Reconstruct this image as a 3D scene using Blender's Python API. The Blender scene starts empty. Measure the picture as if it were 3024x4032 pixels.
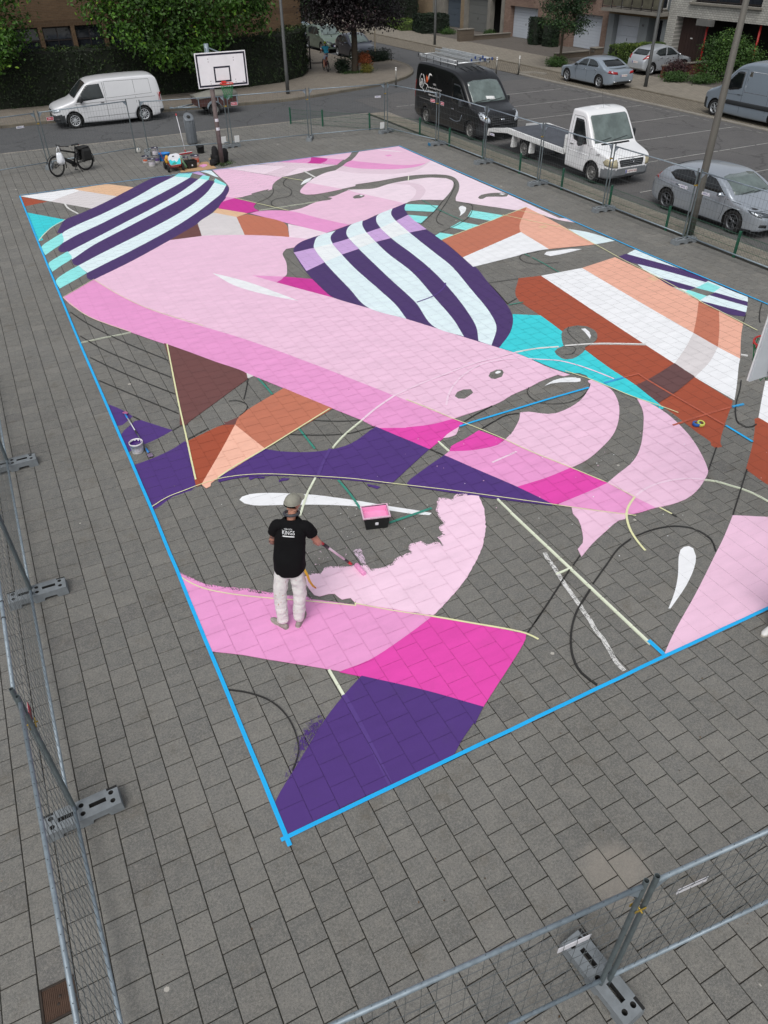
import bpy, bmesh, math, random
from mathutils import Vector, Matrix, noise
from mathutils.bvhtree import BVHTree
from mathutils.geometry import tessellate_polygon
random.seed(7)
PI = math.pi
R = math.radians
scene = bpy.context.scene
COL = scene.collection

# ------------------------------------------------------------------ camera
cam_data = bpy.data.cameras.new('camera')
cam = bpy.data.objects.new('camera', cam_data)
COL.objects.link(cam)
cam.matrix_world = Matrix(((0.89203169, 0.28884772, -0.34762977, -0.74668),
                           (-0.45182837, 0.55045328, -0.70203441, -3.83308),
                           (-0.01142709, 0.78330593, 0.62153136, 7.14),
                           (0, 0, 0, 1)))
cam_data.sensor_fit = 'VERTICAL'
cam_data.sensor_height = 24.0
cam_data.sensor_width = 18.0
cam_data.lens = 24.0 * 2890.0 / 4032.0
cam_data.clip_end = 400
cam_data.clip_start = 0.1
scene.camera = cam
scene.render.resolution_x = 768
scene.render.resolution_y = 1024

# ------------------------------------------------------------------ sky, sun, exposure
SUN_ELEV, SUN_AZ = R(56), R(228)          # azimuth measured from +X, towards +Y
world = bpy.data.worlds.new('World')
scene.world = world
world.use_nodes = True
wn = world.node_tree
wn.nodes.clear()
sky = wn.nodes.new('ShaderNodeTexSky')
sky.sky_type = 'NISHITA'
sky.sun_disc = False
sky.sun_elevation = SUN_ELEV
sky.sun_rotation = R(90) - SUN_AZ
sky.air_density = 1.0
sky.dust_density = 4.0
sky.ozone_density = 1.0
hsv = wn.nodes.new('ShaderNodeHueSaturation')
hsv.inputs['Saturation'].default_value = 0.28
bg = wn.nodes.new('ShaderNodeBackground')
bg.inputs['Strength'].default_value = 0.138
wo = wn.nodes.new('ShaderNodeOutputWorld')
wn.links.new(sky.outputs[0], hsv.inputs['Color'])
wn.links.new(hsv.outputs[0], bg.inputs[0])
wn.links.new(bg.outputs[0], wo.inputs[0])
sd = bpy.data.lights.new('sun', 'SUN')
sd.energy = 1.15
sd.angle = R(32)
sd.color = (1.0, 0.97, 0.93)
sun = bpy.data.objects.new('sun', sd)
COL.objects.link(sun)
sun.location = (0, 0, 30)
sdir = Vector((math.cos(SUN_AZ) * math.cos(SUN_ELEV), math.sin(SUN_AZ) * math.cos(SUN_ELEV), math.sin(SUN_ELEV)))
sun.rotation_euler = sdir.to_track_quat('Z', 'Y').to_euler()
scene.view_settings.view_transform = 'Standard'
scene.view_settings.look = 'None'
scene.view_settings.gamma = 1
scene.view_settings.exposure = 0.0
scene.view_settings.use_curve_mapping = False
scene.render.engine = 'CYCLES'
scene.cycles.max_bounces = 6
scene.cycles.transparent_max_bounces = 8

# ------------------------------------------------------------------ helpers
def lin(c):
 """sRGB 0-255 to linear."""
 o = []
 for v in c:
  v /= 255.0
  o.append(v / 12.92 if v <= 0.04045 else ((v + 0.055) / 1.055) ** 2.4)
 return tuple(o)

class NT:
 """small node-tree helper"""
 def __init__(s, name):
  s.m = bpy.data.materials.new(name)
  s.m.use_nodes = True
  s.t = s.m.node_tree
  s.b = s.t.nodes['Principled BSDF']
 def n(s, kind, **kw):
  nd = s.t.nodes.new('ShaderNode' + kind)
  for k, v in kw.items():
   if k.startswith('i_'):
    nd.inputs[k[2:].replace('_', ' ')].default_value = v
   else:
    setattr(nd, k, v)
  return nd
 def l(s, a, b):
  s.t.links.new(a, b)
 def pos(s, kind='world'):
  if kind == 'world':
   return s.n('NewGeometry').outputs['Position']
  return s.n('TexCoord').outputs['Object']
 def noise(s, vec, scale, detail=4, rough=0.6):
  nd = s.n('TexNoise')
  nd.inputs['Scale'].default_value = scale
  nd.inputs['Detail'].default_value = detail
  nd.inputs['Roughness'].default_value = rough
  s.l(vec, nd.inputs['Vector'])
  return nd.outputs['Fac']
 def ramp(s, fac, stops):
  nd = s.n('ValToRGB')
  e = nd.color_ramp.elements
  while len(e) < len(stops):
   e.new(0.5)
  for el, (p, c) in zip(e, stops):
   el.position = p
   el.color = (c, c, c, 1) if not hasattr(c, '__len__') else (*c, 1)
  s.l(fac, nd.inputs[0])
  return nd.outputs[0]
 def mix(s, fac, a, b, mode='MIX'):
  nd = s.n('Mix', data_type='RGBA', blend_type=mode)
  for sock, v in ((nd.inputs[0], fac), (nd.inputs[6], a), (nd.inputs[7], b)):
   if hasattr(v, 'is_output'):
    s.l(v, sock)
   elif hasattr(v, '__len__'):
    sock.default_value = (*v[:3], 1)
   else:
    sock.default_value = v if sock.type == 'VALUE' else (v, v, v, 1)
  return nd.outputs[2]
 def math(s, op, a, b=None):
  nd = s.n('Math', operation=op)
  for i, v in enumerate((a, b)):
   if v is None:
    continue
   if hasattr(v, 'is_output'):
    s.l(v, nd.inputs[i])
   else:
    nd.inputs[i].default_value = v
  return nd.outputs[0]
 def bump(s, h, strength=0.3, dist=0.01):
  nd = s.n('Bump')
  nd.inputs['Strength'].default_value = strength
  nd.inputs['Distance'].default_value = dist
  s.l(h, nd.inputs['Height'])
  s.l(nd.outputs[0], s.b.inputs['Normal'])
 def base(s, c):
  if hasattr(c, 'is_output'):
   s.l(c, s.b.inputs['Base Color'])
  else:
   s.b.inputs['Base Color'].default_value = (*c[:3], 1)

MATS = {}
def mat(name, col, rough=0.6, metal=0.0, var=0.12, scale=6.0, coat=0.0, spec=0.5, bump=0.0, obj=True):
 """plain material with a little procedural wear; col is sRGB 0-255"""
 if name in MATS:
  return MATS[name]
 k = NT(name)
 c = lin(col)
 p = k.pos('object' if obj else 'world')
 f = k.noise(p, scale, 5)
 k.base(k.mix(k.ramp(f, [(0.3, 0.0), (0.7, 1.0)]), tuple(v * (1 - var) for v in c), tuple(min(1, v * (1 + var * 0.6)) for v in c)))
 k.l(k.ramp(f, [(0.2, max(0.02, rough - 0.06)), (0.8, min(1, rough + 0.06))]), k.b.inputs['Roughness'])
 k.b.inputs['Metallic'].default_value = metal
 k.b.inputs['Coat Weight'].default_value = coat
 k.b.inputs['Coat Roughness'].default_value = 0.05
 k.b.inputs['Specular IOR Level'].default_value = spec
 if bump:
  k.bump(k.noise(p, scale * 6, 4), bump, 0.01)
 MATS[name] = k.m
 return k.m

class MB:
 """collects shapes and links them as ONE mesh object"""
 def __init__(s):
  s.bm = bmesh.new()
  s.mi = 0
  s.mats = []
 def use(s, m):
  if m not in s.mats:
   s.mats.append(m)
  s.mi = s.mats.index(m)
  return s
 def face(s, vs, smooth=False):
  try:
   f = s.bm.faces.new(vs)
  except ValueError:
   return None
  f.material_index = s.mi
  f.smooth = smooth
  return f
 def poly(s, pts, smooth=False):
  return s.face([s.bm.verts.new(p) for p in pts], smooth)
 def box(s, c, size, rot=None, bev=0.0):
  hx, hy, hz = (v / 2 for v in size)
  M = Matrix.Translation(c) @ (rot.to_4x4() if rot is not None else Matrix())
  if bev > 0:
   b = min(bev, hx * .9, hy * .9, hz * .9)
   vs = {}
   for sx in (-1, 1):
    for sy in (-1, 1):
     for sz in (-1, 1):
      for ax in range(3):
       p = [sx * hx, sy * hy, sz * hz]
       q = [p[i] - (sx, sy, sz)[i] * (b if i != ax else 0) for i in range(3)]
       vs[(sx, sy, sz, ax)] = s.bm.verts.new(M @ Vector(q))
   for ax in range(3):
    o = [i for i in range(3) if i != ax]
    for sg in (-1, 1):
     def key(a, b_):
      k = [0, 0, 0]; k[ax] = sg; k[o[0]] = a; k[o[1]] = b_
      return vs[(*k, ax)]
     f = [key(-1, -1), key(1, -1), key(1, 1), key(-1, 1)]
     s.face(f)
   for a in range(3):
    b1, b2 = [i for i in range(3) if i != a]
    for s1 in (-1, 1):
     for s2 in (-1, 1):
      q = []
      for sg, ax in ((-1, b1), (-1, b2), (1, b2), (1, b1)):
       k = [0, 0, 0]; k[a] = sg; k[b1] = s1; k[b2] = s2
       q.append(vs[(*k, ax)])
      s.face(q)
   for sx in (-1, 1):
    for sy in (-1, 1):
     for sz in (-1, 1):
      s.face([vs[(sx, sy, sz, i)] for i in range(3)])
   return s
  v = [s.bm.verts.new(M @ Vector((x * hx, y * hy, z * hz))) for x in (-1, 1) for y in (-1, 1) for z in (-1, 1)]
  for f in ((0, 1, 3, 2), (4, 6, 7, 5), (0, 4, 5, 1), (2, 3, 7, 6), (0, 2, 6, 4), (1, 5, 7, 3)):
   s.face([v[i] for i in f])
  return s
 def tube(s, pts, r, n=8, cap=True, closed=False):
  """round tube along points; r one number or one per point"""
  pts = [Vector(p) for p in pts]
  N = len(pts)
  rr = r if hasattr(r, '__len__') else [r] * N
  rings = []
  up = None
  for i, p in enumerate(pts):
   if closed:
    d = pts[(i + 1) % N] - pts[i - 1]
   else:
    d = pts[min(i + 1, N - 1)] - pts[max(i - 1, 0)]
   if d.length < 1e-9:
    d = Vector((0, 0, 1))
   d.normalize()
   if up is None:
    a = Vector((0, 0, 1)) if abs(d.z) < 0.9 else Vector((1, 0, 0))
    up = d.cross(a).normalized()
   else:
    up = (up - d * up.dot(d))
    if up.length < 1e-6:
     up = d.orthogonal()
    up.normalize()
   w = d.cross(up)
   rings.append([s.bm.verts.new(p + (up * math.cos(2 * PI * k / n) + w * math.sin(2 * PI * k / n)) * rr[i]) for k in range(n)])
  M = N if closed else N - 1
  for i in range(M):
   a, b = rings[i], rings[(i + 1) % N]
   for k in range(n):
    s.face([a[k], a[(k + 1) % n], b[(k + 1) % n], b[k]], True)
  if cap and not closed:
   s.face(list(reversed(rings[0])))
   s.face(rings[-1])
  return s
 def lathe(s, prof, n=24, M=None, cap=False):
  """profile [(r,z)] turned about z, then moved by M"""
  M = M or Matrix()
  rings = [[s.bm.verts.new(M @ Vector((r * math.cos(2 * PI * k / n), r * math.sin(2 * PI * k / n), z))) for k in range(n)] for r, z in prof]
  for a, b in zip(rings, rings[1:]):
   for k in range(n):
    s.face([a[k], a[(k + 1) % n], b[(k + 1) % n], b[k]], True)
  if cap:
   s.face(list(reversed(rings[0])))
   s.face(rings[-1])
  return s
 def prism(s, poly, z0, z1, M=None):
  """extruded outline [(x,y)]"""
  M = M or Matrix()
  a = [s.bm.verts.new(M @ Vector((x, y, z0))) for x, y in poly]
  b = [s.bm.verts.new(M @ Vector((x, y, z1))) for x, y in poly]
  n = len(poly)
  for i in range(n):
   s.face([a[i], a[(i + 1) % n], b[(i + 1) % n], b[i]])
  s.face(list(reversed(a)))
  s.face(b)
  return s
 def ball(s, c, r, n=12, m=8, M=None):
  rx, ry, rz = r if hasattr(r, '__len__') else (r, r, r)
  M = M or Matrix.Translation(c)
  top = s.bm.verts.new(M @ Vector((0, 0, rz)))
  bot = s.bm.verts.new(M @ Vector((0, 0, -rz)))
  rings = []
  for j in range(1, m):
   t = PI * j / m
   rings.append([s.bm.verts.new(M @ Vector((rx * math.sin(t) * math.cos(2 * PI * k / n), ry * math.sin(t) * math.sin(2 * PI * k / n), rz * math.cos(t)))) for k in range(n)])
  for k in range(n):
   s.face([top, rings[0][k], rings[0][(k + 1) % n]], True)
   s.face([bot, rings[-1][(k + 1) % n], rings[-1][k]], True)
  for a, b in zip(rings, rings[1:]):
   for k in range(n):
    s.face([a[k], b[k], b[(k + 1) % n], a[(k + 1) % n]], True)
  return s
 def loft(s, rings, cap=True, smooth=True):
  vr = [[s.bm.verts.new(p) for p in r] for r in rings]
  n = len(vr[0])
  for a, b in zip(vr, vr[1:]):
   for k in range(n):
    s.face([a[k], a[(k + 1) % n], b[(k + 1) % n], b[k]], smooth)
  if cap:
   s.face(list(reversed(vr[0])))
   s.face(vr[-1])
  return s
 def mesh(s, name, m=None, fix=True):
  if fix:
   bmesh.ops.recalc_face_normals(s.bm, faces=s.bm.faces)
  me = bpy.data.meshes.new(name)
  s.bm.to_mesh(me)
  s.bm.free()
  for x in ([m] if m else s.mats):
   me.materials.append(x)
  return me
 def build(s, name, m=None, parent=None, loc=None, fix=True, **props):
  o = bpy.data.objects.new(name, s.mesh(name, m, fix))
  COL.objects.link(o)
  if parent is not None:
   o.parent = parent
  if loc is not None:
   o.location = loc
  for k, v in props.items():
   o[k] = v
  return o

def thing(name, label, cat, loc=(0, 0, 0), rz=0.0, group=None):
 o = bpy.data.objects.new(name, None)
 COL.objects.link(o)
 o.empty_display_size = 0.2
 o.location = loc
 o.rotation_euler = (0, 0, rz)
 o['label'] = label
 o['category'] = cat
 if group:
  o['group'] = group
 return o
def tag(o, label, cat, group=None):
 o['label'] = label
 o['category'] = cat
 if group:
  o['group'] = group
 return o
def add(name, me, parent=None, loc=(0, 0, 0), rot=(0, 0, 0), **props):
 o = bpy.data.objects.new(name, me)
 COL.objects.link(o)
 o.parent = parent
 o.location = loc
 o.rotation_euler = rot
 for k, v in props.items():
  o[k] = v
 return o
def copy_tree(o, parent=None):
 c = o.copy()
 COL.objects.link(c)
 c.parent = parent
 for ch in list(o.children):
  copy_tree(ch, c)
 return c
def text_mesh(name, body, size, m, parent=None, M=None, depth=0.001, align='CENTER', space=1.0):
 cu = bpy.data.curves.new(name, 'FONT')
 cu.body = body
 cu.size = size
 cu.extrude = depth
 cu.align_x = align
 cu.align_y = 'CENTER'
 cu.resolution_u = 2
 cu.space_character = space
 tmp = bpy.data.objects.new(name, cu)
 COL.objects.link(tmp)
 dg = bpy.context.evaluated_depsgraph_get()
 me = bpy.data.meshes.new_from_object(tmp.evaluated_get(dg))
 bpy.data.objects.remove(tmp)
 bpy.data.curves.remove(cu)
 me.name = name
 me.materials.clear()
 me.materials.append(m)
 if M is not None:
  me.transform(M)
 o = bpy.data.objects.new(name, me)
 COL.objects.link(o)
 o.parent = parent
 return o
def frame(origin, xaxis, yaxis):
 x = Vector(xaxis).normalized()
 y = Vector(yaxis)
 y = (y - x * y.dot(x)).normalized()
 z = x.cross(y)
 return Matrix(((x.x, y.x, z.x, origin[0]), (x.y, y.y, z.y, origin[1]), (x.z, y.z, z.z, origin[2]), (0, 0, 0, 1)))
def evaluated(o):
 dg = bpy.context.evaluated_depsgraph_get()
 dg.update()
 return bpy.data.meshes.new_from_object(o.evaluated_get(dg))
def bool_cut(o, cutter, op='DIFFERENCE', keep=False):
 md = o.modifiers.new('cut', 'BOOLEAN')
 md.operation = op
 md.solver = 'EXACT'
 md.object = cutter
 md.use_self = True
 if hasattr(md, 'material_mode'):
  md.material_mode = 'TRANSFER'
 me = evaluated(o)
 old = o.data
 o.modifiers.clear()
 o.data = me
 me.name = old.name
 bpy.data.meshes.remove(old)
 if not keep:
  cm = cutter.data
  bpy.data.objects.remove(cutter)
  bpy.data.meshes.remove(cm)
def smooth_poly(pts, closed=True, step=0.12, ang=42):
 """rounds gentle turns of an outline, keeps its corners"""
 P = [Vector(p) for p in pts]
 n = len(P)
 cor = []
 for i in range(n):
  if not closed and i in (0, n - 1):
   cor.append(True); continue
  a, b = P[i] - P[i - 1], P[(i + 1) % n] - P[i]
  cor.append(a.length < 1e-6 or b.length < 1e-6 or abs(math.degrees(a.angle(b))) > ang)
 out = []
 for i in range(n if closed else n - 1):
  p1, p2 = P[i], P[(i + 1) % n]
  c1, c2 = cor[i], cor[(i + 1) % n]
  out.append(p1)
  L = (p2 - p1).length
  k = min(8, int(L / step))
  if k < 2 or (c1 and c2):
   continue
  p0 = P[i - 1] if not c1 else p1 - (p2 - p1)
  p3 = P[(i + 2) % n] if not c2 else p2 + (p2 - p1)
  def kn(a, b):
   return max(1e-4, (b - a).length ** 0.5)
  t0 = 0; t1 = t0 + kn(p0, p1); t2 = t1 + kn(p1, p2); t3 = t2 + kn(p2, p3)
  for j in range(1, k):
   t = t1 + (t2 - t1) * j / k
   A1 = p0 * ((t1 - t) / (t1 - t0)) + p1 * ((t - t0) / (t1 - t0))
   A2 = p1 * ((t2 - t) / (t2 - t1)) + p2 * ((t - t1) / (t2 - t1))
   A3 = p2 * ((t3 - t) / (t3 - t2)) + p3 * ((t - t2) / (t3 - t2))
   B1 = A1 * ((t2 - t) / (t2 - t0)) + A2 * ((t - t0) / (t2 - t0))
   B2 = A2 * ((t3 - t) / (t3 - t1)) + A3 * ((t - t1) / (t3 - t1))
   out.append(B1 * ((t2 - t) / (t2 - t1)) + B2 * ((t - t1) / (t2 - t1)))
 if not closed:
  out.append(P[-1])
 return [(v.x, v.y) for v in out]
def clip_rect(poly, x0, y0, x1, y1):
 """Sutherland-Hodgman against a rectangle"""
 for ax, lim, sg in ((0, x0, 1), (0, x1, -1), (1, y0, 1), (1, y1, -1)):
  if not poly:
   return poly
  out = []
  a = poly[-1]
  da = (a[ax] - lim) * sg
  for b in poly:
   db = (b[ax] - lim) * sg
   if (da >= 0) != (db >= 0):
    t = da / (da - db)
    out.append((a[0] + (b[0] - a[0]) * t, a[1] + (b[1] - a[1]) * t))
   if db >= 0:
    out.append(b)
   a, da = b, db
  poly = out
 # drop doubles
 res = []
 for p in poly:
  if not res or abs(p[0] - res[-1][0]) + abs(p[1] - res[-1][1]) > 1e-5:
   res.append(p)
 if len(res) > 1 and abs(res[0][0] - res[-1][0]) + abs(res[0][1] - res[-1][1]) < 1e-5:
  res.pop()
 return res if len(res) > 2 else []
def area(poly):
 return 0.5 * sum(poly[i - 1][0] * poly[i][1] - poly[i][0] * poly[i - 1][1] for i in range(len(poly)))
def tri_fill(mb, poly, z):
 """fills any outline with triangles at height z"""
 vs = [mb.bm.verts.new((p[0], p[1], z)) for p in poly]
 if len(vs) == 3 or (len(vs) == 4):
  if len(vs) == 4 and not convex(poly):
   pass
  else:
   f = mb.face(vs)
   return
 for t in tessellate_polygon([[Vector((p[0], p[1], 0)) for p in poly]]):
  if len(set(t)) == 3:
   mb.face([vs[i] for i in t])
def convex(poly):
 n = len(poly)
 s = 0
 for i in range(n):
  a, b, c = poly[i - 2], poly[i - 1], poly[i]
  cr = (b[0] - a[0]) * (c[1] - b[1]) - (b[1] - a[1]) * (c[0] - b[0])
  if abs(cr) < 1e-12:
   continue
  if s == 0:
   s = 1 if cr > 0 else -1
  elif s * cr < 0:
   return False
 return True

# ------------------------------------------------------------------ ground materials
def slab_material(name, per_object):
 k = NT(name)
 p = k.pos('world')
 if per_object:
  tone = k.n('ObjectInfo').outputs['Random']
 else:
  at = k.n('Attribute', attribute_name='tone')
  tone = at.outputs['Fac']
 c0, c1, c2 = lin((103, 104, 103)), lin((115, 115, 112)), lin((125, 124, 120))
 base = k.ramp(tone, [(0.0, lin((96, 96, 96))), (0.03, c0), (0.5, c1), (1.0, c2)])
 big = k.noise(p, 0.45, 6, .65)
 base = k.mix(k.ramp(big, [(0.38, 0.0), (0.66, 0.62)]), base, lin((92, 92, 89)))
 mid = k.noise(p, 9, 5, .65)
 base = k.mix(k.ramp(mid, [(0.42, 0.0), (0.72, 0.42)]), base, lin((144, 140, 132)))
 mid2 = k.noise(p, 4.3, 4, .7)
 base = k.mix(k.ramp(mid2, [(0.5, 0.0), (0.75, 0.4)]), base, lin((98, 97, 93)))
 fine = k.noise(p, 150, 4, .85)
 base = k.mix(k.ramp(fine, [(0.34, 0.75), (0.5, 0.0), (0.66, 0.55)]), base, k.ramp(fine, [(0.45, lin((66, 66, 64))), (0.55, lin((156, 152, 146)))]))
 gr = k.noise(p, 42, 6, .85)
 base = k.mix(k.ramp(gr, [(0.36, 0.6), (0.5, 0.0), (0.64, 0.6)]), base, k.ramp(gr, [(0.46, lin((84, 84, 80))), (0.54, lin((146, 144, 136)))]))
 v = k.n('TexVoronoi', feature='F1', i_Scale=1.5)
 k.l(p, v.inputs['Vector'])
 sep = k.n('SeparateColor')
 k.l(v.outputs['Color'], sep.inputs[0])
 wob = k.math('ADD', v.outputs['Distance'], k.math('MULTIPLY', k.noise(p, 55, 2), 0.025))
 lim = k.math('MULTIPLY', sep.outputs[0], 0.075)
 spot = k.math('LESS_THAN', wob, lim)
 base = k.mix(k.math('MULTIPLY', spot, 0.85), base, k.mix(k.math('GREATER_THAN', sep.outputs[1], 0.8), lin((182, 178, 170)), lin((58, 57, 56))))
 # pale worn patch near the fence corner
 vm = k.n('VectorMath', operation='DISTANCE'); k.l(p, vm.inputs[0]); vm.inputs[1].default_value = (2.70, -1.80, 0)
 wp = k.math('SUBTRACT', k.math('ADD', vm.outputs['Value'], k.math('MULTIPLY', k.noise(p, 3.2, 4), .5)), .25)
 base = k.mix(k.ramp(wp, [(0.18, 0.5), (0.42, 0.0)]), base, lin((152, 145, 135)))
 st = k.noise(p, 1.7, 5, .75)
 base = k.mix(k.ramp(st, [(0.56, 0.0), (0.70, 0.45)]), base, lin((92, 86, 76)))
 k.base(base)
 k.b.inputs['Roughness'].default_value = 0.86
 k.b.inputs['Specular IOR Level'].default_value = 0.3
 k.bump(k.math('ADD', fine, k.math('MULTIPLY', mid, 0.6)), 0.22, 0.004)
 return k.m
SLAB_OBJ = slab_material('paving_slab_single', True)
SLAB_FIELD = slab_material('paving_slab_field', False)

def ground_mat(name, col, col2, sc=1.0, fine=160, rough=.9, bump=.2, cracks=False):
 k = NT(name)
 p = k.pos('world')
 b = k.mix(k.ramp(k.noise(p, 0.5 * sc, 5, .7), [(0.35, 0.0), (0.68, 1.0)]), lin(col), lin(col2))
 f = k.noise(p, fine, 2, .8)
 b = k.mix(0.35, b, k.ramp(f, [(0.38, tuple(v * .45 for v in lin(col))), (0.62, tuple(min(1, v * 1.7) for v in lin(col2)))]))
 b = k.mix(k.ramp(k.noise(p, 2.3 * sc, 4), [(0.55, 0.0), (0.75, 0.35)]), b, tuple(v * .6 for v in lin(col)))
 if cracks:
  v = k.n('TexVoronoi', feature='DISTANCE_TO_EDGE', i_Scale=0.22)
  q = k.n('VectorMath', operation='ADD')
  nz = k.n('TexNoise', i_Scale=1.3, i_Detail=5)
  k.l(p, nz.inputs['Vector'])
  k.l(p, q.inputs[0]); k.l(nz.outputs['Color'], q.inputs[1])
  k.l(q.outputs[0], v.inputs['Vector'])
  b = k.mix(k.ramp(v.outputs['Distance'], [(0.0, 0.6), (0.012, 0.0)]), b, tuple(v_ * .45 for v_ in lin(col)))
 k.base(b)
 k.b.inputs['Roughness'].default_value = rough
 k.b.inputs['Specular IOR Level'].default_value = 0.3
 k.bump(f, bump, 0.006)
 return k.m
def brick_mat(name, c1, c2, mortar, bw, bh, msize, axes='xy', off=.5, rough=.85, bump=.5, dirt=.3, mix=0.0):
 """small unit paving / masonry too far off to pick apart"""
 k = NT(name)
 p = k.pos('world')
 sp = k.n('SeparateXYZ'); k.l(p, sp.inputs[0])
 cb = k.n('CombineXYZ')
 ix = 'xyz'.index(axes[0]); iy = 'xyz'.index(axes[1])
 k.l(sp.outputs[ix], cb.inputs[0]); k.l(sp.outputs[iy], cb.inputs[1])
 br = k.n('TexBrick', offset=off)
 k.l(cb.outputs[0], br.inputs['Vector'])
 br.inputs['Color1'].default_value = (*lin(c1), 1)
 br.inputs['Color2'].default_value = (*lin(c2), 1)
 br.inputs['Mortar'].default_value = (*lin(mortar), 1)
 br.inputs['Scale'].default_value = 1
 br.inputs['Brick Width'].default_value = bw
 br.inputs['Row Height'].default_value = bh
 br.inputs['Mortar Size'].default_value = msize
 br.inputs['Mortar Smooth'].default_value = .2
 br.inputs['Bias'].default_value = mix
 d = k.noise(p, 1.1, 5, .7)
 b = k.mix(k.ramp(d, [(0.4, 0.0), (0.75, dirt)]), br.outputs['Color'], tuple(v * .4 for v in lin(c1)))
 b = k.mix(0.25, b, k.ramp(k.noise(p, 40, 3), [(0.35, tuple(v * .6 for v in lin(c1))), (0.65, tuple(min(1, v * 1.35) for v in lin(c2)))]))
 k.base(b)
 k.b.inputs['Roughness'].default_value = rough
 k.b.inputs['Specular IOR Level'].default_value = 0.3
 k.bump(k.math('SUBTRACT', 1.0, br.outputs['Fac']), bump, 0.012)
 return k.m
ASPHALT = ground_mat('asphalt', (84, 83, 84), (96, 95, 94), 1.0, cracks=True)
ASPHALT_OLD = ground_mat('asphalt_street', (78, 79, 81), (88, 89, 90), 1.0, cracks=True)
EARTH = ground_mat('earth', (70, 66, 56), (88, 82, 68), 1.0)
SAND = ground_mat('joint_sand', (36, 35, 32), (52, 50, 44), 2.0)
KERB = mat('kerb_concrete', (132, 128, 120), .9, var=.2, scale=2.5, obj=False)
KERB_OLD = mat('kerb_weathered', (110, 104, 92), .9, var=.28, scale=1.5, obj=False)
PAVERS = brick_mat('corner_pavers', (120, 113, 103), (134, 127, 117), (84, 80, 72), .22, .11, .008)
PAVERS_R = brick_mat('right_pavers', (124, 118, 108), (138, 132, 121), (92, 88, 80), .30, .30, .01)
DRIVE = brick_mat('driveway_pavers', (92, 88, 84), (108, 102, 96), (64, 62, 58), .22, .11, .01)
COBBLE = brick_mat('cobbles', (112, 106, 95), (142, 134, 120), (66, 62, 54), .16, .13, .02, rough=.8, bump=.9)
WHITE_LINE = mat('road_paint', (164, 164, 160), .7, var=.35, scale=3, obj=False)

def sheet(name, pts, z, m, kind='structure', parent=None):
 mb = MB()
 tri_fill(mb, pts, z)
 o = mb.build(name, m, parent)
 for f in o.data.polygons:
  if f.normal.z < 0:
   o.data.flip_normals(); break
 if parent is None:
  o['kind'] = kind
 return o
def slabwork(name, pts, z0, z1, m):
 mb = MB()
 if area(pts) < 0:
  pts = list(reversed(pts))
 tri_fill(mb, pts, z1)
 n = len(pts)
 for i in range(n):
  a, b = pts[i], pts[(i + 1) % n]
  mb.poly([(a[0], a[1], z0), (b[0], b[1], z0), (b[0], b[1], z1), (a[0], a[1], z1)])
 bmesh.ops.remove_doubles(mb.bm, verts=mb.bm.verts, dist=1e-5)
 o = mb.build(name, m)
 o['kind'] = 'structure'
 return o
sheet('ground', [(-160, -120), (200, -120), (200, 260), (-160, 260)], -0.12, EARTH)
sheet('road', [(-40, 33.1), (17.95, 33.1), (17.95, -14), (30.42, -14), (30.42, 110), (21, 110), (21, 44), (-40, 44)], -0.03, ASPHALT_OLD)
sheet('parking_lot', [(17.95, -14), (30.42, -14), (30.42, 37.8), (23, 37.9), (17.95, 36.8)], -0.022, ASPHALT)

# paved square: sand bed, slabs as objects where they show large, the rest as one field
TILE, JOINT = 0.30, 0.0095
X0 = 0.003
def phase(k):
 return 0.283 if k % 2 == 0 else 0.137
bed = sheet('paved_square', [(-9, -8), (17.0, -8), (17.0, 33.0), (-9, 33.0)], -0.010, SAND)
CX, CY = cam.location.x, cam.location.y
def in_view(x, y, z=0.0, pad=0.1):
 v = cam.matrix_world.inverted() @ Vector((x, y, z))
 if v.z > -0.3:
  return False
 u, w = v.x / -v.z, v.y / -v.z
 return abs(u) < 0.75 * 4032 / 2 / 2890 * (1 + pad) and abs(w) < 4032 / 2 / 2890 * (1 + pad)
tiles = []
for k in range(int((-9 - X0) / TILE) - 1, int((17.0 - X0) / TILE) + 1):
 xa = X0 + k * TILE
 for j in range(-28, 111):
  ya = phase(k) + j * TILE
  if xa < -9 or xa + TILE > 17.02 or ya < -8 or ya + TILE > 33.2:
   continue
  tiles.append((k, j, xa, ya))
GRATE = (-2.397, -0.617, -2.097, -0.317)
def tile_hits(t, r):
 return t[2] + TILE > r[0] + .02 and t[2] < r[2] - .02 and t[3] + TILE > r[1] + .02 and t[3] < r[3] - .02
vis = [t for t in tiles if in_view(t[2] + .15, t[3] + .15, 0, .03) and not tile_hits(t, GRATE)]
vis.sort(key=lambda t: (t[2] - CX) ** 2 + (t[3] - CY) ** 2)
near = set((t[0], t[1]) for t in vis[:299])
def slab_into(mb, x0, y0, x1, y1, z, th, be, tilt=(0, 0)):
 cx, cy = (x0 + x1) / 2, (y0 + y1) / 2
 def q(x, y, zz):
  return mb.bm.verts.new((x, y, zz + (x - cx) * tilt[0] + (y - cy) * tilt[1]))
 a = [q(x, y, z - th) for x, y in ((x0, y0), (x1, y0), (x1, y1), (x0, y1))]
 b = [q(x, y, z - be) for x, y in ((x0, y0), (x1, y0), (x1, y1), (x0, y1))]
 e = be
 c = [q(x, y, z) for x, y in ((x0 + e, y0 + e), (x1 - e, y0 + e), (x1 - e, y1 - e), (x0 + e, y1 - e))]
 out = [mb.face(c)]
 for i in range(4):
  out.append(mb.face([b[i], b[(i + 1) % 4], c[(i + 1) % 4], c[i]]))
  out.append(mb.face([a[i], a[(i + 1) % 4], b[(i + 1) % 4], b[i]]))
 return out
mb = MB()
h = (TILE - JOINT) / 2
slab_into(mb, -h, -h, h, h, 0, .03, .004)
slab_me = mb.mesh('paving_slab', SLAB_OBJ)
rnd = random.Random(3)
field = MB()
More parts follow.
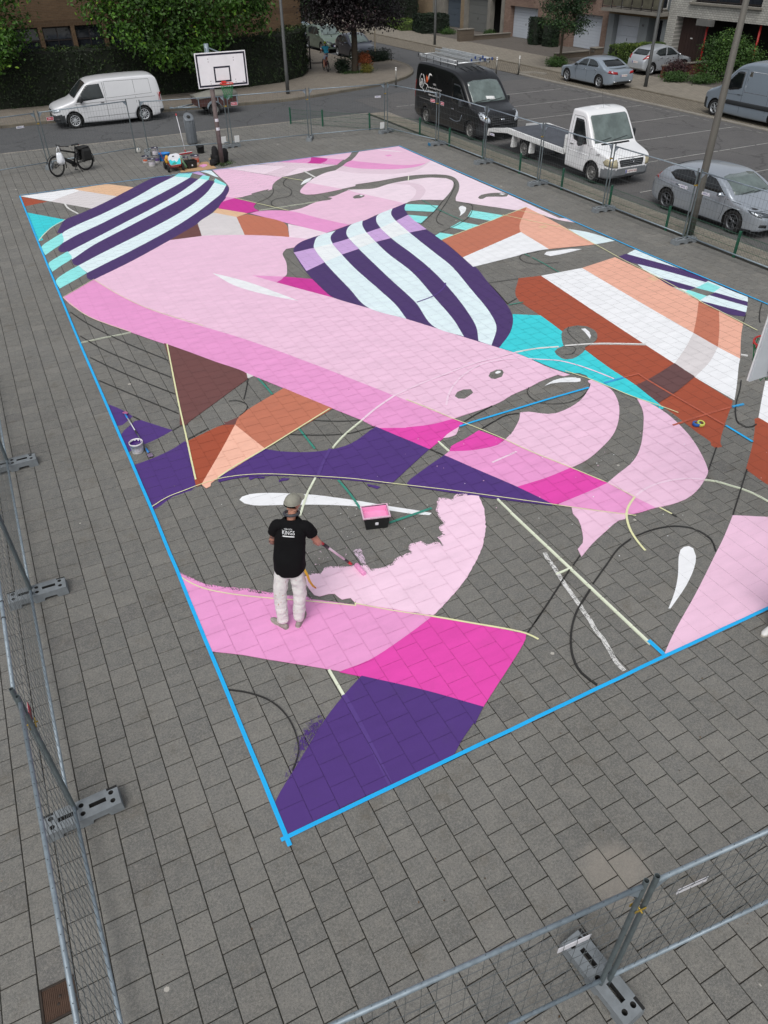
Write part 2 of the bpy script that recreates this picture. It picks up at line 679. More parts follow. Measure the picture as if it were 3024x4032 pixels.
tone = field.bm.loops.layers.color.new('tone')
def slab_tone():
 v = rnd.gauss(.55, .19)
 if rnd.random() < .03:
  v = .05
 return max(0, min(1, v))
for t in tiles:
 k, j, xa, ya = t
 if tile_hits(t, GRATE):
  continue
 dz = rnd.uniform(-.0012, .0012)
 tl = (rnd.gauss(0, .0025), rnd.gauss(0, .0025))
 if -.35 < xa < 15.1 and -.35 < ya < 26.1:      # under the mural the slabs lie true
  dz, tl = 0, (0, 0)
 if (k, j) in near:
  o = add('paving_slab', slab_me, bed, (xa + .15 + rnd.uniform(-.001, .001), ya + .15, dz), (tl[1], -tl[0], rnd.gauss(0, .003)))
  continue
 v = slab_tone()
 for f in slab_into(field, xa + JOINT / 2, ya + JOINT / 2, xa + TILE - JOINT / 2, ya + TILE - JOINT / 2, dz, .012, .004, tl):
  if f:
   for lp in f.loops:
    lp[tone] = (v, v, v, 1)
fo = field.build('paving_slab_field', SLAB_FIELD, bed, fix=False, kind='stuff')
# iron inspection cover among the slabs
IRON = mat('rusty_iron', (86, 66, 54), .7, .35, var=.35, scale=9, bump=.3)
IRON_D = mat('dark_iron', (58, 50, 44), .75, .3, var=.3, scale=9)
gx, gy = (GRATE[0] + GRATE[2]) / 2, (GRATE[1] + GRATE[3]) / 2
gc = thing('inspection_cover', 'square rusty ribbed iron cover set among the paving slabs', 'drain cover', (gx, gy, 0))
mb = MB()
for s in (-1, 1):
 mb.box((s * .139, 0, -.003), (.018, .296, .02), bev=.003)
 mb.box((0, s * .139, -.003), (.258, .018, .02), bev=.003)
mb.build('frame', IRON_D, gc)
mb = MB()
mb.box((0, 0, -.010), (.26, .26, .012))
mb.build('lid', IRON, gc)
for i in range(17):
 add('rib', (MB().box((0, 0, 0), (.008, .245, .006), bev=.002).mesh('rib', IRON) if i == 0 else rib_me), gc, (-.12 + i * .015, 0, -.002))
 if i == 0:
  rib_me = gc.children[-1].data if gc.children else None
  rib_me = [c for c in gc.children if c.name.startswith('rib')][0].data
mb = MB()
mb.lathe([(0.001, .003), (.012, .003), (.014, -.001)], 10)
lift = mb.mesh('lifting_hole', IRON_D)
for dx in (-.03, .03):
 add('lifting_hole', lift, gc, (dx * .3, dx, 0))

# ------------------------------------------------------------------ kerbs, pavements, markings
def kerb_run(name, line, w, z0, z1, m, step=1.0, stone='kerb_stone'):
 root = bpy.data.objects.new(name, None)
 COL.objects.link(root)
 root['kind'] = 'structure'
 d = 0
 pts = [Vector((*p, 0)) for p in line]
 seg = []
 acc = [0]
 for a, b in zip(pts, pts[1:]):
  acc.append(acc[-1] + (b - a).length)
 def at(s):
  for i in range(len(acc) - 1):
   if s <= acc[i + 1] + 1e-6:
    f = (s - acc[i]) / max(1e-6, acc[i + 1] - acc[i])
    return pts[i].lerp(pts[i + 1], f)
  return pts[-1]
 n = max(1, round(acc[-1] / step))
 for i in range(n):
  a, b = at(acc[-1] * i / n), at(acc[-1] * (i + 1) / n)
  L = (b - a).length - .012
  mb = MB()
  mb.box((0, 0, (z0 + z1) / 2), (L, w, z1 - z0), bev=.015)
  c = (a + b) / 2
  mb.build(stone, m, root, (c.x, c.y, rnd.uniform(-.004, .004))).rotation_euler = (0, 0, math.atan2(b.y - a.y, b.x - a.x))
 return root
CORNER = [(-30, 38.75), (9.0, 38.72), (12.5, 38.45), (15.0, 38.42), (17.3, 39.0), (19.5, 39.6), (21.5, 40.35), (23.6, 41.7), (25.0, 43.25), (26.0, 45.4), (26.4, 47.6), (26.4, 49.4), (24.15, 49.6), (24.0, 56), (23.8, 75), (23.6, 100)]
cl = smooth_poly(CORNER, closed=False, step=.5)
slabwork('corner_pavement', cl + [(0, 100), (-30, 100)], -.1, .085, PAVERS)
kerb_run('corner_kerb', [p for p in cl if p[0] > -6 and p[1] < 52], .16, -.06, .105, KERB_OLD)
kerb_run('square_edge_kerb', [(-6, 33.09), (17.0, 33.09)], .14, -.06, .006, KERB)
# gutter band along the curve
kerb_run('fence_strip_kerb', [(17.9, 5), (17.9, 33.0)], .12, -.05, .01, KERB)
sheet('fence_strip', [(17.0, -8), (17.84, -8), (17.84, 33.02), (17.0, 33.02)], -.004, PAVERS_R)
kerb_run('parking_kerb', [(30.55, 12), (30.55, 37.0), (30.62, 39.6)], .24, -.06, .03, KERB)
kerb_run('bay_kerb', [(30.6, 39.75), (31.5, 39.4), (31.8, 38.4)], .2, -.06, .08, KERB)
sheet('cobbled_bay', [(30.68, 10), (32.85, 10), (32.85, 100), (30.43, 100), (30.43, 39.8), (30.68, 39.6)], -.012, COBBLE)
kerb_run('footway_kerb', [(32.92, 18), (32.92, 66)], .13, -.06, .05, KERB_OLD)
slabwork('right_footway', [(32.99, 10), (36.6, 10), (36.6, 100), (32.99, 100)], -.05, .045, PAVERS_R)
slabwork('forecourt', [(36.6, 10), (48, 10), (48, 100), (36.6, 100)], -.05, .05, DRIVE)
lines = bpy.data.objects.new('parking_marking', None)
COL.objects.link(lines)
lines['kind'] = 'structure'
for y, xa, xb in ((33.95, 19, 29.5), (30.9, 19, 29.9), (27.9, 19, 29.9), (24.88, 19, 29.9), (21.88, 19, 29.9), (18.9, 19, 29.9), (15.9, 19, 29.9), (12.9, 19, 29.9)):
 mb = MB()
 x = xa
 while x < xb:
  x2 = min(xb, x + rnd.uniform(.5, 1.6))
  w = .028
  mb.poly([(x, y - w, -.017), (x2, y - w, -.017), (x2, y + w, -.017), (x, y + w, -.017)])
  x = x2 + (rnd.uniform(.03, .1) if rnd.random() < .4 else 0.0)
 mb.build('bay_line', WHITE_LINE, lines)
mb = MB()
for i in range(40):
 y0 = 11 + i * .62
 mb.poly([(29.94, y0, -.017), (29.99, y0, -.017), (29.99, y0 + rnd.uniform(.3, .62), -.017), (29.94, y0 + .3, -.017)])
mb.build('bay_line', mat('worn_road_paint', (140, 140, 136), .8, var=.3, scale=3, obj=False), lines)

PATCHES = [
("white","0.017,25.955 1.812,25.990 1.994,25.671 0.863,24.757"),
("rust","0.005,25.911 0.785,24.768 0.036,24.570"),
("tan","1.831,25.980 2.982,26.071 3.305,25.701 3.810,24.975 3.833,24.283 3.022,24.134 1.970,25.649"),
("light_grey","1.980,25.661 0.863,24.757 1.964,23.210 2.183,23.213 3.053,24.185"),
("turquoise","0.008,23.806 1.025,22.351 0.558,21.765 0.151,20.928 0.140,20.628 0.003,20.528"),
("purple_far","0.953,22.243 1.046,22.408 1.503,22.762 2.377,23.580 3.704,25.044 4.647,26.051 4.905,26.178 5.092,26.121 5.405,25.870 5.878,25.428 6.122,25.094 6.397,24.744 6.543,24.398 6.770,23.753 6.681,23.143 6.441,22.469 5.725,21.272 4.609,19.863 3.502,18.712 2.126,17.494 0.887,16.514 0.789,16.751 0.830,17.170 0.710,17.890 0.640,17.968 0.630,18.340 0.691,19.157 0.447,19.219 0.418,19.528 0.601,20.031 0.748,20.935 0.599,21.117"),
("ice","0.730,20.962 1.225,21.564 2.166,22.393 3.551,23.812 4.574,25.014 5.420,25.886 5.888,25.422 5.284,24.731 4.181,23.565 3.191,22.588 1.877,21.290 1.073,20.560 0.613,20.024"),
("ice","0.623,19.122 1.412,19.896 2.647,21.126 3.906,22.386 4.979,23.548 5.648,24.409 6.158,25.122 6.409,24.786 5.529,23.568 4.764,22.714 3.746,21.702 2.522,20.504 1.421,19.427 0.649,18.441"),
("ice","0.724,17.855 1.488,18.575 2.828,19.754 4.045,20.887 4.965,21.893 5.828,23.071 6.532,24.381 6.757,23.714 6.298,22.807 5.749,22.060 4.781,20.845 3.758,19.736 2.318,18.410 1.405,17.643 0.857,17.168"),
("aqua","0.024,20.001 0.367,20.553 0.737,21.021 0.636,20.092 0.314,19.603 0.026,19.179"),
("aqua","0.028,18.454 0.315,18.850 0.639,19.212 0.657,18.551 0.309,18.084 0.030,17.711"),
("aqua","0.029,17.008 0.353,17.484 0.736,17.862 0.845,17.164 0.433,16.739 0.037,16.361"),
("aqua","5.420,25.886 5.670,26.224 6.141,26.008 5.882,25.401"),
("aqua","6.152,25.101 6.423,25.543 6.588,25.200 6.397,24.744"),
("aqua","6.688,24.847 6.793,23.810 6.729,23.661 6.515,24.343"),
("lilac","6.124,26.099 6.423,26.165 6.519,25.393 6.362,25.549"),
("ice","6.477,26.115 6.702,26.185 6.878,26.006 6.865,25.504 6.848,24.924 6.762,25.085 6.633,25.713"),
("light_pink","6.946,26.125 7.472,26.101 8.900,23.756 8.506,23.340 8.237,22.928 8.026,22.412 7.840,22.338 7.941,22.495 7.669,22.434 7.204,22.258 7.188,22.146 6.869,22.052 6.813,22.016 6.531,22.022 6.281,22.263 6.639,23.013 6.779,23.474 6.836,23.904 6.885,24.738"),
("pale_mauve","8.721,26.127 9.579,26.038 10.526,25.230 10.929,24.890 11.406,24.422 10.866,24.320 10.039,24.159 9.205,23.920 8.900,23.756 8.482,24.530 9.599,25.212"),
("pale_pink","7.472,26.101 8.125,26.138 8.624,26.138 9.608,25.207 8.476,24.514"),
("pale_pink","8.968,23.835 9.945,24.737 10.742,24.390 9.985,24.087 9.173,23.838"),
("mid_pink","9.553,26.008 11.019,26.085 11.531,25.560 11.966,25.036 11.422,24.434 10.923,24.938 10.518,25.235"),
("hot_pink_far","11.019,26.085 11.523,25.541 11.286,25.176 10.915,24.920 10.510,25.239 10.795,25.569"),
("light_pink","11.090,26.091 12.788,26.000 12.422,25.445 12.017,25.007 11.531,25.560"),
("light_pink","13.093,25.946 14.964,26.022 14.935,23.205 14.585,22.850 13.942,22.570 13.789,22.978 13.233,23.446 12.304,24.595 12.198,24.768 12.643,25.318"),
("mid_pink","12.198,24.768 12.304,24.595 13.152,23.601 13.816,23.027 14.660,22.983 13.986,22.651 13.122,22.720 12.392,23.135 11.844,23.615 11.561,24.182 11.928,24.586"),
("pale_mauve","11.561,24.182 11.844,23.615 12.392,23.135 13.122,22.720 13.986,22.651 14.857,23.137 14.186,22.431 13.581,22.107 12.816,22.135 12.091,22.525 11.530,22.944 11.036,23.697"),
("pale_pink","9.878,23.046 10.624,23.581 11.050,23.689 11.530,22.944 12.091,22.525 12.816,22.135 13.598,22.138 14.363,22.651 14.935,23.205 14.878,18.914 14.877,17.781 14.778,14.890 14.948,14.731 14.927,14.282 14.665,14.743 14.474,15.491 14.059,16.242 13.355,17.328 12.940,18.039 13.118,18.349 13.760,19.186 14.238,20.009 14.429,20.666 14.344,21.049 13.835,21.436 13.065,21.635 11.855,21.544 10.870,21.537 10.775,21.351 10.200,21.242 10.075,21.492 9.459,22.613"),
("pale_pink","10.342,21.055 11.161,20.737 11.978,21.005 12.768,21.085 13.607,21.034 14.109,20.653 14.131,20.258 13.918,19.819 13.440,19.190 12.911,18.631 12.623,18.347 11.923,18.738 11.548,18.737 11.321,18.591 10.894,19.628 10.438,20.615"),
("pale_mauve","12.008,20.969 12.306,20.969 12.643,20.853 12.855,20.418 12.721,19.735 12.387,19.228 11.923,18.738 11.561,18.762 12.145,19.398 12.437,19.930 12.512,20.519"),
("light_pink","8.744,21.480 8.840,21.776 9.221,22.319 9.459,22.613 10.075,21.492 10.219,21.231 9.880,21.156 9.066,21.092 8.819,21.213"),
("light_pink","10.317,20.981 9.960,20.762 9.593,20.559 9.373,20.547 9.461,20.364 9.313,20.232 8.837,20.221 8.043,19.779 7.620,19.739 8.174,18.544 8.746,17.468 9.296,17.608 9.985,17.988 10.835,18.345 11.335,18.599 10.894,19.628 10.438,20.615"),
("mid_pink","6.424,20.089 6.787,20.173 7.615,19.727 8.179,18.555 8.741,17.457 7.824,17.096 7.464,17.824 7.068,18.675"),
("hot_pink_far","6.325,21.988 6.503,22.004 6.967,21.057 6.758,20.698 6.739,20.398 6.783,20.221 6.320,20.147 5.682,21.142 6.054,21.810"),
("mid_pink","6.331,22.286 6.522,21.994 6.303,21.917 6.038,21.786"),
("tan","5.660,21.139 6.355,20.128 5.915,19.915 5.389,20.740"),
("light_grey","5.399,20.749 5.919,19.927 5.588,18.073 4.416,18.643 4.615,19.826"),
("terracotta","5.919,19.927 6.325,20.040 7.034,18.694 6.697,17.269 5.581,18.077"),
("pale_pink","7.112,18.470 7.464,17.824 7.824,17.096 7.539,16.944 7.152,16.817 6.687,17.262"),
("brown","4.638,19.847 4.417,18.634 3.486,18.737"),
("bare","10.099,20.124 10.273,20.279 10.446,20.301 10.556,20.120 10.453,19.975 10.275,19.892 10.075,19.954"),
("white","10.378,20.186 10.475,20.234 10.491,20.122 10.405,20.087"),
("white","9.116,22.433 9.284,22.711 9.525,23.013 9.873,23.186 9.560,22.744 9.350,22.580"),
("pale_pink","13.885,25.935 14.321,25.560 14.695,25.026 14.455,25.164 14.053,25.591"),
("mid_pink","13.737,24.880 13.984,24.905 13.971,24.676 13.738,24.621"),
("bare","13.773,17.982 13.919,18.133 14.079,18.229 14.484,18.240 14.838,18.092 14.895,17.821 14.715,17.653 14.556,17.676 14.392,17.801 14.088,17.938 13.854,17.804 13.749,17.830"),
("white","14.637,18.017 14.759,18.051 14.826,17.911 14.688,17.870"),
("light_pink","0.911,16.537 2.126,17.494 3.482,18.723 4.408,18.639 4.435,18.645 5.433,18.184 6.369,17.552 7.152,16.817 6.800,16.665 6.503,16.347 6.238,16.340 6.017,16.033 5.857,15.343 5.726,14.936 5.512,14.421 5.416,14.324 5.105,14.084 5.993,12.435 6.482,11.427 6.298,11.787 6.992,10.436 7.646,9.002 8.034,8.170 8.262,7.653 8.422,6.966 8.617,6.469 8.469,6.477 8.398,6.586 8.166,6.562 7.875,6.515 7.570,6.422 7.104,6.338 6.836,6.239 6.542,6.175 5.633,6.110 5.191,7.114 4.175,9.391 3.298,11.197 2.241,13.000 1.738,13.982 1.259,15.285 0.918,16.554"),
("mid_pink","0.918,16.554 0.025,15.685 0.095,15.253 0.239,14.668 0.428,14.078 0.718,13.491 1.109,12.791 1.559,11.973 1.852,11.487 2.380,10.478 2.809,9.652 3.258,8.705 3.265,8.691 3.809,7.506 4.118,6.853 4.279,6.463 4.718,6.240 4.728,6.251 5.171,6.126 5.643,6.105 5.191,7.114 4.175,9.391 3.298,11.197 2.241,13.000 1.738,13.982 1.259,15.285"),
("white","3.824,15.493 4.089,15.097 4.507,14.332 4.839,13.499 5.160,12.651 4.751,13.170 4.333,13.819 4.048,14.440 3.923,14.990"),
("hot_pink","4.279,6.463 4.718,6.240 4.728,6.251 5.171,6.126 5.643,6.105 5.739,5.893 5.588,5.819 5.272,5.681 4.748,5.428 4.533,5.889"),
("light_pink","5.588,5.819 5.398,5.614 5.329,5.605 5.236,5.599 5.137,5.624 5.273,5.704"),
("mid_pink","4.696,14.836 5.422,14.340 5.298,14.192 5.096,14.060"),
("hot_pink_far","5.422,14.340 5.949,13.886 6.088,13.761 5.989,12.427 5.096,14.060 5.298,14.192"),
("purple_far","6.370,16.104 6.494,16.352 6.800,16.665 7.282,16.896 7.965,17.097 8.721,17.413 9.313,17.598 9.957,17.931 10.668,18.284 11.355,18.620 11.112,18.268 10.811,17.456 10.688,16.668 10.604,15.900 10.539,14.912 10.292,13.351 10.205,12.521 9.907,11.469 9.527,10.080 9.313,9.539 9.063,9.126 8.664,8.670 8.038,8.168 7.646,9.002 6.992,10.436 6.298,11.787 6.482,11.427 5.993,12.435 5.967,12.796 6.061,14.373 6.319,15.925"),
("ice","7.494,16.931 7.142,16.416 6.970,16.031 6.879,15.560 6.772,14.789 6.586,12.779 6.492,11.414 6.986,10.455 7.145,11.286 7.220,12.297 7.311,13.947 7.445,15.136 7.558,15.946 7.711,16.534 7.867,16.827 8.151,17.151"),
("ice","8.823,17.453 8.489,17.070 8.285,16.660 8.193,16.268 8.062,15.314 8.013,14.916 7.797,12.879 7.634,11.190 7.341,9.728 7.665,9.006 7.929,9.892 8.186,11.193 8.531,13.025 8.617,14.585 8.759,15.647 8.885,16.523 9.100,17.272 9.301,17.647"),
("ice","9.985,17.944 9.691,17.501 9.541,17.096 9.300,15.720 9.205,14.262 9.086,13.081 8.878,11.859 8.494,10.265 8.175,9.302 7.827,8.665 7.957,8.341 8.579,9.084 8.896,9.844 9.252,11.193 9.676,12.915 9.792,13.940 10.013,15.900 10.179,17.090 10.392,17.836 10.681,18.292"),
("lilac","6.320,15.947 6.970,16.031 6.879,15.560 6.780,14.806 6.085,14.430"),
("lilac","7.581,16.113 8.177,16.277 8.070,15.333 7.445,15.136 7.549,15.926"),
("lilac","8.885,16.523 9.431,16.709 9.300,15.720 8.750,15.628"),
("lilac","10.179,17.090 10.804,17.460 10.688,16.668 10.615,15.921 10.013,15.900"),
("ice_light","6.970,16.031 7.581,16.113 7.549,15.926 7.445,15.136 6.780,14.806 6.879,15.560"),
("ice_light","8.177,16.277 8.444,16.407 8.885,16.523 8.750,15.628 8.111,15.404"),
("ice_light","9.431,16.709 10.179,17.090 10.013,15.900 9.300,15.720"),
("aqua","11.067,18.185 11.306,18.520 11.729,18.221 12.150,17.844 11.687,17.338 10.940,17.904"),
("aqua","10.811,17.456 11.012,17.256 11.262,16.987 10.762,16.488 10.688,16.668"),
("aqua","12.839,16.922 13.113,16.514 13.434,15.982 12.806,15.660 12.372,16.398"),
("aqua","11.917,16.097 12.245,15.488 11.637,15.289 11.339,15.760"),
("aqua","10.816,15.456 11.064,15.088 10.505,14.832 10.547,15.284"),
("white","12.626,17.346 12.767,17.484 12.858,17.480 12.860,17.293 12.597,16.906 12.392,16.723 12.186,16.574 12.401,16.866"),
("terracotta","10.505,14.832 14.556,16.300 12.950,14.328 10.292,13.318 10.437,14.184"),
("peach","14.556,16.300 14.411,14.465 14.150,12.405 13.072,12.659 12.766,12.729 12.943,14.319"),
("white","12.950,14.328 12.775,12.724 12.479,12.771 11.593,12.693 10.151,12.560 10.292,13.318"),
("ice","14.363,13.887 14.698,13.300 14.867,12.382 14.150,12.405 14.265,13.315"),
("white","12.402,12.439 12.587,12.575 12.956,12.508 13.306,12.447 13.584,12.282 13.144,12.240 12.742,12.229 12.467,12.247"),
("tan","13.676,14.466 13.944,14.519 13.965,14.333 13.722,14.281"),
("rust","9.987,10.304 10.762,11.332 11.379,11.191 11.159,9.157 10.930,6.842 10.843,5.856 10.775,5.227 10.704,4.181 9.364,3.221 9.303,3.121 9.170,3.147 9.164,3.238 9.243,3.329 9.264,3.636 9.362,4.404 9.379,4.775 9.486,5.501 9.519,6.379 9.607,7.214 9.764,8.334 9.845,9.132"),
("turquoise","9.311,9.500 9.845,9.132 9.764,8.334 9.607,7.214 9.519,6.379 9.486,5.501 9.382,4.778 9.338,4.569 9.296,4.653 9.142,5.118 8.980,5.669 8.846,6.140 8.892,6.291 8.832,6.431 8.663,6.533 8.522,6.788 8.231,7.765 8.038,8.168 8.664,8.670 9.063,9.126"),
("bare","8.915,7.141 8.929,7.327 8.983,7.463 9.131,7.550 9.320,7.583 9.473,7.846 9.757,8.193 10.020,8.310 10.245,8.286 10.406,8.139 10.426,7.906 10.320,7.673 10.114,7.466 9.926,7.381 9.690,7.317 9.607,7.214 9.345,7.072 9.101,7.009 8.948,7.060"),
("white","10.201,8.101 10.303,8.076 10.267,7.882 10.173,7.716 10.048,7.593 10.093,7.710 10.163,7.902"),
("white","11.379,11.191 11.930,11.166 12.671,11.128 12.419,8.475 12.281,6.762 12.219,5.993 12.209,5.377 11.923,5.154 11.280,4.612 10.749,4.183 10.775,5.227 10.843,5.856 10.930,6.842 11.159,9.157"),
("peach","12.671,11.128 13.977,11.346 13.938,9.764 13.734,8.038 13.690,7.361 13.628,6.590 13.111,6.172 12.209,5.377 12.219,5.993 12.281,6.762 12.419,8.475"),
("tan","13.669,9.750 13.966,9.748 13.896,9.536 13.690,9.520"),
("terracotta","13.734,8.038 13.690,7.361 12.933,6.630 12.219,5.993 12.281,6.762 12.928,7.312"),
("light_grey","12.281,6.762 12.219,5.993 11.518,5.557 10.793,5.229 10.843,5.856 11.532,6.262"),
("mauve_brown","10.843,5.856 10.775,5.227 9.959,4.926 9.383,4.773 9.486,5.501 10.040,5.619"),
("ice","14.891,11.563 14.888,9.707 14.908,8.395 14.915,7.999 14.947,7.637 14.701,7.427 14.441,8.257 14.284,8.677 13.938,9.764 14.433,11.381"),
("purple_far","14.432,11.405 14.086,11.343 14.024,11.118 14.451,9.894 14.776,8.831 14.930,8.874 14.917,9.691"),
("purple_far","13.936,9.775 14.297,8.698 13.976,8.611 13.819,8.987 13.890,9.530"),
("ice","13.825,8.993 14.000,8.635 14.125,8.155 13.748,8.031"),
("aqua","14.818,8.808 14.854,8.405 14.434,8.251 14.284,8.677"),
("aqua","14.010,8.657 14.125,8.155 13.759,8.042 13.841,8.601"),
("purple_far","14.912,8.411 14.990,8.350 14.939,7.949"),
("purple_far","14.469,8.223 14.707,7.432 14.492,7.239 14.214,8.161"),
("ice","14.125,8.155 14.214,8.161 14.493,7.247 14.182,7.004 13.748,8.031"),
("purple_far","13.753,8.036 14.188,7.010 13.976,6.855 13.789,7.037 13.690,7.370"),
("white","11.885,4.448 11.388,4.081 10.640,3.520 10.642,3.146 12.276,4.240"),
("rust","10.640,3.520 10.642,3.146 9.107,1.735 9.093,2.033 9.125,2.442 9.908,2.990 10.443,3.424 10.539,3.523"),
("light_pink","7.980,1.660 8.423,1.382 8.678,1.231 7.203,-0.003 6.839,0.009 5.068,0.036 5.036,0.039 5.455,0.279 6.216,0.668 7.074,1.136 7.441,1.337"),
("light_pink","9.153,5.112 9.239,4.854 9.254,4.512 9.201,4.143 9.030,3.579 8.843,3.192 8.656,2.871 8.530,2.694 8.224,2.503 7.962,2.377 7.639,2.290 7.286,2.297 7.051,2.342 6.947,2.726 6.818,3.205 7.171,3.331 7.503,3.438 7.780,3.583 8.083,3.812 8.451,4.162 8.814,4.548 8.974,4.763"),
("light_pink","6.867,5.715 7.022,5.658 7.172,5.518 7.295,5.418 7.463,5.378 7.817,5.430 8.192,5.571 8.553,5.814 8.729,5.974 8.761,6.088 8.803,6.105 8.862,6.102 8.947,5.631 8.805,5.270 8.625,4.999 8.255,4.599 7.861,4.289 7.428,4.070 6.959,3.890 6.601,3.832 6.568,3.836 6.239,4.566 6.084,5.069 6.262,5.157 6.517,5.351 6.689,5.501"),
("hot_pink","5.838,5.549 6.069,5.067 5.859,4.986 5.616,5.005 5.306,5.073 5.012,5.202 5.125,5.330 5.440,5.410"),
("mid_pink","5.015,5.209 5.306,5.073 5.614,5.001 5.871,4.984 6.079,5.062 6.239,4.566 6.567,3.829 6.047,3.784 5.447,3.799 5.168,4.465 4.871,5.139"),
("hot_pink","5.453,3.800 6.047,3.784 6.567,3.829 6.730,3.463 6.819,3.203 6.432,3.161 5.788,3.118 5.680,3.164"),
("mid_pink","5.765,3.119 6.432,3.161 6.819,3.203 6.947,2.726 7.054,2.341 6.546,2.413 6.119,2.796 5.824,3.028"),
("light_pink","5.898,2.955 6.536,2.429 6.441,2.343 6.334,2.365 6.040,2.271 5.609,2.115 5.351,1.991 5.298,1.967 5.357,2.124 5.507,2.199 5.664,2.403 5.798,2.663 5.818,2.823"),
("bare","6.100,6.816 6.230,6.938 6.388,6.965 6.521,6.905 6.493,6.770 6.365,6.702 6.218,6.645 6.114,6.701"),
("bare","7.131,7.201 7.251,7.316 7.427,7.355 7.526,7.301 7.493,7.186 7.357,7.050 7.179,7.028 7.117,7.090"),
("white","7.339,7.268 7.419,7.298 7.468,7.260 7.430,7.208 7.348,7.192 7.316,7.221"),
("white","7.891,6.335 8.173,6.431 8.438,6.418 8.640,6.322 8.677,6.214 8.622,6.145 8.477,6.194 8.234,6.312 8.053,6.351"),
("white","8.446,6.412 8.586,6.355 8.701,6.247 8.656,6.172 8.549,6.154 8.344,6.281"),
("purple","2.197,6.779 2.366,6.620 2.583,6.470 2.809,6.346 3.071,6.252 3.357,6.210 3.606,6.234 3.911,6.368 4.080,6.464 4.248,6.527 4.746,5.432 4.429,5.256 3.684,4.825 3.139,5.227 2.634,5.592 2.108,5.924 1.641,6.130 1.399,6.181 1.179,6.203 1.199,6.318 1.495,6.483 1.413,6.414"),
("purple","4.878,5.144 5.168,4.465 5.458,3.798 5.688,3.159 5.657,3.133 5.227,3.484 4.717,3.908 3.890,4.649 3.922,4.728 4.350,4.937"),
("purple","0.028,7.380 0.365,7.433 0.764,7.570 0.999,7.714 1.039,7.657 0.926,7.032 0.819,6.285 0.721,6.203 0.412,6.178 0.090,5.986 0.005,5.995 0.018,6.442"),
("purple","0.036,9.707 0.210,9.404 0.363,9.027 0.291,8.955 0.124,8.797 0.027,8.815 0.030,9.244"),
("purple","0.024,8.460 0.228,8.708 0.368,8.840 0.466,8.818 0.747,8.409 0.907,8.181 0.613,8.033 0.237,7.915 0.025,7.820 0.012,7.967"),
("brown","1.644,11.872 1.852,11.487 2.380,10.478 2.810,9.639 2.753,9.390 2.446,9.178 1.776,8.694 1.250,8.313 1.155,8.217 1.070,8.287 1.238,8.979 1.279,9.368 1.540,11.009"),
("light_grey","2.814,9.649 2.902,9.458 2.758,9.405"),
("brown","1.819,8.060 1.857,7.991 2.145,8.076 1.982,7.793 1.760,7.906 1.834,7.955"),
("rust","1.039,7.670 1.509,7.839 1.760,7.906 1.979,7.805 1.527,7.145 0.929,6.285 0.845,6.244 0.811,6.270 0.946,7.106"),
("light_peach","1.978,7.815 1.979,7.807 2.199,6.786 1.416,6.425 1.199,6.318 1.060,6.235 1.026,6.157 0.946,6.130 0.910,6.276 1.527,7.145"),
("terracotta","2.148,8.072 3.265,8.691 3.809,7.506 2.199,6.786 1.979,7.807"),
("white","1.334,5.593 1.398,5.651 1.525,5.658 1.766,5.572 2.114,5.374 2.451,5.153 2.768,4.894 3.075,4.624 3.370,4.343 3.668,4.081 3.896,3.864 3.838,3.835 3.616,3.986 3.320,4.246 3.016,4.501 2.690,4.718 2.351,4.914 1.918,5.134 1.482,5.352 1.377,5.462"),
("dry_fresh_pink","4.479,4.089 4.535,4.067 4.639,4.012 4.270,3.491 3.744,2.809 3.187,2.384 2.679,2.514 2.231,2.747 2.040,2.864 1.868,3.047 1.660,3.155 1.609,3.276 1.574,3.409 1.593,3.438 1.716,3.442 1.824,3.391 1.903,3.469 1.986,3.465 2.142,3.371 2.305,3.322 2.460,3.253 2.474,3.144 2.552,3.113 2.706,3.086 2.830,3.114 2.859,3.152 2.978,3.188 3.141,3.191 3.169,3.185 3.161,3.272 3.232,3.358 3.412,3.346 3.457,3.241 3.626,3.208 3.655,3.131 3.663,3.300 3.779,3.325 3.811,3.497 3.922,3.539 3.931,3.703 3.971,3.871 4.043,3.956 4.092,4.055 4.189,4.145 4.360,4.005 4.411,4.051"),
("fresh_pink","4.506,4.019 4.617,3.976 4.775,3.878 4.688,3.618 4.505,3.267 4.390,3.096 4.130,2.789 3.849,2.547 3.552,2.332 3.272,2.165 2.820,1.949 1.995,2.620 2.039,2.675 2.003,2.647 1.987,2.748 1.872,2.774 1.853,2.815 1.826,2.924 1.753,2.958 1.621,2.972 1.569,3.026 1.556,3.116 1.550,3.193 1.551,3.287 1.597,3.416 1.706,3.417 1.810,3.373 1.899,3.445 1.977,3.444 2.132,3.349 2.294,3.298 2.449,3.231 2.447,3.129 2.443,3.082 2.541,3.090 2.689,3.051 2.825,3.067 2.857,3.109 2.962,3.158 3.123,3.158 3.187,3.155 3.187,3.267 3.235,3.326 3.395,3.317 3.438,3.207 3.608,3.177 3.630,3.088 3.665,3.095 3.692,3.285 3.809,3.303 3.839,3.483 3.950,3.524 3.959,3.688 4.002,3.855 4.074,3.940 4.123,4.039 4.199,4.097 4.340,3.972 4.411,4.014"),
("smear_pink","2.426,3.604 2.487,3.627 2.550,3.591 2.516,3.451 2.478,3.278 2.419,3.236 2.420,3.382 2.414,3.535"),
("mid_pink","0.024,4.351 0.149,4.107 0.326,3.863 0.440,3.776 0.637,3.619 0.723,3.561 0.944,3.378 1.090,3.289 1.288,3.106 1.502,2.969 1.989,2.598 2.000,2.630 2.817,1.945 2.374,1.806 1.751,1.655 1.327,1.662 1.338,1.666 0.935,1.994 0.623,2.243 0.335,2.482 0.026,2.699 0.019,3.148 0.019,3.754"),
("hot_pink","2.820,1.943 3.136,1.661 3.719,1.110 3.661,1.044 2.613,0.410 2.113,0.943 1.325,1.657 1.724,1.652 2.374,1.806"),
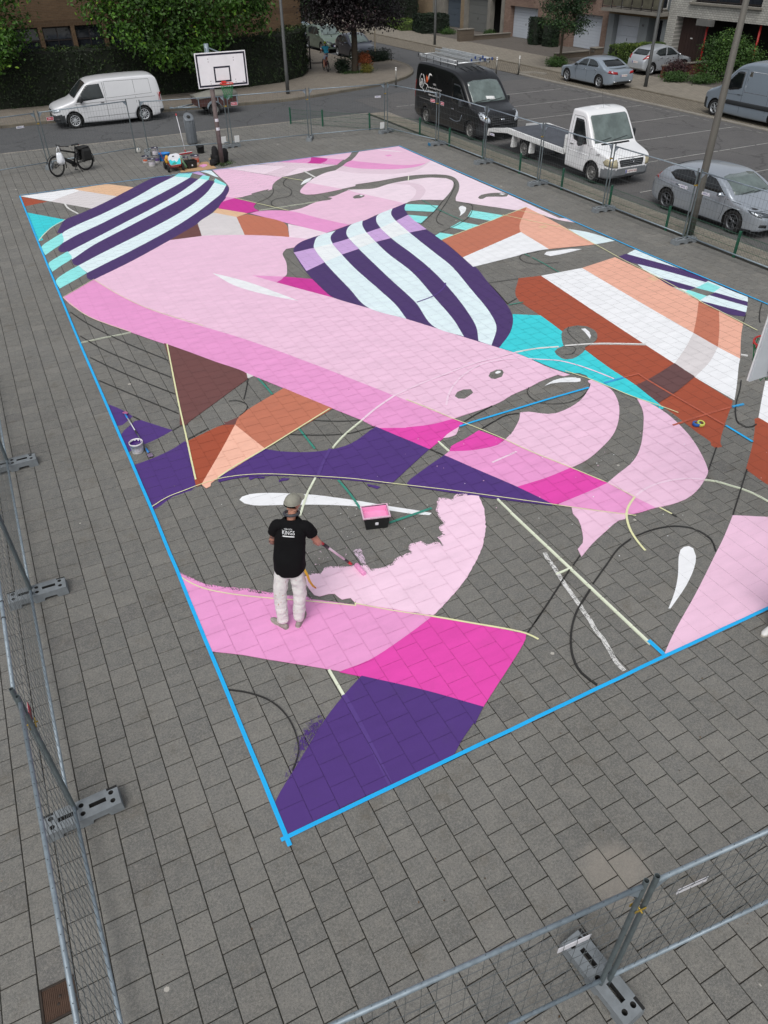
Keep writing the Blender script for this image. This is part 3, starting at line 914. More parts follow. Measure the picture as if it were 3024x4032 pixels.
("purple","1.544,1.477 2.113,0.943 2.613,0.410 2.401,0.254 2.392,0.273 2.124,0.124 1.961,0.012 1.813,-0.001 0.890,0.024 0.018,0.007 0.000,0.063 0.015,0.381 0.117,0.480 0.420,0.718 0.887,1.093 1.229,1.309"),
("white","6.556,1.338 6.679,1.430 6.770,1.453 6.848,1.434 6.866,1.368 6.775,1.223 6.548,1.038 6.198,0.833 5.916,0.703 5.698,0.607 5.673,0.620 5.981,0.822 6.243,1.033"),
("dry_mid_pink","0.027,4.361 0.158,4.139 0.336,3.899 0.448,3.804 0.739,3.607 0.962,3.428 1.305,3.150 1.515,3.001 1.493,2.947 1.279,3.084 0.928,3.333 0.615,3.550 0.315,3.827 0.143,4.083"),
("dry_purple","0.879,1.182 0.853,1.068 0.526,0.766 0.283,0.588 0.197,0.583 0.330,0.764 0.460,0.930 0.577,1.058 0.679,1.144 0.779,1.163"),
("dry_purple2","0.887,1.121 0.815,1.032 0.570,0.874 0.384,0.736 0.497,0.912 0.605,1.044 0.703,1.090 0.807,1.120"),
("purple","1.678,6.111 1.914,5.987 1.879,5.950 1.758,6.033 1.666,6.015 1.653,6.069"),
("purple","2.078,5.786 2.153,5.813 2.259,5.750 2.204,5.720 2.126,5.741 2.066,5.742"),
("purple","3.328,5.012 3.433,4.907 3.489,4.839 3.420,4.812 3.362,4.899 3.321,4.951"),
("turquoise","9.305,4.663 9.350,4.588 9.288,4.565 9.237,4.623"),
]
LINES = [
("tape_blue",0.048,"5.598,5.814 5.751,5.829 6.879,5.851 7.744,5.863 8.605,5.859"),
("paint_blue",0.06,"8.989,5.862 9.486,5.857"),
("tape_blue",0.048,"9.880,3.584 9.872,2.972"),
("tape_blue",0.06,"5.031,0.304 5.036,0.039"),
("tape_yellow",0.029,"1.689,11.778 1.238,8.979 1.043,7.668 0.944,7.022 0.858,6.439"),
("tape_yellow",0.017,"0.028,6.036 0.312,6.176 0.628,6.233 0.927,6.278 1.200,6.286 1.461,6.240 1.766,6.134 1.938,6.053 2.118,5.951 2.643,5.614 3.157,5.265 3.689,4.834 4.211,4.414 4.356,4.298 4.812,3.910 5.689,3.145 6.103,2.777 6.387,2.538 6.642,2.329"),
("tape_yellow",0.029,"3.750,7.516 2.199,6.786 1.495,6.483 1.199,6.318"),
("tape_yellow",0.02,"5.202,7.135 5.428,6.622 5.633,6.110 5.878,5.571 6.074,5.074 6.244,4.573 6.563,3.830 6.819,3.203 6.818,3.205 6.943,2.721"),
("tape_yellow",0.029,"7.102,2.316 7.156,2.104"),
("chalk_green",0.034,"4.118,6.853 3.806,6.666 3.562,6.506 3.262,6.260"),
("chalk_green",0.034,"2.645,5.566 2.475,5.366 2.346,5.208 2.184,4.966 2.049,4.757"),
("chalk_green",0.034,"1.228,1.746 1.232,1.317"),
("chalk_green",0.034,"4.993,3.679 4.991,3.291"),
("chalk_green",0.042,"4.984,3.287 5.015,0.246"),
("chalk_green",0.027,"5.028,1.848 4.748,1.839"),
("chalk_green",0.032,"5.005,5.572 5.017,5.212"),
("tape_yellow",0.035,"6.197,1.639 6.233,1.820 6.310,2.065 6.420,2.270 6.549,2.439 6.705,2.566 6.953,2.704"),
("chalk_green",0.027,"8.276,2.533 8.413,2.423 8.532,2.227 8.628,2.063 8.696,1.879 8.727,1.646"),
("tape_yellow",0.017,"0.032,4.225 0.142,4.014 0.293,3.812 0.637,3.512 1.061,3.211 1.275,3.073 1.625,2.834 1.982,2.583 1.996,2.622 2.371,2.283 2.783,1.950"),
("tape_yellow",0.029,"2.783,1.950 3.130,1.651 3.722,1.115 3.803,0.961"),
("tape_yellow",0.023,"8.625,6.643 8.846,6.140 8.980,5.669 9.142,5.118 9.317,4.709 9.450,4.322"),
("tape_yellow",0.026,"14.322,14.294 14.163,12.422 14.024,11.118 13.938,9.764 13.734,8.038 13.709,7.987 13.675,7.304 13.628,6.590 13.595,6.164"),
("tape_yellow",0.029,"10.516,14.851 14.556,16.300"),
("tape_yellow",0.029,"14.078,16.201 14.558,15.284"),
("tape_yellow",0.029,"13.410,15.981 13.834,15.061 14.222,14.164"),
("tape_yellow",0.035,"6.508,22.018 6.994,21.009 7.620,19.739"),
("chalk_green",0.027,"6.780,20.238 7.788,20.232 8.884,20.227"),
("tape_yellow",0.035,"8.919,23.705 9.398,22.912"),
("chalk_white",0.07,"9.945,24.171 9.970,23.091"),
("chalk_green",0.032,"13.064,21.595 12.729,21.012"),
("chalk_green",0.023,"-0.015,12.763 0.508,12.787 1.107,12.778"),
("chalk_green",0.023,"0.011,20.536 0.151,20.928 0.558,21.765 1.021,22.324"),
("tape_yellow",0.014,"0.025,15.685 0.918,16.554 1.262,15.301 1.740,13.989 2.664,12.336"),
("tape_yellow",0.014,"0.025,15.685 0.238,14.660 0.427,14.071 0.717,13.484 1.108,12.784"),
("chalk_white",0.05,"1.259,24.208 1.292,23.554 1.483,22.758"),
("chalk_white",0.06,"9.344,7.571 9.739,7.440 10.066,7.306 10.346,7.155 10.932,6.806"),
("chalk_white",0.06,"8.231,7.811 8.500,7.786 8.784,7.734 9.197,7.593"),
("chalk_white",0.06,"12.346,5.488 12.430,5.382"),
("marker",0.015,"0.050,14.646 0.278,13.845 0.838,12.396 1.521,10.986"),
("marker",0.015,"0.044,13.144 0.394,12.151 0.859,11.213 1.388,10.193"),
("marker",0.015,"0.059,11.931 0.359,11.260 0.889,10.195 1.282,9.477"),
("marker",0.015,"0.047,10.761 0.386,10.120 1.154,8.698"),
("marker",0.015,"0.898,8.147 1.087,8.262"),
("marker",0.017,"0.359,9.009 0.453,8.810"),
("marker",0.017,"1.059,7.728 1.497,7.916"),
("marker",0.015,"2.752,7.027 3.134,6.793 3.434,6.652 3.750,6.546 3.996,6.547 4.244,6.544"),
("marker",0.015,"3.312,7.280 3.721,7.024 4.098,6.864"),
("marker",0.017,"2.768,9.411 2.647,9.128 2.545,8.900 2.420,8.638"),
("marker",0.015,"2.134,8.711 2.268,8.667 2.342,8.590 2.406,8.449 2.397,8.349 2.290,8.174 2.148,8.072"),
("chalk_teal",0.04,"2.945,9.317 2.967,8.900 2.975,8.533"),
("chalk_teal",0.04,"2.969,7.124 2.970,6.371"),
("chalk_teal",0.04,"2.951,5.327 2.962,5.034 2.963,4.847 2.946,4.442"),
("chalk_teal",0.048,"3.012,3.931 3.377,3.941 3.946,3.952"),
("chalk_teal",0.032,"11.988,18.685 11.926,17.280 12.012,16.072"),
("chalk_teal",0.032,"11.944,12.724 11.956,12.058 11.915,11.147"),
("chalk_teal",0.04,"9.537,9.991 9.942,9.957"),
("marker",0.017,"7.097,1.159 7.241,1.405 7.189,1.691 6.989,1.864 6.652,1.954 6.299,1.960"),
("marker",0.02,"6.205,1.947 5.889,1.861 5.520,1.674 5.079,1.448"),
("marker",0.027,"4.973,1.378 4.515,1.106 4.207,0.818 4.010,0.525 3.948,0.283 3.997,0.052"),
("marker",0.017,"5.297,1.996 5.077,1.879"),
("marker",0.02,"4.973,1.827 4.294,1.427 3.897,1.200 4.254,1.401 3.732,1.113"),
("marker",0.015,"0.029,2.031 0.240,1.867 0.433,1.632 0.528,1.335 0.522,1.032 0.471,0.846 0.324,0.654"),
("marker",0.02,"11.463,4.674 11.159,4.428 10.675,4.076 10.339,3.782 10.146,3.532 10.164,3.375 10.282,3.337 10.415,3.365"),
("marker",0.02,"9.185,3.144 8.539,2.701"),
("marker",0.02,"9.123,2.422 7.980,1.660"),
("marker",0.02,"14.914,7.196 14.623,6.982 14.124,6.569 13.997,6.437"),
("marker",0.017,"12.361,11.730 11.700,11.985 11.578,12.266 11.655,12.549 11.856,12.716 12.431,12.706"),
("marker",0.017,"14.131,20.258 13.963,19.793 13.398,19.039 12.547,18.018 11.727,17.093 11.342,16.585 11.225,16.231 11.266,16.003"),
("marker",0.017,"13.077,17.642 13.144,17.446 12.980,17.072 12.343,16.314 11.786,15.920 10.816,15.456"),
("marker",0.017,"12.640,18.336 11.687,17.338 10.728,16.466"),
("marker",0.017,"8.099,22.550 7.964,22.092 7.549,21.469 6.967,21.057"),
("marker",0.017,"9.080,23.595 8.730,23.118 8.575,22.646 8.594,22.092 8.464,21.637 8.190,21.278 7.718,21.207 7.466,20.939 7.363,20.596 7.410,20.256"),
("marker",0.012,"7.570,6.422 7.437,6.298 7.369,6.062 7.424,5.821 7.607,5.681 7.912,5.588 8.252,5.646 8.596,5.847 8.729,5.974"),
("marker",0.017,"5.757,5.922 6.065,6.030 6.534,6.163"),
("marker",0.02,"5.898,5.560 6.266,5.677 6.589,5.752 6.829,5.700"),
("marker",0.017,"4.748,5.428 4.869,5.149"),
("marker",0.017,"9.884,11.406 10.727,11.282"),
("marker",0.017,"9.857,11.279 9.695,10.594 9.553,10.066 9.943,10.240"),
("marker",0.015,"9.699,7.516 9.752,7.837 9.859,8.138 10.020,8.310"),
("marker",0.015,"9.325,7.547 9.465,7.472 9.464,7.337 9.244,7.191 9.082,7.232"),
("marker",0.017,"14.031,6.882 13.640,6.602"),
("marker",0.017,"7.153,2.105 7.184,2.021"),
("court_old",0.04,"5.764,6.575 5.972,6.857 6.294,7.183 6.781,7.506 7.347,7.694 7.779,7.652 8.157,7.526 8.471,7.307"),
("court_old",0.04,"5.080,7.386 5.649,7.527 6.287,7.651 7.265,7.801 7.874,7.793 8.231,7.811"),
("court_old",0.04,"8.471,7.307 8.793,7.065 9.005,6.727 9.158,6.328 9.278,5.909"),
("court_old",0.04,"5.479,4.566 6.041,4.650"),
("court_old",0.04,"6.993,2.720 7.198,2.778 7.507,2.804 7.856,2.754 8.089,2.663 8.276,2.533"),
("court_old",0.048,"4.118,6.853 4.522,7.106 5.126,7.406"),
("court_faint",0.056,"3.208,6.245 2.915,5.888 2.702,5.595"),
("court_faint",0.056,"1.232,1.317 1.231,0.831 1.193,0.022"),
("court_rust",0.04,"9.486,5.857 9.860,5.846 9.839,5.610 9.875,3.618"),
("court_rust",0.04,"9.039,4.037 10.007,4.037 10.483,4.012"),
("court_faint",0.04,"8.588,12.994 9.092,13.025"),
("court_faint",0.04,"7.661,11.176 8.237,11.341 8.712,11.670 8.920,11.930"),
("paint_blue",0.05,"10.501,4.013 10.775,3.986"),
("dry_chalk",0.062,"4.882,2.282 4.835,2.151 4.796,1.903 4.751,1.715 4.698,1.490 4.681,1.346 4.647,1.184 4.615,0.997 4.551,0.749 4.537,0.593 4.476,0.387 4.433,0.205 4.421,0.062"),
]
SPRAY = ((0.66, 1.0), -2.35, (0.50, 0.80))
# ------------------------------------------------------------------ mural painted over the slabs
def paint_mat(name, col, rough=.62, streak=.5, var=.07):
 k = NT('paint_' + name)
 p = k.pos('world')
 c = lin(col)
 # roller coverage: broad blotches and slight lap marks
 mp = k.n('Mapping'); k.l(p, mp.inputs[0])
 mp.inputs['Rotation'].default_value = (0, 0, .5)
 mp.inputs['Scale'].default_value = (1.2, 4.5, 1)
 f = k.noise(mp.outputs[0], 1.1, 4, .6)
 b = k.mix(k.ramp(f, [(0.3, 0.0), (0.72, 1.0)]), tuple(v * (1 - var) for v in c), tuple(min(.93, v * (1 + var * .5)) for v in c))
 g = k.noise(p, .8, 3)
 b = k.mix(k.ramp(g, [(0.48, 0.0), (0.75, streak * .22)]), b, tuple(v * .72 for v in c))
 # concrete grain telling through the film, scuffs
 d = k.noise(p, 150, 3, .8)
 b = k.mix(k.ramp(d, [(0.30, 0.45), (0.42, 0.0)]), b, tuple(v * .62 for v in c))
 # foot dust and scuffs
 q = k.noise(p, 2.6, 6, .72)
 b = k.mix(k.ramp(q, [(0.52, 0.0), (0.74, .22)]), b, tuple(v * .6 + .03 for v in c))
 k.base(b)
 if name.startswith(('dry', 'smear')):
  # starved roller: the film breaks up into specks and streaks
  mq = k.n('Mapping'); k.l(p, mq.inputs[0])
  mq.inputs['Rotation'].default_value = (0, 0, .9)
  mq.inputs['Scale'].default_value = (1, .25, 1)
  hi = k.noise(mq.outputs[0], 95, 4, .8)
  lo = k.noise(p, 11, 3, .6)
  thr = {'dry_purple': .56, 'dry_purple2': .50, 'dry_chalk': .47}.get(name, .48)
  k.l(k.math('GREATER_THAN', k.math('ADD', k.math('MULTIPLY', hi, .75), k.math('MULTIPLY', lo, .25)), thr), k.b.inputs['Alpha'])
 k.l(k.ramp(f, [(0.2, rough - .08), (0.8, rough + .08)]), k.b.inputs['Roughness'])
 k.b.inputs['Specular IOR Level'].default_value = .35
 k.bump(d, .12, .003)
 return k.m
PAINT = {
 'white': (238, 240, 243), 'rust': (164, 79, 54), 'tan': (226, 187, 152), 'light_grey': (217, 212, 213),
 'turquoise': (58, 208, 217), 'purple_far': (74, 52, 106), 'purple': (79, 52, 123), 'ice': (224, 241, 247), 'ice_light': (238, 243, 246),
 'aqua': (146, 233, 231), 'lilac': (203, 168, 219), 'light_pink': (236, 196, 220), 'pale_mauve': (227, 205, 218),
 'pale_pink': (240, 221, 233), 'mid_pink': (232, 156, 207), 'hot_pink_far': (203, 54, 153), 'hot_pink': (226, 72, 172),
 'terracotta': (192, 117, 92), 'peach': (233, 176, 154), 'light_peach': (244, 188, 165), 'brown': (110, 71, 69), 'mauve_brown': (102, 71, 71),
 'fresh_pink': (243, 208, 229), 'smear_pink': (196, 178, 197),
 'tape_blue': (32, 174, 238), 'paint_blue': (58, 160, 215), 'tape_yellow': (226, 226, 178), 'chalk_green': (226, 232, 210),
 'chalk_white': (222, 222, 220), 'marker': (48, 47, 46), 'chalk_teal': (60, 138, 122), 'court_old': (241, 211, 230), 'court_faint': (86, 61, 132), 'court_rust': (184, 96, 74)}
PAINT.update({'dry_fresh_pink': PAINT['fresh_pink'], 'dry_mid_pink': PAINT['mid_pink'], 'dry_purple': PAINT['purple'], 'dry_purple2': PAINT['purple'], 'smear_pink': (220, 196, 216), 'dry_chalk': (218, 218, 216)})
PM = {}
def pm(c):
 if c not in PM:
  PM[c] = paint_mat(c, PAINT[c], rough=(.5 if c.startswith('tape') else .62))
  j = NT('paint_in_joint_' + c)
  cc = lin(PAINT[c])
  k1, k2 = (.80, 1.0) if sum(cc) > 1.7 else (.66, .96)
  j.base(j.mix(j.ramp(j.noise(j.pos('world'), 30, 3), [(0.35, 0.0), (0.65, 1.0)]), tuple(v * k1 for v in cc), tuple(v * k2 for v in cc)))
  j.b.inputs['Roughness'].default_value = .8
  PM[c + '_joint'] = j.m
 return PM[c]
def pts_of(s):
 return [tuple(float(v) for v in q.split(',')) for q in s.split()]
tile_map = {}
for t in tiles:
 tile_map[(t[0], t[1])] = t
def tiles_over(x0, y0, x1, y1):
 for k in range(math.floor((x0 - X0) / TILE), math.floor((x1 - X0) / TILE) + 1):
  for j in range(math.floor((y0 - phase(k)) / TILE), math.floor((y1 - phase(k)) / TILE) + 1):
   if (k, j) in tile_map:
    yield tile_map[(k, j)]
mural = thing('mural', 'unfinished mural of pink flamingos and striped shells painted over the paving', 'mural', (0, 0, 0))
tile_top = {}
def bbox(P):
 xs = [p[0] for p in P]; ys = [p[1] for p in P]
 return (min(xs), min(ys), max(xs), max(ys))
NICE = {'dry_fresh_pink': 'dry brushed pink', 'dry_mid_pink': 'dry brushed pink', 'dry_purple': 'dry brushed purple', 'dry_purple2': 'dry brushed purple', 'smear_pink': 'thin pink smear', 'bare': 'bare grey', 'purple_far': 'dark purple', 'hot_pink_far': 'hot pink', 'ice': 'icy white', 'ice_light': 'icy white'}
def ragged(P, amp, step):
 """brush edge: small irregular steps along an outline"""
 out = []
 rr = random.Random(int(abs(P[0][0]) * 1000))
 n = len(P)
 for i in range(n):
  a, b = Vector(P[i]), Vector(P[(i + 1) % n])
  L = (b - a).length
  k = max(1, int(L / step))
  for q in range(k):
   p = a.lerp(b, q / k)
   if q:
    nrm = Vector((-(b - a).y, (b - a).x)) / max(L, 1e-6)
    p = p + nrm * rr.uniform(-amp, amp)
   out.append((p.x, p.y))
 return out
for col, s in PATCHES:
 P = smooth_poly(pts_of(s))
 if col.startswith(('dry', 'smear', 'fresh')):
  P = ragged(P, .012, .05)
 else:
  P = ragged(P, .0035, .09)
 bb = bbox(P)
 mb = MB()
 top = SLAB_FIELD if col == 'bare' else pm(col)
 jm = SAND if col == 'bare' else PM[col + '_joint']
 mb.use(top); mb.use(jm)
 tl = mb.bm.loops.layers.color.new('tone') if col == 'bare' else None
 mb.use(top)
 g = JOINT * .34
 pieces = []
 for t in tiles_over(*bb):
  c = clip_rect(P, t[2] + g, t[3] + g, t[2] + TILE - g, t[3] + TILE - g)
  if c and abs(area(c)) > 2e-5:
   pieces.append((t, c))
 lv = 1 + max([tile_top.get(t[:2], -1) for t, c in pieces] or [0])
 for t, c in pieces:
  tile_top[t[:2]] = lv
 z = .0006 + lv * .0004
 zj = -.0030 + lv * .0003
 for t, c in pieces:
  tri_fill(mb, c, z)
 if not col.startswith(('dry', 'smear')):
  mb.use(jm)
  tri_fill(mb, P, zj)
 for f in mb.bm.faces:
  f.normal_update()
  if f.normal.z < 0:
   f.normal_flip()
  if tl:
   for lp in f.loops:
    lp[tl] = (.5, .5, .5, 1)
 o = mb.build('painted_patch', None, mural, fix=False)
 o['label'] = NICE.get(col, col.replace('_', ' ')) + (' patch left unpainted' if col == 'bare' else ' painted patch')
ZTOP = .0006 + (max(tile_top.values()) + 2) * .0004
def ribbon(P, w):
 """left and right rails of a strip"""
 n = len(P)
 Lf, Rt = [], []
 for i in range(n):
  a = Vector(P[max(0, i - 1)]); b = Vector(P[i]); c = Vector(P[min(n - 1, i + 1)])
  d1 = (b - a); d2 = (c - b)
  if d1.length < 1e-6: d1 = d2
  if d2.length < 1e-6: d2 = d1
  d1 = d1.normalized(); d2 = d2.normalized()
  t = (d1 + d2)
  t = t.normalized() if t.length > 1e-4 else d1
  nn = Vector((-t.y, t.x))
  ww = w / 2 / max(.5, nn.dot(Vector((-d1.y, d1.x))))
  Lf.append(b + nn * ww); Rt.append(b - nn * ww)
 return Lf, Rt
rl = random.Random(11)
def strip(name, col, w, P, z, zj, parent, broken=0.0, wob=0.0, clip=True):
 Lf, Rt = ribbon(P, w)
 mb = MB()
 mb.use(pm(col)); mb.use(PM[col + '_joint']); mb.use(pm(col))
 for i in range(len(P) - 1):
  if broken and rl.random() < broken:
   continue
  q = [Lf[i], Lf[i + 1], Rt[i + 1], Rt[i]]
  if wob:
   ctr = (q[0] + q[2]) / 2
   q = [v + (v - ctr) * rl.uniform(-wob, wob) for v in q]
  q = [(v.x, v.y) for v in q]
  if not clip:
   mb.use(pm(col)); mb.poly([(a, b, z) for a, b in q]); continue
  bb = bbox(q)
  mb.use(pm(col))
  g = JOINT * .36
  for t in tiles_over(*bb):
   c = clip_rect(q, t[2] + g, t[3] + g, t[2] + TILE - g, t[3] + TILE - g)
   if c and abs(area(c)) > 1e-6:
    mb.poly([(a, b, z) for a, b in c])
  if not broken:
   mb.use(PM[col + '_joint']); mb.poly([(a, b, zj) for a, b in q])
 for f in mb.bm.faces:
  f.normal_update()
  if f.normal.z < 0:
   f.normal_flip()
 return mb.build(name, None, parent, fix=False)
for i, (col, w, s) in enumerate(LINES):
 P = smooth_poly(pts_of(s), closed=False, step=.08, ang=50)
 z = ZTOP + .0012 + (i % 5) * .0002
 zj = .0010 + (i % 5) * .0002
 if col.startswith('tape'):
  o = strip('masking_tape', col, w, P, z + .0012, zj, mural, clip=False)
 elif col == 'marker':
  o = strip('sketch_line', col, w, ragged(P + P[-2:0:-1], 0, 9)[:len(P)], z, zj, mural)
 elif col.startswith('court'):
  o = strip('old_court_line', col, w, P, z - .0010, zj, mural)
 elif col == 'dry_chalk':
  o = strip('chalk_line', col, w, [(x + rl.uniform(-.006, .006), y + rl.uniform(-.006, .006)) for x, y in P], z, z - .0001, mural, broken=1e-9, wob=0)
 else:
  o = strip('chalk_line', col, w, P, z, zj, mural, broken=(.02 if 'teal' in col else 0))
# overspray beside the purple point, drips and footmarks
rs = random.Random(5)
def specks(col, cx, cy, sx, sy, n, r0, r1, rot=0):
 mb = MB()
 for _ in range(n):
  a, b = rs.gauss(0, sx), rs.gauss(0, sy)
  x = cx + a * math.cos(rot) - b * math.sin(rot); y = cy + a * math.sin(rot) + b * math.cos(rot)
  r = rs.uniform(r0, r1); k = rs.randint(5, 7); ph = rs.random() * 6
  mb.poly([(x + r * rs.uniform(.6, 1.2) * math.cos(ph + 2 * PI * i / k), y + r * rs.uniform(.6, 1.2) * math.sin(ph + 2 * PI * i / k), ZTOP + .0034) for i in range(k)])
 o = mb.build('paint_specks', pm(col), mural, fix=False)
 o['kind'] = 'stuff'
specks('purple', *SPRAY[0], .16, .05, 420, .001, .004, SPRAY[1])
specks('fresh_pink', 1.95, 3.6, .25, .18, 26, .004, .012)
specks('chalk_white', 2.6, 4.2, .8, .5, 40, .004, .012)
specks('light_pink', 6.2, 4.3, 1.2, .9, 30, .004, .014)
specks('white', 7.5, 2.8, 1.4, 1.0, 24, .004, .013)

# blue tape round the court, one thing per side
for i, (nm, P, w, cl) in enumerate((
 ('near', [(-.06, -.02), (2, -.006), (5, .01), (7.05, .006), (9.58, .0), (15.0, -.02)], .046, 'along the near edge of the mural'),
 ('left', [(.0, -.12), (.01, 3), (.02, 6), (-.02, 12.8), (-.02, 19), (0, 25.9)], .048, 'along the left edge of the mural beside the purple bucket'),
 ('right', [(14.98, -.02), (14.98, 7.1), (14.9, 11.6), (14.93, 13), (14.99, 26)], .045, 'along the right edge of the mural facing the parked cars'),
 ('far', [(0, 25.98), (3, 26.05), (8, 26.0), (15, 25.98)], .03, 'along the far edge of the mural near the basket'))):
 Q = smooth_poly(P, closed=False, step=.3)
 Q = [(x + rs.uniform(-.003, .003), y + rs.uniform(-.003, .003)) for x, y in Q]
 Lf, Rt = ribbon(Q, w)
 mb = MB()
 for a in range(len(Q) - 1):
  zz = ZTOP + .0040 + (.0006 if nm in ('near', 'far') else 0)
  mb.poly([(*Rt[a], zz), (*Rt[a + 1], zz), (*Lf[a + 1], zz), (*Lf[a], zz)])
 bmesh.ops.remove_doubles(mb.bm, verts=mb.bm.verts, dist=1e-5)
 o = mb.build('border_tape', pm('tape_blue'), fix=False)
 tag(o, 'strip of bright blue tape ' + cl, 'tape', 'blue tape round the mural')

print('top layer', max(tile_top.values()))

# ------------------------------------------------------------------ site fence panels on concrete feet
GALV = mat('galvanised_tube', (136, 149, 158), .48, .3, var=.22, scale=14)
GALV_DULL = mat('galvanised_post', (98, 108, 111), .55, .3, var=.25, scale=10)
WIRE = mat('galvanised_wire', (100, 106, 108), .55, .3, var=.1)
CONC_FOOT = mat('fence_foot_concrete', (120, 126, 130), .88, var=.2, scale=7, bump=.35)
HOLE = mat('hole_dark', (34, 34, 34), .95, var=.1)
SIGN_RED = mat('red_sign_plate', (178, 44, 62), .45, var=.1)
SIGN_WHITE = mat('white_sign_plate', (216, 216, 222), .45, var=.06)
SIGN_BLUE = mat('blue_print', (30, 52, 120), .5, var=.05)
BRASS = mat('brass_clamp', (176, 150, 70), .4, .7, var=.2, scale=20)
ZIP = mat('plastic_tie_black', (18, 18, 20), .5)
PAPER = mat('white_paper', (214, 216, 216), .8, var=.06)

PL, PH = 3.46, 1.98
def fence_meshes():
 d = {}
 mb = MB(); mb.tube([(0, 0, .03), (0, 0, PH)], .021, 12, cap=False)
 mb.tube([(0, 0, PH - .012), (0, 0, .04)], .0175, 12, cap=False)
 mb.lathe([(.0175, PH), (.021, PH)], 12)
 mb.lathe([(.001, PH - .18), (.0178, PH - .18)], 12)
 d['post'] = mb.mesh('post', GALV_DULL)
 mb = MB(); mb.tube([(.02, 0, 0), (PL - .02, 0, 0)], .0185, 12); d['rail'] = mb.mesh('rail', GALV)
 mb = MB()
 mb.prism([(.02, 0), (.15, 0), (.02, -.14)], -.004, .004, frame((0, 0, 0), (1, 0, 0), (0, 0, 1)))
 d['gusset'] = mb.mesh('corner_gusset', GALV)
 mb = MB()
 z0, z1 = .22, PH - .06
 n = 30
 for i in range(1, n):
  x = PL * i / n
  k = .013
  zs = [z0, z0 + .42, z0 + .47, z0 + .52, z1 - .52, z1 - .47, z1 - .42, z1 + .02]
  ys = [0, 0, k, 0, 0, k, 0, 0]
  mb.tube([(x, y, z) for y, z in zip(ys, zs)],   .0025, 4, cap=False)
 for i in range(1, 8):
  z = z0 + (z1 - z0) * i / 8
  mb.tube([(.01, .003, z), (PL - .01, .003, z)],   .0025, 4, cap=False)
 d['mesh'] = mb.mesh('wire_mesh', WIRE)
 return d
FM = fence_meshes()
def sign_plate(parent, x, z, kind, side=-1, w=None, tilt=0.0):
 """small plate wired onto a fence panel; side -1 faces local -y"""
 w = w or (.26 if kind == 'red' else .28)
 hgt = .12 if kind == 'red' else .075
 mb = MB(); mb.box((0, 0, 0), (w, .006, hgt), bev=.002)
 o = mb.build('sign_plate', SIGN_RED if kind == 'red' else SIGN_WHITE, parent, (x, side * .012, z))
 o.rotation_euler = (0, tilt, 0)
 xa = (1, 0, 0) if side < 0 else (-1, 0, 0)
 F = frame((0, side * .0045, 0), xa, (0, 0, 1))
 if kind == 'red':
  mb = MB()
  for s in (-1, 1):
   mb.box((0, side * .0035, s * (hgt / 2 - .006)), (w, .002, .012))
   mb.box((s * (w / 2 - .005), side * .0035, 0), (.010, .002, hgt - .024))
  mb.build('sign_border', SIGN_WHITE, o)
  mb = MB()
  for i, ww in enumerate((.016, .0, .012, .016, .012, .018, .014, .016, .012)):
   if ww:
    mb.box((-side * (-.085 + i * .0205) * -1, side * .004, 0), (ww, .002, .026))
  mb.build('sign_print', SIGN_WHITE, o)
 else:
  text_mesh('sign_lettering', 'HERAS', .062, SIGN_BLUE, o, F @ Matrix.Translation((-.02, 0, 0)))
  mb = MB()
  mb.prism([(.105, -.025), (.118, -.025), (.126, .025), (.113, .025)], 0, .001, F)
  mb.build('sign_mark', SIGN_BLUE, o)
 return o
def fence_panel(p0, p1, label, signs=(), group='temporary fence panels round the square', clamp=True):
 a, b = Vector((*p0, 0)), Vector((*p1, 0))
 L = (b - a).length
 t = thing('site_fence', label, 'fence panel', a, math.atan2(b.y - a.y, b.x - a.x), group)
 sx = L / PL
 off = .035
 def put(nm, key, loc, sc=(1, 1, 1)):
  o = add(nm, FM[key], t, loc); o.scale = sc; return o
 put('post', 'post', (off, 0, 0)); put('post', 'post', (L - off, 0, 0))
 s2 = (L - 2 * off) / PL
 put('top_rail', 'rail', (off, 0, PH - .07), (s2, 1, 1)); put('bottom_rail', 'rail', (off, 0, .21), (s2, 1, 1))
 put('wire_mesh', 'mesh', (off, 0, 0), (s2, 1, 1))['kind'] = 'stuff'
 put('corner_gusset', 'gusset', (off, 0, PH - .09)); put('corner_gusset', 'gusset', (L - off, 0, PH - .09), (-1, 1, 1))
 if clamp:
  mb = MB()
  mb.box((0, .028, 0), (.11, .010, .04), bev=.004)
  mb.box((0, -.028, 0), (.10, .008, .03), bev=.003)
  mb.tube([(.0, -.05, 0), (.0, .055, 0)], .008, 6)
  mb.build('clamp', BRASS, t, (L, 0, 1.55))
 for s in signs:
  sign_plate(t, *s)
 return t
# concrete foot with its pockets cut in
def foot_mesh():
 mb = MB().use(CONC_FOOT)
 Lx, Wy, Hz = .76, .235, .135
 prof = [(-Lx / 2, 0), (-Lx / 2 + .14, 0), (-Lx / 2 + .155, .05), (-.075, .05), (-.06, 0), (.06, 0), (.075, .05), (Lx / 2 - .155, .05), (Lx / 2 - .14, 0), (Lx / 2, 0), (Lx / 2 - .008, Hz), (-Lx / 2 + .008, Hz)]
 mb.prism(prof, -Wy / 2, Wy / 2, frame((0, 0, 0), (1, 0, 0), (0, 0, 1)))
 o = mb.build('fence_foot', None)
 mc = MB().use(CONC_FOOT).use(HOLE)
 for x in (-.30, 0, .30):
  for y in (-.05, .05):
   mc.lathe([(.026, .03), (.026, .2)], 14, Matrix.Translation((x, y, 0)), cap=True)
 mc.box((-.155, 0, .12), (.17, .05, .16)); mc.box((.155, 0, .12), (.17, .05, .16))
 for sx in (-1, 1):
  mc.box((sx * (Lx / 2 - .035), .105, .138), (.16, .04, .016))
 c = mc.build('cut', None)
 bool_cut(o, c)
 me = o.data
 print('FOOT', len(me.vertices), len(me.polygons))
 bpy.data.objects.remove(o)
 return me
FOOT = foot_mesh()
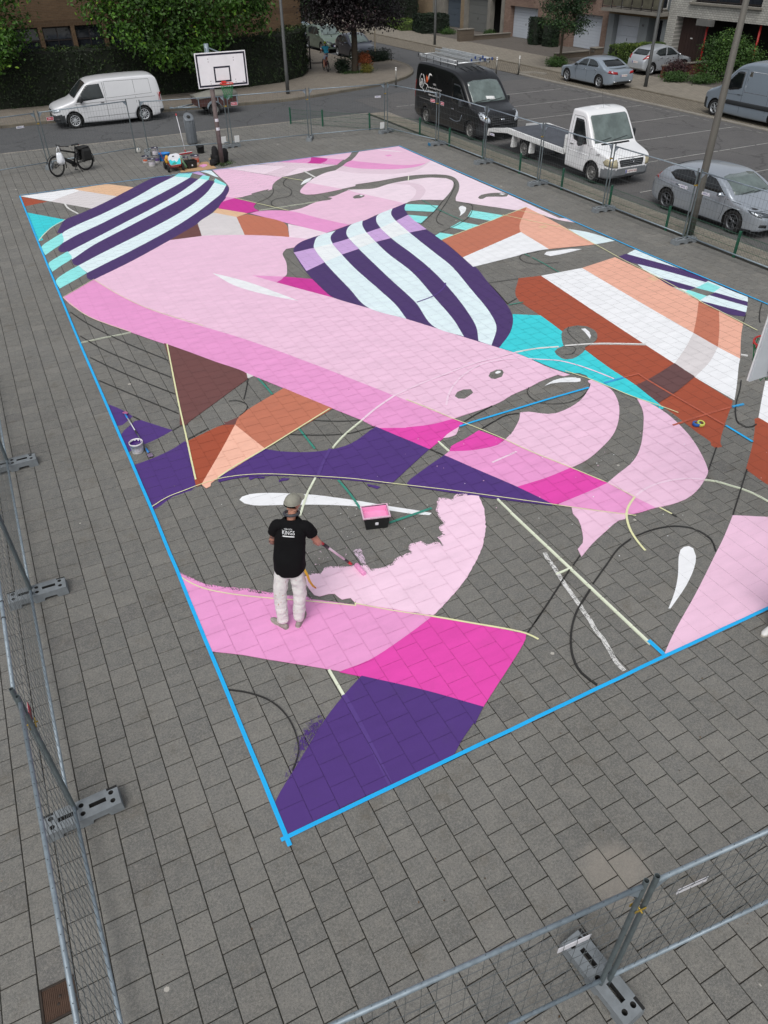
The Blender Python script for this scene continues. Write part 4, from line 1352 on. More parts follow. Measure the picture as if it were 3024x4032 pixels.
def fence_foot(x, y, rz, label, letters=False, col=None):
 t = thing('concrete_block', label, 'concrete fence foot', (x, y, 0), rz, 'concrete feet under the fence panels')
 o = add('body', FOOT, t)
 if letters:
  text_mesh('raised_lettering', 'HERAS', .062, CONC_FOOT, t, frame((-.12, .085, .135), (1, 0, 0), (0, 1, 0)), depth=.004)
 if col:
  mb = MB(); mb.box((-.385, 0, .07), (.012, .2, .1), bev=.003); mb.build('painted_end', mat('blue_paint_smear', (40, 110, 150), .7), t)
 return t
LX = -1.87
for i, (ya, yb, lb, sg) in enumerate((
  (-2.27, 1.215, 'fence panel closest to the camera, beside the rusty inspection cover', ()),
  (1.255, 4.735, 'near fence panel carrying a red plate, second along its row', ((.28, 1.3, 'red', 1),)),
  (4.775, 8.235, 'fence panel left of the man painting, third along its row', ()),
  (8.275, 11.75, 'fence panel at the frame edge level with the purple paint bucket', ()))):
 t = fence_panel((LX + (.12 if i == 0 else 0) * 1.0, ya), (LX + (.04 if i == 0 else 0), yb), lb, sg)
 if i == 1:
  mb = MB()
  for z in (1.05, 1.3, 1.9):
   mb.lathe([(.022, -.006), (.024, 0), (.022, .006)], 10, Matrix.Translation((z, 0, PH - .07)) @ Matrix.Rotation(PI / 2, 4, 'Y'))
  for q in t.children:
   pass
  mb.build('cable_tie', ZIP, t)
fence_foot(-1.77, 1.15, R(2), 'concrete foot under the closest fence joint, with round holes and slots')
fence_foot(-1.80, 4.76, R(-1), 'concrete foot of the near fence row with pink paint dabs, level with the man')
fence_foot(-1.80, 8.25, R(1), 'concrete foot at the frame edge level with the purple paint bucket')
NR0, NR1, NR2 = (-1.50, -2.16), (1.93, -2.50), (5.40, -2.86)
fence_panel(NR0, NR1, 'fence panel running out of the bottom of the picture, with two small blue plates', ((2.95, 1.35, 'heras', 1),))
fence_panel((NR1[0] + .02, NR1[1] - .003), NR2, 'fence panel in the lower right corner of the picture', ((.5, 1.45, 'heras', 1),))
fence_foot(1.95, -2.45, R(-84), 'concrete foot in the lower right corner with raised lettering', letters=True)
RX = 16.47
ys = [25.35, 21.79, 18.28, 14.77, 11.30, 7.80]
RL = ['right hand fence panel beside the black van', 'right hand fence panel beside the truck bed', 'right hand fence panel in front of the truck cab', 'right hand fence panel between the truck and the silver hatchback', 'right hand fence panel in front of the silver hatchback']
RS = [((.3, 1.6, 'red', -1),), ((.45, 1.1, 'heras', -1),), (), ((3.0, 1.42, 'heras', -1),), ((.35, 1.42, 'heras', -1),)]
for i in range(5):
 fence_panel((RX, ys[i]), (RX, ys[i + 1] + .06), RL[i], RS[i])
FL = ['concrete foot with a blue painted end by the corner of the fence', 'concrete foot below the rear end of the truck bed', 'concrete foot in front of the truck wheels', 'concrete foot below the truck bonnet', 'concrete foot in front of the silver hatchback']
for i in range(5):
 fence_foot(RX, ys[i] + .03, R(rnd.uniform(-6, 6)), FL[i], col=(i == 0))
FAR = [((5.36, 29.87), (8.70, 29.33), 'far fence panel behind the paint buckets and cart', ()),
       ((8.77, 29.32), (12.18, 29.04), 'far fence panel beside the basketball pole with a red plate', ((.30, 1.62, 'red', -1),)),
       ((12.25, 29.03), (15.66, 28.6), 'far fence panel in front of the green posts', ((3.1, 1.45, 'heras', -1),)),
       ((15.72, 28.56), (16.45, 25.43), 'fence panel turning the far corner by the black van', ((2.95, 1.62, 'red', -1),)),
       ((-1.95, 28.85), (1.46, 29.58), 'far fence panel at the left edge behind the bicycle', ((2.82, 1.52, 'heras', -1),))]
for a, b, lb, sg in FAR:
 fence_panel(a, b, lb, sg)
gate = fence_panel((1.53, 29.62), (5.0, 30.32), 'fence panel swung open as a gate before the white van, on a caster', ((.42, 1.66, 'red', -1),), clamp=False)
mb = MB()
mb.lathe([(.02, -.02), (.085, -.02), (.095, -.01), (.095, .01), (.085, .02), (.02, .02)], 16, frame((0, 0, .095), (1, 0, 0), (0, 0, 1)), cap=True)
cw = mb.build('caster', mat('white_plastic', (205, 205, 200), .5), gate, (3.62, 0, 0))
add('fork', MB().box((0, 0, .16), (.03, .06, .1), bev=.004).mesh('fork', GALV), cw)
for x, y, rz, lb in ((1.47, 29.6, 75, 'concrete foot behind the bicycle front wheel'), (5.33, 29.9, 80, 'concrete foot beside the stacked white paint buckets'), (8.75, 29.35, 8, 'concrete foot behind the basketball pole'),
                     (12.2, 29.05, 60, 'concrete foot under the middle of the far fence'), (15.7, 28.6, 15, 'concrete foot at the far corner of the fence')):
 fence_foot(x, y, R(rz), lb)
for i, (x, y, pl) in enumerate(((8.45, 29.38, 'left of the pole joint'), (9.0, 29.3, 'right of the pole joint'), (15.5, 28.62, 'by the far corner'))):
 mb = MB()
 pts = [(-.11, 0, .2), (.11, 0, .2), (.11, -.01, .44), (-.11, -.01, .44)]
 mb.box((0, -.03, .32), (.21, .004, .26), Matrix.Rotation(R(4), 3, 'X'))
 o = mb.build('paper_notice', PAPER, loc=(x, y, 0))
 tag(o, 'small white notice tied low on the far fence ' + pl, 'notice')

# ------------------------------------------------------------------ low green welded mesh fence
GREEN_P = mat('green_powder_coat', (22, 84, 62), .45, var=.15, scale=8)
GREEN_W = mat('green_wire', (46, 84, 66), .5, var=.1)
gf = thing('green_mesh_fence', 'low dark green wire fence between the square and the parked vehicles', 'fence', (0, 0, 0))
GP = [(12.68, 32.6), (13.77, 31.3), (15.32, 29.5), (16.75, 27.4), (16.80, 24.95), (16.80, 22.4), (16.80, 19.9), (16.80, 17.4), (16.81, 14.95), (16.81, 12.4), (16.80, 9.8), (16.8, 7.3)]
mb = MB(); mb.box((0, 0, .33), (.062, .062, .70), bev=.006); mb.box((0, 0, .69), (.068, .068, .02), bev=.005)
gp_me = mb.mesh('post', GREEN_P)
for i, p in enumerate(GP):
 b = GP[min(i + 1, len(GP) - 1)]; a = GP[max(i - 1, 0)]
 add('post', gp_me, gf, (*p, 0), (0, 0, math.atan2(b[1] - a[1], b[0] - a[0])))
for a, b in zip(GP, GP[1:]):
 A, B = Vector((*a, 0)), Vector((*b, 0))
 L = (B - A).length
 mb = MB()
 n = int(L / .05)
 for i in range(1, n):
  mb.tube([(L * i / n, 0, .05), (L * i / n, 0, .63)], .0034, 4, cap=False)
 for z in (.06, .25, .44, .61):
  for y in (-.006, .006):
   mb.tube([(0.03, y, z), (L - .03, y, z)], .004, 4, cap=False)
 o = mb.build('wire_panel', GREEN_W, gf, A)
 o.rotation_euler = (0, 0, math.atan2(B.y - A.y, B.x - A.x))
 o['kind'] = 'stuff'

# ------------------------------------------------------------------ lamp posts, bollards
LAMP = mat('lamp_post_grey', (86, 88, 88), .6, .2, var=.14, scale=3)
LAMP_DARK = mat('lamp_post_brown', (92, 90, 84), .65, .1, var=.16, scale=3)
def lamp_post(x, y, r0, r1, h, label, m):
 t = thing('lamp_post', label, 'lamp post', (x, y, 0), 0, 'street lamp posts')
 mb = MB(); mb.tube([(0, 0, -.02), (0, 0, 1.2), (0, 0, h)], [r0, r0 * .93, r1], 20); mb.build('pole', m, t)
 mb = MB()
 mb.lathe([(r0 + .05, .0), (r0 + .05, .015), (r0 + .005, .03)], 20); mb.build('base_collar', m, t)
 mb = MB()
 mb.box((r0 * .92, 0, .75), (.012, .10, .42), bev=.004); mb.build('service_door', m, t)
 mb = MB(); mb.tube([(0, 0, h), (0.1, 0, h + .4), (.9, 0, h + .6)], [r1, r1 * .9, .03], 10); mb.build('arm', m, t)
 mb = MB(); mb.box((1.2, 0, h + .6), (.7, .24, .1), bev=.04); mb.build('lamp_head', m, t)
 return t
lamp_post(17.12, 11.75, .115, .055, 9, 'tall grey brown lamp post rising in front of the silver hatchback', LAMP_DARK)
lamp_post(33.65, 31.7, .10, .05, 8.5, 'grey lamp post on the footway beside the silver blue saloon', LAMP)
lamp_post(33.3, 54.8, .10, .055, 8.5, 'grey lamp post on the far footway left of the black van', LAMP)
lamp_post(15.31, 39.8, .10, .055, 8.5, 'grey lamp post on the corner pavement beside the clipped hedge', LAMP)
STEEL = mat('stainless_bollard', (120, 118, 112), .4, .6, var=.2, scale=10)
REFL = mat('white_reflector', (225, 225, 222), .4)
for x, y, lb in ((21.76, 39.25, 'thin steel bollard on the near kerb left of the black van'), (29.03, 39.8, 'thin steel bollard right of the black van roof, nearer the road'), (30.5, 39.5, 'thin steel bollard closest to the young tree')):
 t = thing('bollard', lb, 'bollard', (x, y, 0), 0, 'thin steel bollards at the street mouth')
 MB().tube([(0, 0, -.05), (0, 0, .84)], .05, 12).build('tube', STEEL, t)
 MB().lathe([(.052, .82), (.052, .95), (.045, .965), (.001, .97)], 12).build('reflective_cap', REFL, t)
 MB().lathe([(.0535, .90), (.0535, .925)], 12).build('dark_band', ZIP, t)

# ------------------------------------------------------------------ vehicles
def car_paint(name, col, metal=0.0, rough=.28, flake=False):
 k = NT(name)
 c = lin(col)
 p = k.pos('object')
 d = k.noise(p, 2.2, 5, .7)
 k.base(k.mix(k.ramp(d, [(0.4, 0.0), (0.8, 0.22)]), c, tuple(v * .8 for v in c)))
 sp = k.n('SeparateXYZ'); k.l(p, sp.inputs[0])
 k.b.inputs['Metallic'].default_value = metal
 k.l(k.ramp(d, [(0.3, rough), (0.8, rough + .14)]), k.b.inputs['Roughness'])
 k.b.inputs['Coat Weight'].default_value = .35 if sum(c) < .1 else .7
 k.b.inputs['Coat Roughness'].default_value = .06
 return k.m
V_WHITE = car_paint('van_white', (212, 214, 217))
V_BLACK = car_paint('van_black', (13, 14, 17), 0, .25)
V_TRUCK = car_paint('truck_white', (228, 230, 232))
V_SILVER = car_paint('silver_paint', (168, 176, 185), .5, .26)
V_BLUESILVER = car_paint('silver_blue_paint', (154, 166, 178), .45, .28)
V_SILVER2 = car_paint('light_silver_paint', (178, 184, 190), .4, .3)
V_MASTER = car_paint('grey_blue_van_paint', (140, 152, 164), .4, .34)
V_GREEN = car_paint('pale_green_paint', (118, 134, 122), .4, .3)
V_DARK = car_paint('dark_blue_grey_paint', (58, 62, 74), .5, .28)
V_PALE = car_paint('pale_blue_paint', (150, 166, 180), .4, .3)
def glass_mat(name, col, rough=.06):
 k = NT(name)
 p = k.pos('object')
 c = lin(col)
 k.base(k.mix(k.ramp(k.noise(p, 2.6, 3), [(0.38, 0.0), (0.66, 1.0)]), tuple(v * .78 for v in c), tuple(v * 1.15 for v in c)))
 k.b.inputs['Roughness'].default_value = rough
 k.b.inputs['Specular IOR Level'].default_value = .75
 return k.m
GLASS = glass_mat('car_glass', (44, 50, 52))
GLASS_L = glass_mat('windscreen_glass', (98, 110, 108))
GLASS_D = glass_mat('tinted_glass', (22, 25, 27))
BUMPER = mat('black_bumper_plastic', (40, 43, 46), .6, var=.15)
RUBBER = mat('tyre_rubber', (27, 27, 28), .85, var=.2, scale=10)
LINER = mat('wheel_arch_liner', (14, 14, 15), .95, var=.1)
ALLOY = mat('alloy_rim', (168, 172, 176), .35, .7, var=.15, scale=12)
ALLOY_D = mat('dark_alloy', (96, 98, 102), .4, .7, var=.15, scale=12)
STEELRIM = mat('steel_rim', (128, 128, 126), .55, .4, var=.3, scale=8)
LAMPGLASS = mat('headlight_glass', (196, 204, 212), .12, .3, var=.35, scale=9)
LAMPDARK = mat('headlight_dark', (88, 94, 100), .15, .3, var=.5, scale=12)
LAMPOLD = mat('headlight_yellowed', (176, 168, 140), .3, .1, var=.3, scale=9)
TAIL = mat('tail_light_red', (150, 20, 26), .2, var=.25, scale=10, coat=.5)
CHROME = mat('chrome', (200, 204, 208), .15, 1.0, var=.1)
PLATE = mat('plate_white', (224, 222, 220), .4, var=.04)
PLATE_RED = mat('plate_red', (140, 30, 40), .5)
PLATE_BLUE = mat('plate_blue', (30, 56, 150), .5)
SEAM = mat('panel_gap', (34, 36, 40), .8)
GRILLE = mat('grille_black', (20, 21, 23), .5, var=.2)

def interp(P, x):
 if x <= P[0][0]:
  return P[0][1]
 for a, b in zip(P, P[1:]):
  if x <= b[0]:
   f = (x - a[0]) / max(1e-9, b[0] - a[0])
   return a[1] + (b[1] - a[1]) * f
 return P[-1][1]
class Vehicle:
 """front at local x=0, length along +x; the left flank is at -y"""
 def __init__(s, name, label, cat, loc, rz, L, top, bot, plan, belt, H, k, paint, wheels, wr, ww=.2, arch=.07, rt=.12, crown=.04, regions=(), group=None, archw=.30):
  s.root = thing(name, label, cat, loc, rz, group)
  s.paint = paint
  s.L = L
  T = smooth_poly(top, closed=False, step=.05, ang=50)
  B = smooth_poly(bot, closed=False, step=.1, ang=40)
  PLN = smooth_poly(plan, closed=False, step=.06, ang=50)
  for q in (T, B, PLN):
   q.sort()
  xs = sorted(set([round(p[0], 3) for p in T + PLN] + [i * .11 for i in range(int(L / .11) + 1)] + [0, L]))
  st = []
  for x in xs:
   if 0 <= x <= L and (not st or x - st[-1] > .014):
    st.append(x)
  st[-1] = L
  s.hw = lambda x, z: interp(PLN, x) * (1 - (k * max(0, (z - belt) / (H - belt)) ** 1.15 if z > belt else .05 * max(0, (.55 - z) / .55) ** 2))
  rings = []
  for x in st:
   zt, zb = interp(T, x), interp(B, x)
   if zt - zb < .06:
    zt = zb + .06
   hgt = zt - zb
   r = min(rt, hgt * .3)
   cr = crown * min(1, hgt / .8)
   h = []
   w0 = s.hw(x, zb + .05)
   h += [(0, zb), (w0 * .55, zb), (w0 - .06, zb), (w0 - .012, zb + min(.03, hgt * .1))]
   za, zc = zb + min(.07, hgt * .2), zt - cr - r
   for i in range(11):
    z = za + (zc - za) * i / 10
    h.append((s.hw(x, z), z))
   wc = s.hw(x, zc)
   for a in (22, 45, 68, 90):
    h.append((wc - r * .95 + r * .95 * math.cos(R(a)), zc + r * math.sin(R(a)) ))
   ym = wc - r * .95
   for f in (.72, .45, .2, 0):
    y = ym * f
    h.append((y, zt - cr + cr * (1 - f * f)))
   ring = [(x, y, z) for y, z in h] + [(x, -y, z) for y, z in h[-2:0:-1]]
   rings.append(ring)
  mb = MB().use(paint)
  for _, m in regions:
   mb.use(m)
  mb.use(paint)
  mb.loft(rings)
  bmesh.ops.recalc_face_normals(mb.bm, faces=mb.bm.faces)
  for f in mb.bm.faces:
   c = f.calc_center_median()
   for pred, m in regions:
    if pred(c.x, abs(c.y), c.z):
     f.material_index = mb.mats.index(m)
  s.body = mb.build('body', None, s.root)
  mc = MB().use(LINER)
  for (x, zc_) in wheels:
   for sd in (-1, 1):
    y0 = interp(PLN, x)
    Mx = frame((x, sd * (y0 - archw / 2 + .2), zc_), (1, 0, 0), (0, 0, 1))
    mc.lathe([(wr + arch, -archw / 2 - .2), (wr + arch, archw / 2 + .2)], 28, Mx, cap=True)
  cut = mc.build('cut', None)
  # cutter follows the body's placement
  cut.matrix_world = Matrix.LocRotScale(Vector(loc), Matrix.Rotation(rz, 3, 'Z'), None)
  bpy.context.view_layer.update()
  bool_cut(s.body, cut)
  bm = bmesh.new(); bm.from_mesh(s.body.data)
  s.bvh = BVHTree.FromBMesh(bm); bm.free()
  s.wr = wr
  s.wheels = wheels
  s.PLN = PLN
 def cast(s, o, d):
  h = s.bvh.ray_cast(Vector(o), Vector(d))
  return (h[0], h[1]) if h[0] is not None else None
 def patch(s, name, m, poly, view, off=.006, sgn=1, parent=None, cell=.09, smooth=True, label=None):
  """panel laid on the bodywork: poly is (x,z) for view 'side', (y,z) for 'front'/'rear', (x,y) for 'top'"""
  bb = bbox(poly)
  mb = MB()
  cache = {}
  def vert(a, b):
   key = (round(a, 4), round(b, 4))
   if key in cache:
    return cache[key]
   if view == 'side':
    h = s.cast((a, sgn * 5, b), (0, -sgn, 0))
   elif view == 'front':
    h = s.cast((-5, a, b), (1, 0, 0))
   elif view == 'rear':
    h = s.cast((s.L + 5, a, b), (-1, 0, 0))
   else:
    h = s.cast((a, b, 9), (0, 0, -1))
   if h is None:
    cache[key] = None
    return None
   n = h[1]
   v = (mb.bm.verts.new(h[0] + n * off), n)
   cache[key] = v
   return v
  nx = max(1, math.ceil((bb[2] - bb[0]) / cell)); ny = max(1, math.ceil((bb[3] - bb[1]) / cell))
  for i in range(nx):
   for j in range(ny):
    x0 = bb[0] + (bb[2] - bb[0]) * i / nx; x1 = bb[0] + (bb[2] - bb[0]) * (i + 1) / nx
    y0 = bb[1] + (bb[3] - bb[1]) * j / ny; y1 = bb[1] + (bb[3] - bb[1]) * (j + 1) / ny
    c = clip_rect(list(poly), x0, y0, x1, y1)
    if not c or abs(area(c)) < 1e-7:
     continue
    vs = [vert(*p) for p in c]
    if any(v is None for v in vs):
     continue
    vv = []
    for v in vs:
     if v[0] not in vv:
      vv.append(v[0])
    if len(vv) > 2:
     if len(vv) > 4 or not convex(c):
      for t in tessellate_polygon([[Vector((p[0], p[1], 0)) for p in c]]):
       q = [vs[ii][0] for ii in t]
       if len(set(q)) == 3:
        mb.face(q, smooth)
     else:
      mb.face(vv, smooth)
  nrm = {v[0]: v[1] for v in cache.values() if v}
  bd = [e for e in mb.bm.edges if len(e.link_faces) == 1]
  low = {}
  for e in bd:
   for v in e.verts:
    if v not in low:
     low[v] = mb.bm.verts.new(v.co - nrm[v] * (off + .012))
  for e in bd:
   a, b = e.verts
   mb.face([a, b, low[b], low[a]])
  o = mb.build(name, m, parent or s.root)
  if label:
   o['label'] = label
  return o
 def both(s, name, m, poly, **kw):
  return [s.patch(name, m, poly, 'side', sgn=g, **kw) for g in (-1, 1)]
 def pair(s, name, m, poly, view, **kw):
  return [s.patch(name, m, [(g * y, z) for y, z in poly], view, **kw) for g in (-1, 1)]
 def line(s, P, w=.012, m=None, view='side', sides=(-1, 1), name='panel_gap', off=.0015):
  P = smooth_poly(P, closed=False, step=.06)
  Lf, Rt = ribbon(P, w)
  poly = [(v.x, v.y) for v in Lf] + [(v.x, v.y) for v in reversed(Rt)]
  for g in sides:
   s.patch(name, m or SEAM, poly, view, off=off, sgn=g, cell=.25)
 def add_wheels(s, rim=ALLOY, spokes=10, style='spoke', w=.2, inset=.03, rr=.66):
  r = s.wr
  mb = MB()
  mb.lathe([(r * rr, -w / 2 + .01), (r * .9, -w / 2), (r * .985, -w / 2 + .025), (r, -w / 2 + .06), (r, w / 2 - .06), (r * .985, w / 2 - .025), (r * .9, w / 2), (r * rr, w / 2 - .01), (r * rr, -w / 2 + .01)], 32)
  for i in range(36):
   a = 2 * PI * i / 36
   mb.box((r * 1.0 * math.cos(a), r * 1.0 * math.sin(a), 0), (.012, .02, w * .7), Matrix.Rotation(a, 3, 'Z'))
  tyre = mb.mesh('wheel', RUBBER)
  mb = MB().use(rim).use(LINER)
  R0 = r * rr
  mb.use(LINER); mb.lathe([(.001, .0), (R0 * .99, .0)], 28)
  mb.use(rim)
  mb.lathe([(R0 * .99, -w / 2 + .03), (R0 * 1.02, w / 2 - .02), (R0 * 1.0, w / 2 - .004), (R0 * .90, w / 2 - .012), (R0 * .88, .0)], 28)
  zt = w / 2 - .035
  if style == 'spoke':
   for i in range(spokes):
    a = 2 * PI * i / spokes
    mb.box((R0 * .55 * math.cos(a), R0 * .55 * math.sin(a), zt - .01), (R0 * .78, R0 * (1.5 / spokes), .03), Matrix.Rotation(a, 3, 'Z'), bev=.006)
   mb.lathe([(.001, zt + .012), (R0 * .2, zt + .012), (R0 * .25, zt - .01)], 16)
  elif style == 'twin':
   for i in range(spokes):
    for dd in (-.16, .16):
     a = 2 * PI * i / spokes + dd
     mb.box((R0 * .56 * math.cos(a), R0 * .56 * math.sin(a), zt - .01), (R0 * .76, R0 * .09, .03), Matrix.Rotation(a, 3, 'Z'), bev=.006)
   mb.lathe([(.001, zt + .01), (R0 * .22, zt + .01), (R0 * .26, zt - .01)], 16)
  else:   # pressed steel disc with holes
   mb.lathe([(R0 * .9, zt - .03), (R0 * .7, zt), (R0 * .5, zt - .005), (R0 * .42, zt - .03), (R0 * .3, zt - .02), (R0 * .28, zt + .02), (.001, zt + .025)], 24)
   mb.use(LINER)
   for i in range(spokes):
    a = 2 * PI * i / spokes
    mb.lathe([(.001, zt + .004), (R0 * .085, zt + .003)], 8, Matrix.Translation((R0 * .66 * math.cos(a), R0 * .66 * math.sin(a), 0)))
   for i in range(5):
    a = 2 * PI * i / 5
    mb.lathe([(.001, zt + .0), (.014, zt - .01)], 6, Matrix.Translation((R0 * .36 * math.cos(a), R0 * .36 * math.sin(a), 0)))
  rimm = mb.mesh('rim')
  for (x, zc) in s.wheels:
   y0 = interp(s.PLN, x)
   for sd in (-1, 1):
    o = add('wheel', tyre, s.root)
    o.matrix_local = frame((x, sd * (y0 - inset - w / 2), zc), (1, 0, 0), (0, 0, sd * -1.0) if False else (0, 0, 1)) if sd < 0 else frame((x, sd * (y0 - inset - w / 2), zc), (-1, 0, 0), (0, 0, 1))
    q = add('rim', rimm, o)
 def mirror(s, x, z, m, size=(.12, .22, .15), arm=.06):
  for sd in (-1, 1):
   h = s.cast((x, sd * 5, z - .08), (0, -sd, 0))
   if not h:
    continue
   p = h[0]
   mb = MB().use(m)
   mb.box((0, sd * (arm + size[1] / 2), .06), size, bev=min(size) * .35)
   mb.box((0, sd * arm / 2, .02), (.05, arm + .06, .05), bev=.01)
   mb.use(GLASS)
   mb.box((size[0] / 2 + .002, sd * (arm + size[1] / 2), .06), (.004, size[1] * .8, size[2] * .75))
   mb.build('mirror', None, s.root, (p.x, p.y, p.z))
 def handle(s, x, z, m, w=.16):
  for sd in (-1, 1):
   h = s.cast((x, sd * 5, z), (0, -sd, 0))
   if h:
    mb = MB(); mb.box((0, 0, 0), (w, .03, .028), bev=.01)
    mb.build('door_handle', m, s.root, h[0] + Vector((0, sd * .012, 0)))
 def plate(s, txt, z, view='front', y=0, w=.50, h=.11):
  x0 = -5 if view == 'front' else s.L + 5
  d = 1 if view == 'front' else -1
  hit = s.cast((x0, y, z), (d, 0, 0))
  x = hit[0].x - d * .02
  mb = MB().use(PLATE)
  mb.box((x, y, z), (.012, w, h))
  o = mb.build('number_plate', None, s.root)
  fx = frame((x - d * .0075, y + d * -.0, z), (0, -d, 0) if True else 0, (0, 0, 1))
  mb = MB(); mb.box((x - d * .0066, y + d * (w / 2 - .025), z), (.002, .045, h * .94)); mb.build('country_band', PLATE_BLUE, o)
  text_mesh('plate_number', txt, h * .78, PLATE_RED, o, fx @ Matrix.Translation((.02, 0, 0)))
 def wipers(s, y0s, zb, zt, m=BUMPER):
  for a, b in y0s:
   pts = []
   for i in range(7):
    f = i / 6
    h = s.cast((-5, a + (b - a) * f, zb + (zt - zb) * f), (1, 0, 0))
    if h:
     pts.append(h[0] + h[1] * .02)
   if len(pts) > 2:
    mb = MB(); mb.tube(pts, .011, 5); mb.build('wiper', m, s.root)

# ---- white panel van by the hedge
v = Vehicle('white_van', 'white panel van parked by the dark clipped hedge', 'van', (2.70, 37.78, -.03), 0, 5.1,
 [(0, .62), (.02, .74), (.1, .88), (.25, .96), (.6, 1.06), (.92, 1.15), (1.02, 1.19), (1.35, 1.50), (1.72, 1.80), (1.9, 1.875), (2.3, 1.93), (3.2, 1.96), (4.3, 1.96), (4.78, 1.93), (4.93, 1.84), (5.0, 1.6), (5.06, 1.0), (5.1, .55)],
 [(0, .34), (.12, .26), (.4, .22), (4.6, .22), (4.95, .30), (5.1, .40)],
 [(0, .60), (.03, .70), (.12, .80), (.3, .88), (.6, .93), (1.0, .95), (4.6, .95), (4.95, .92), (5.1, .86)], 1.08, 1.96, .13, V_WHITE, [(.90, .33), (4.12, .33)], .33, rt=.11,
 regions=((lambda x, y, z: x < .50 and z < .60, BUMPER), (lambda x, y, z: x > 4.9 and z < .50, BUMPER)))
v.both('side_window', GLASS, [(1.16, 1.13), (1.30, 1.30), (1.66, 1.67), (1.76, 1.72), (2.30, 1.74), (2.40, 1.16), (1.5, 1.10)])
v.both('window_rubber', GRILLE, [(1.12, 1.06), (1.36, 1.30), (1.40, 1.06)], off=.004)
v.patch('windscreen', GLASS, [(-.76, 1.22), (.76, 1.22), (.68, 1.76), (.4, 1.79), (-.4, 1.79), (-.68, 1.76)], 'front')
v.pair('headlight', LAMPGLASS, [(.44, .66), (.78, .70), (.80, .80), (.74, .84), (.5, .76)], 'front')
v.patch('grille', GRILLE, [(-.42, .66), (.42, .66), (.44, .76), (-.44, .76)], 'front')
v.both('headlight_wrap', LAMPGLASS, [(.06, .68), (.34, .74), (.36, .84), (.10, .82)])
for P in ([(1.1, 1.02), (1.2, .4), (1.24, .34)], [(2.44, 1.78), (2.46, 1.1), (2.46, .34)], [(1.02, .98), (2.46, 1.02), (5.0, 1.06)], [(3.85, 1.8), (3.85, .6)], [(1.25, .42), (3.7, .42)]):
 v.line(P)
v.line([(2.52, 1.78), (2.52, 1.14), (4.62, 1.2), (4.58, 1.78), (2.52, 1.80)], w=.010)
v.handle(2.28, .98, BUMPER); v.mirror(1.32, 1.18, BUMPER, (.16, .20, .24), .03)
v.pair('tail_light', TAIL, [(.80, .80), (.93, .80), (.92, 1.20), (.82, 1.20)], 'rear')
v.both('tail_light_wrap', TAIL, [(4.97, .84), (5.08, .84), (5.03, 1.2), (4.95, 1.2)])
v.patch('rear_window', GLASS, [(-.72, 1.2), (.72, 1.2), (.66, 1.72), (-.66, 1.72)], 'rear')
v.both('side_trim', BUMPER, [(.0, .36), (.28, .36), (.28, .46), (.0, .46)])
v.add_wheels(mat('bright_hubcap', (186, 190, 194), .45, .2, var=.1), 11, 'spoke', rr=.68)
v.wipers([(.55, -.1), (-.1, -.6)], 1.22, 1.26)

# ---- black high roof van with roof rack
v = Vehicle('black_van', 'black high roof van carrying a rack and ladders, with a white roll logo', 'van', (19.22, 24.66, -.02), R(90), 5.98,
 [(0, .66), (.02, .8), (.08, .98), (.22, 1.1), (.6, 1.22), (.9, 1.30), (1.02, 1.34), (1.4, 1.72), (1.78, 2.08), (1.98, 2.22), (2.3, 2.36), (2.8, 2.44), (3.4, 2.47), (5.5, 2.48), (5.78, 2.42), (5.86, 2.25), (5.92, 1.6), (5.96, .9), (5.98, .55)],
 [(0, .36), (.12, .26), (.4, .22), (5.5, .24), (5.85, .32), (5.98, .42)],
 [(0, .62), (.04, .74), (.14, .86), (.35, .95), (.7, 1.0), (1.1, 1.03), (5.5, 1.03), (5.8, 1.0), (5.98, .95)], 1.2, 2.48, .12, V_BLACK, [(1.02, .35), (4.80, .35)], .35, rt=.13, crown=.05,
 regions=((lambda x, y, z: x < .55 and z < .60, BUMPER), (lambda x, y, z: x > 5.82 and z < .55, BUMPER)))
BV = v
v.both('side_window', GLASS_D, [(1.36, 1.28), (1.55, 1.52), (1.92, 1.90), (2.0, 1.94), (2.46, 1.95), (2.5, 1.26), (1.9, 1.18)])
v.patch('windscreen', GLASS_L, [(-.84, 1.37), (.84, 1.37), (.80, 1.85), (.74, 2.04), (.4, 2.09), (-.4, 2.09), (-.74, 2.04), (-.80, 1.85)], 'front')
v.patch('grille', GRILLE, [(-.52, .62), (.52, .62), (.58, .92), (.40, .98), (-.40, .98), (-.58, .92)], 'front')
for i in range(4):
 z = .66 + i * .085
 v.patch('grille_bar', BUMPER, [(-.52, z), (.52, z), (.52, z + .035), (-.52, z + .035)], 'front', off=.022)
v.pair('headlight', LAMPGLASS, [(.62, .74), (.80, .78), (.93, 1.06), (.88, 1.12), (.66, .94), (.60, .82)], 'front', off=.012)
v.both('headlight_wrap', LAMPGLASS, [(.10, .80), (.30, .88), (.48, 1.12), (.36, 1.12), (.14, 1.0)], off=.008)
mb = MB(); mb.lathe([(.001, .012), (.055, .010), (.06, 0)], 16, Matrix.Diagonal((1.7, 1, 1, 1)))
o = mb.build('badge', CHROME, v.root)
hh = v.cast((-5, 0, .84), (1, 0, 0))[0]
o.matrix_local = frame((hh.x - .03, 0, .84), (0, -1, 0), (.1, 0, 1))
v.plate('2-DHB-185', .47)
v.pair('bonnet_vent', GRILLE, [(.62, .38), (.74, .40), (.74, .66), (.62, .62)], 'top', off=.004)
for P in ([(1.25, 1.1), (1.32, .4)], [(2.56, 2.1), (2.58, 1.2), (2.58, .34)], [(1.6, 1.02), (5.8, 1.08)], [(3.9, 2.1), (3.92, .5)], [(2.62, 2.1), (2.62, 1.2)]):
 v.line(P, m=GRILLE)
v.line([(3.2, 1.02), (5.4, 1.04)], w=.03, m=STEELRIM, name='door_rail')
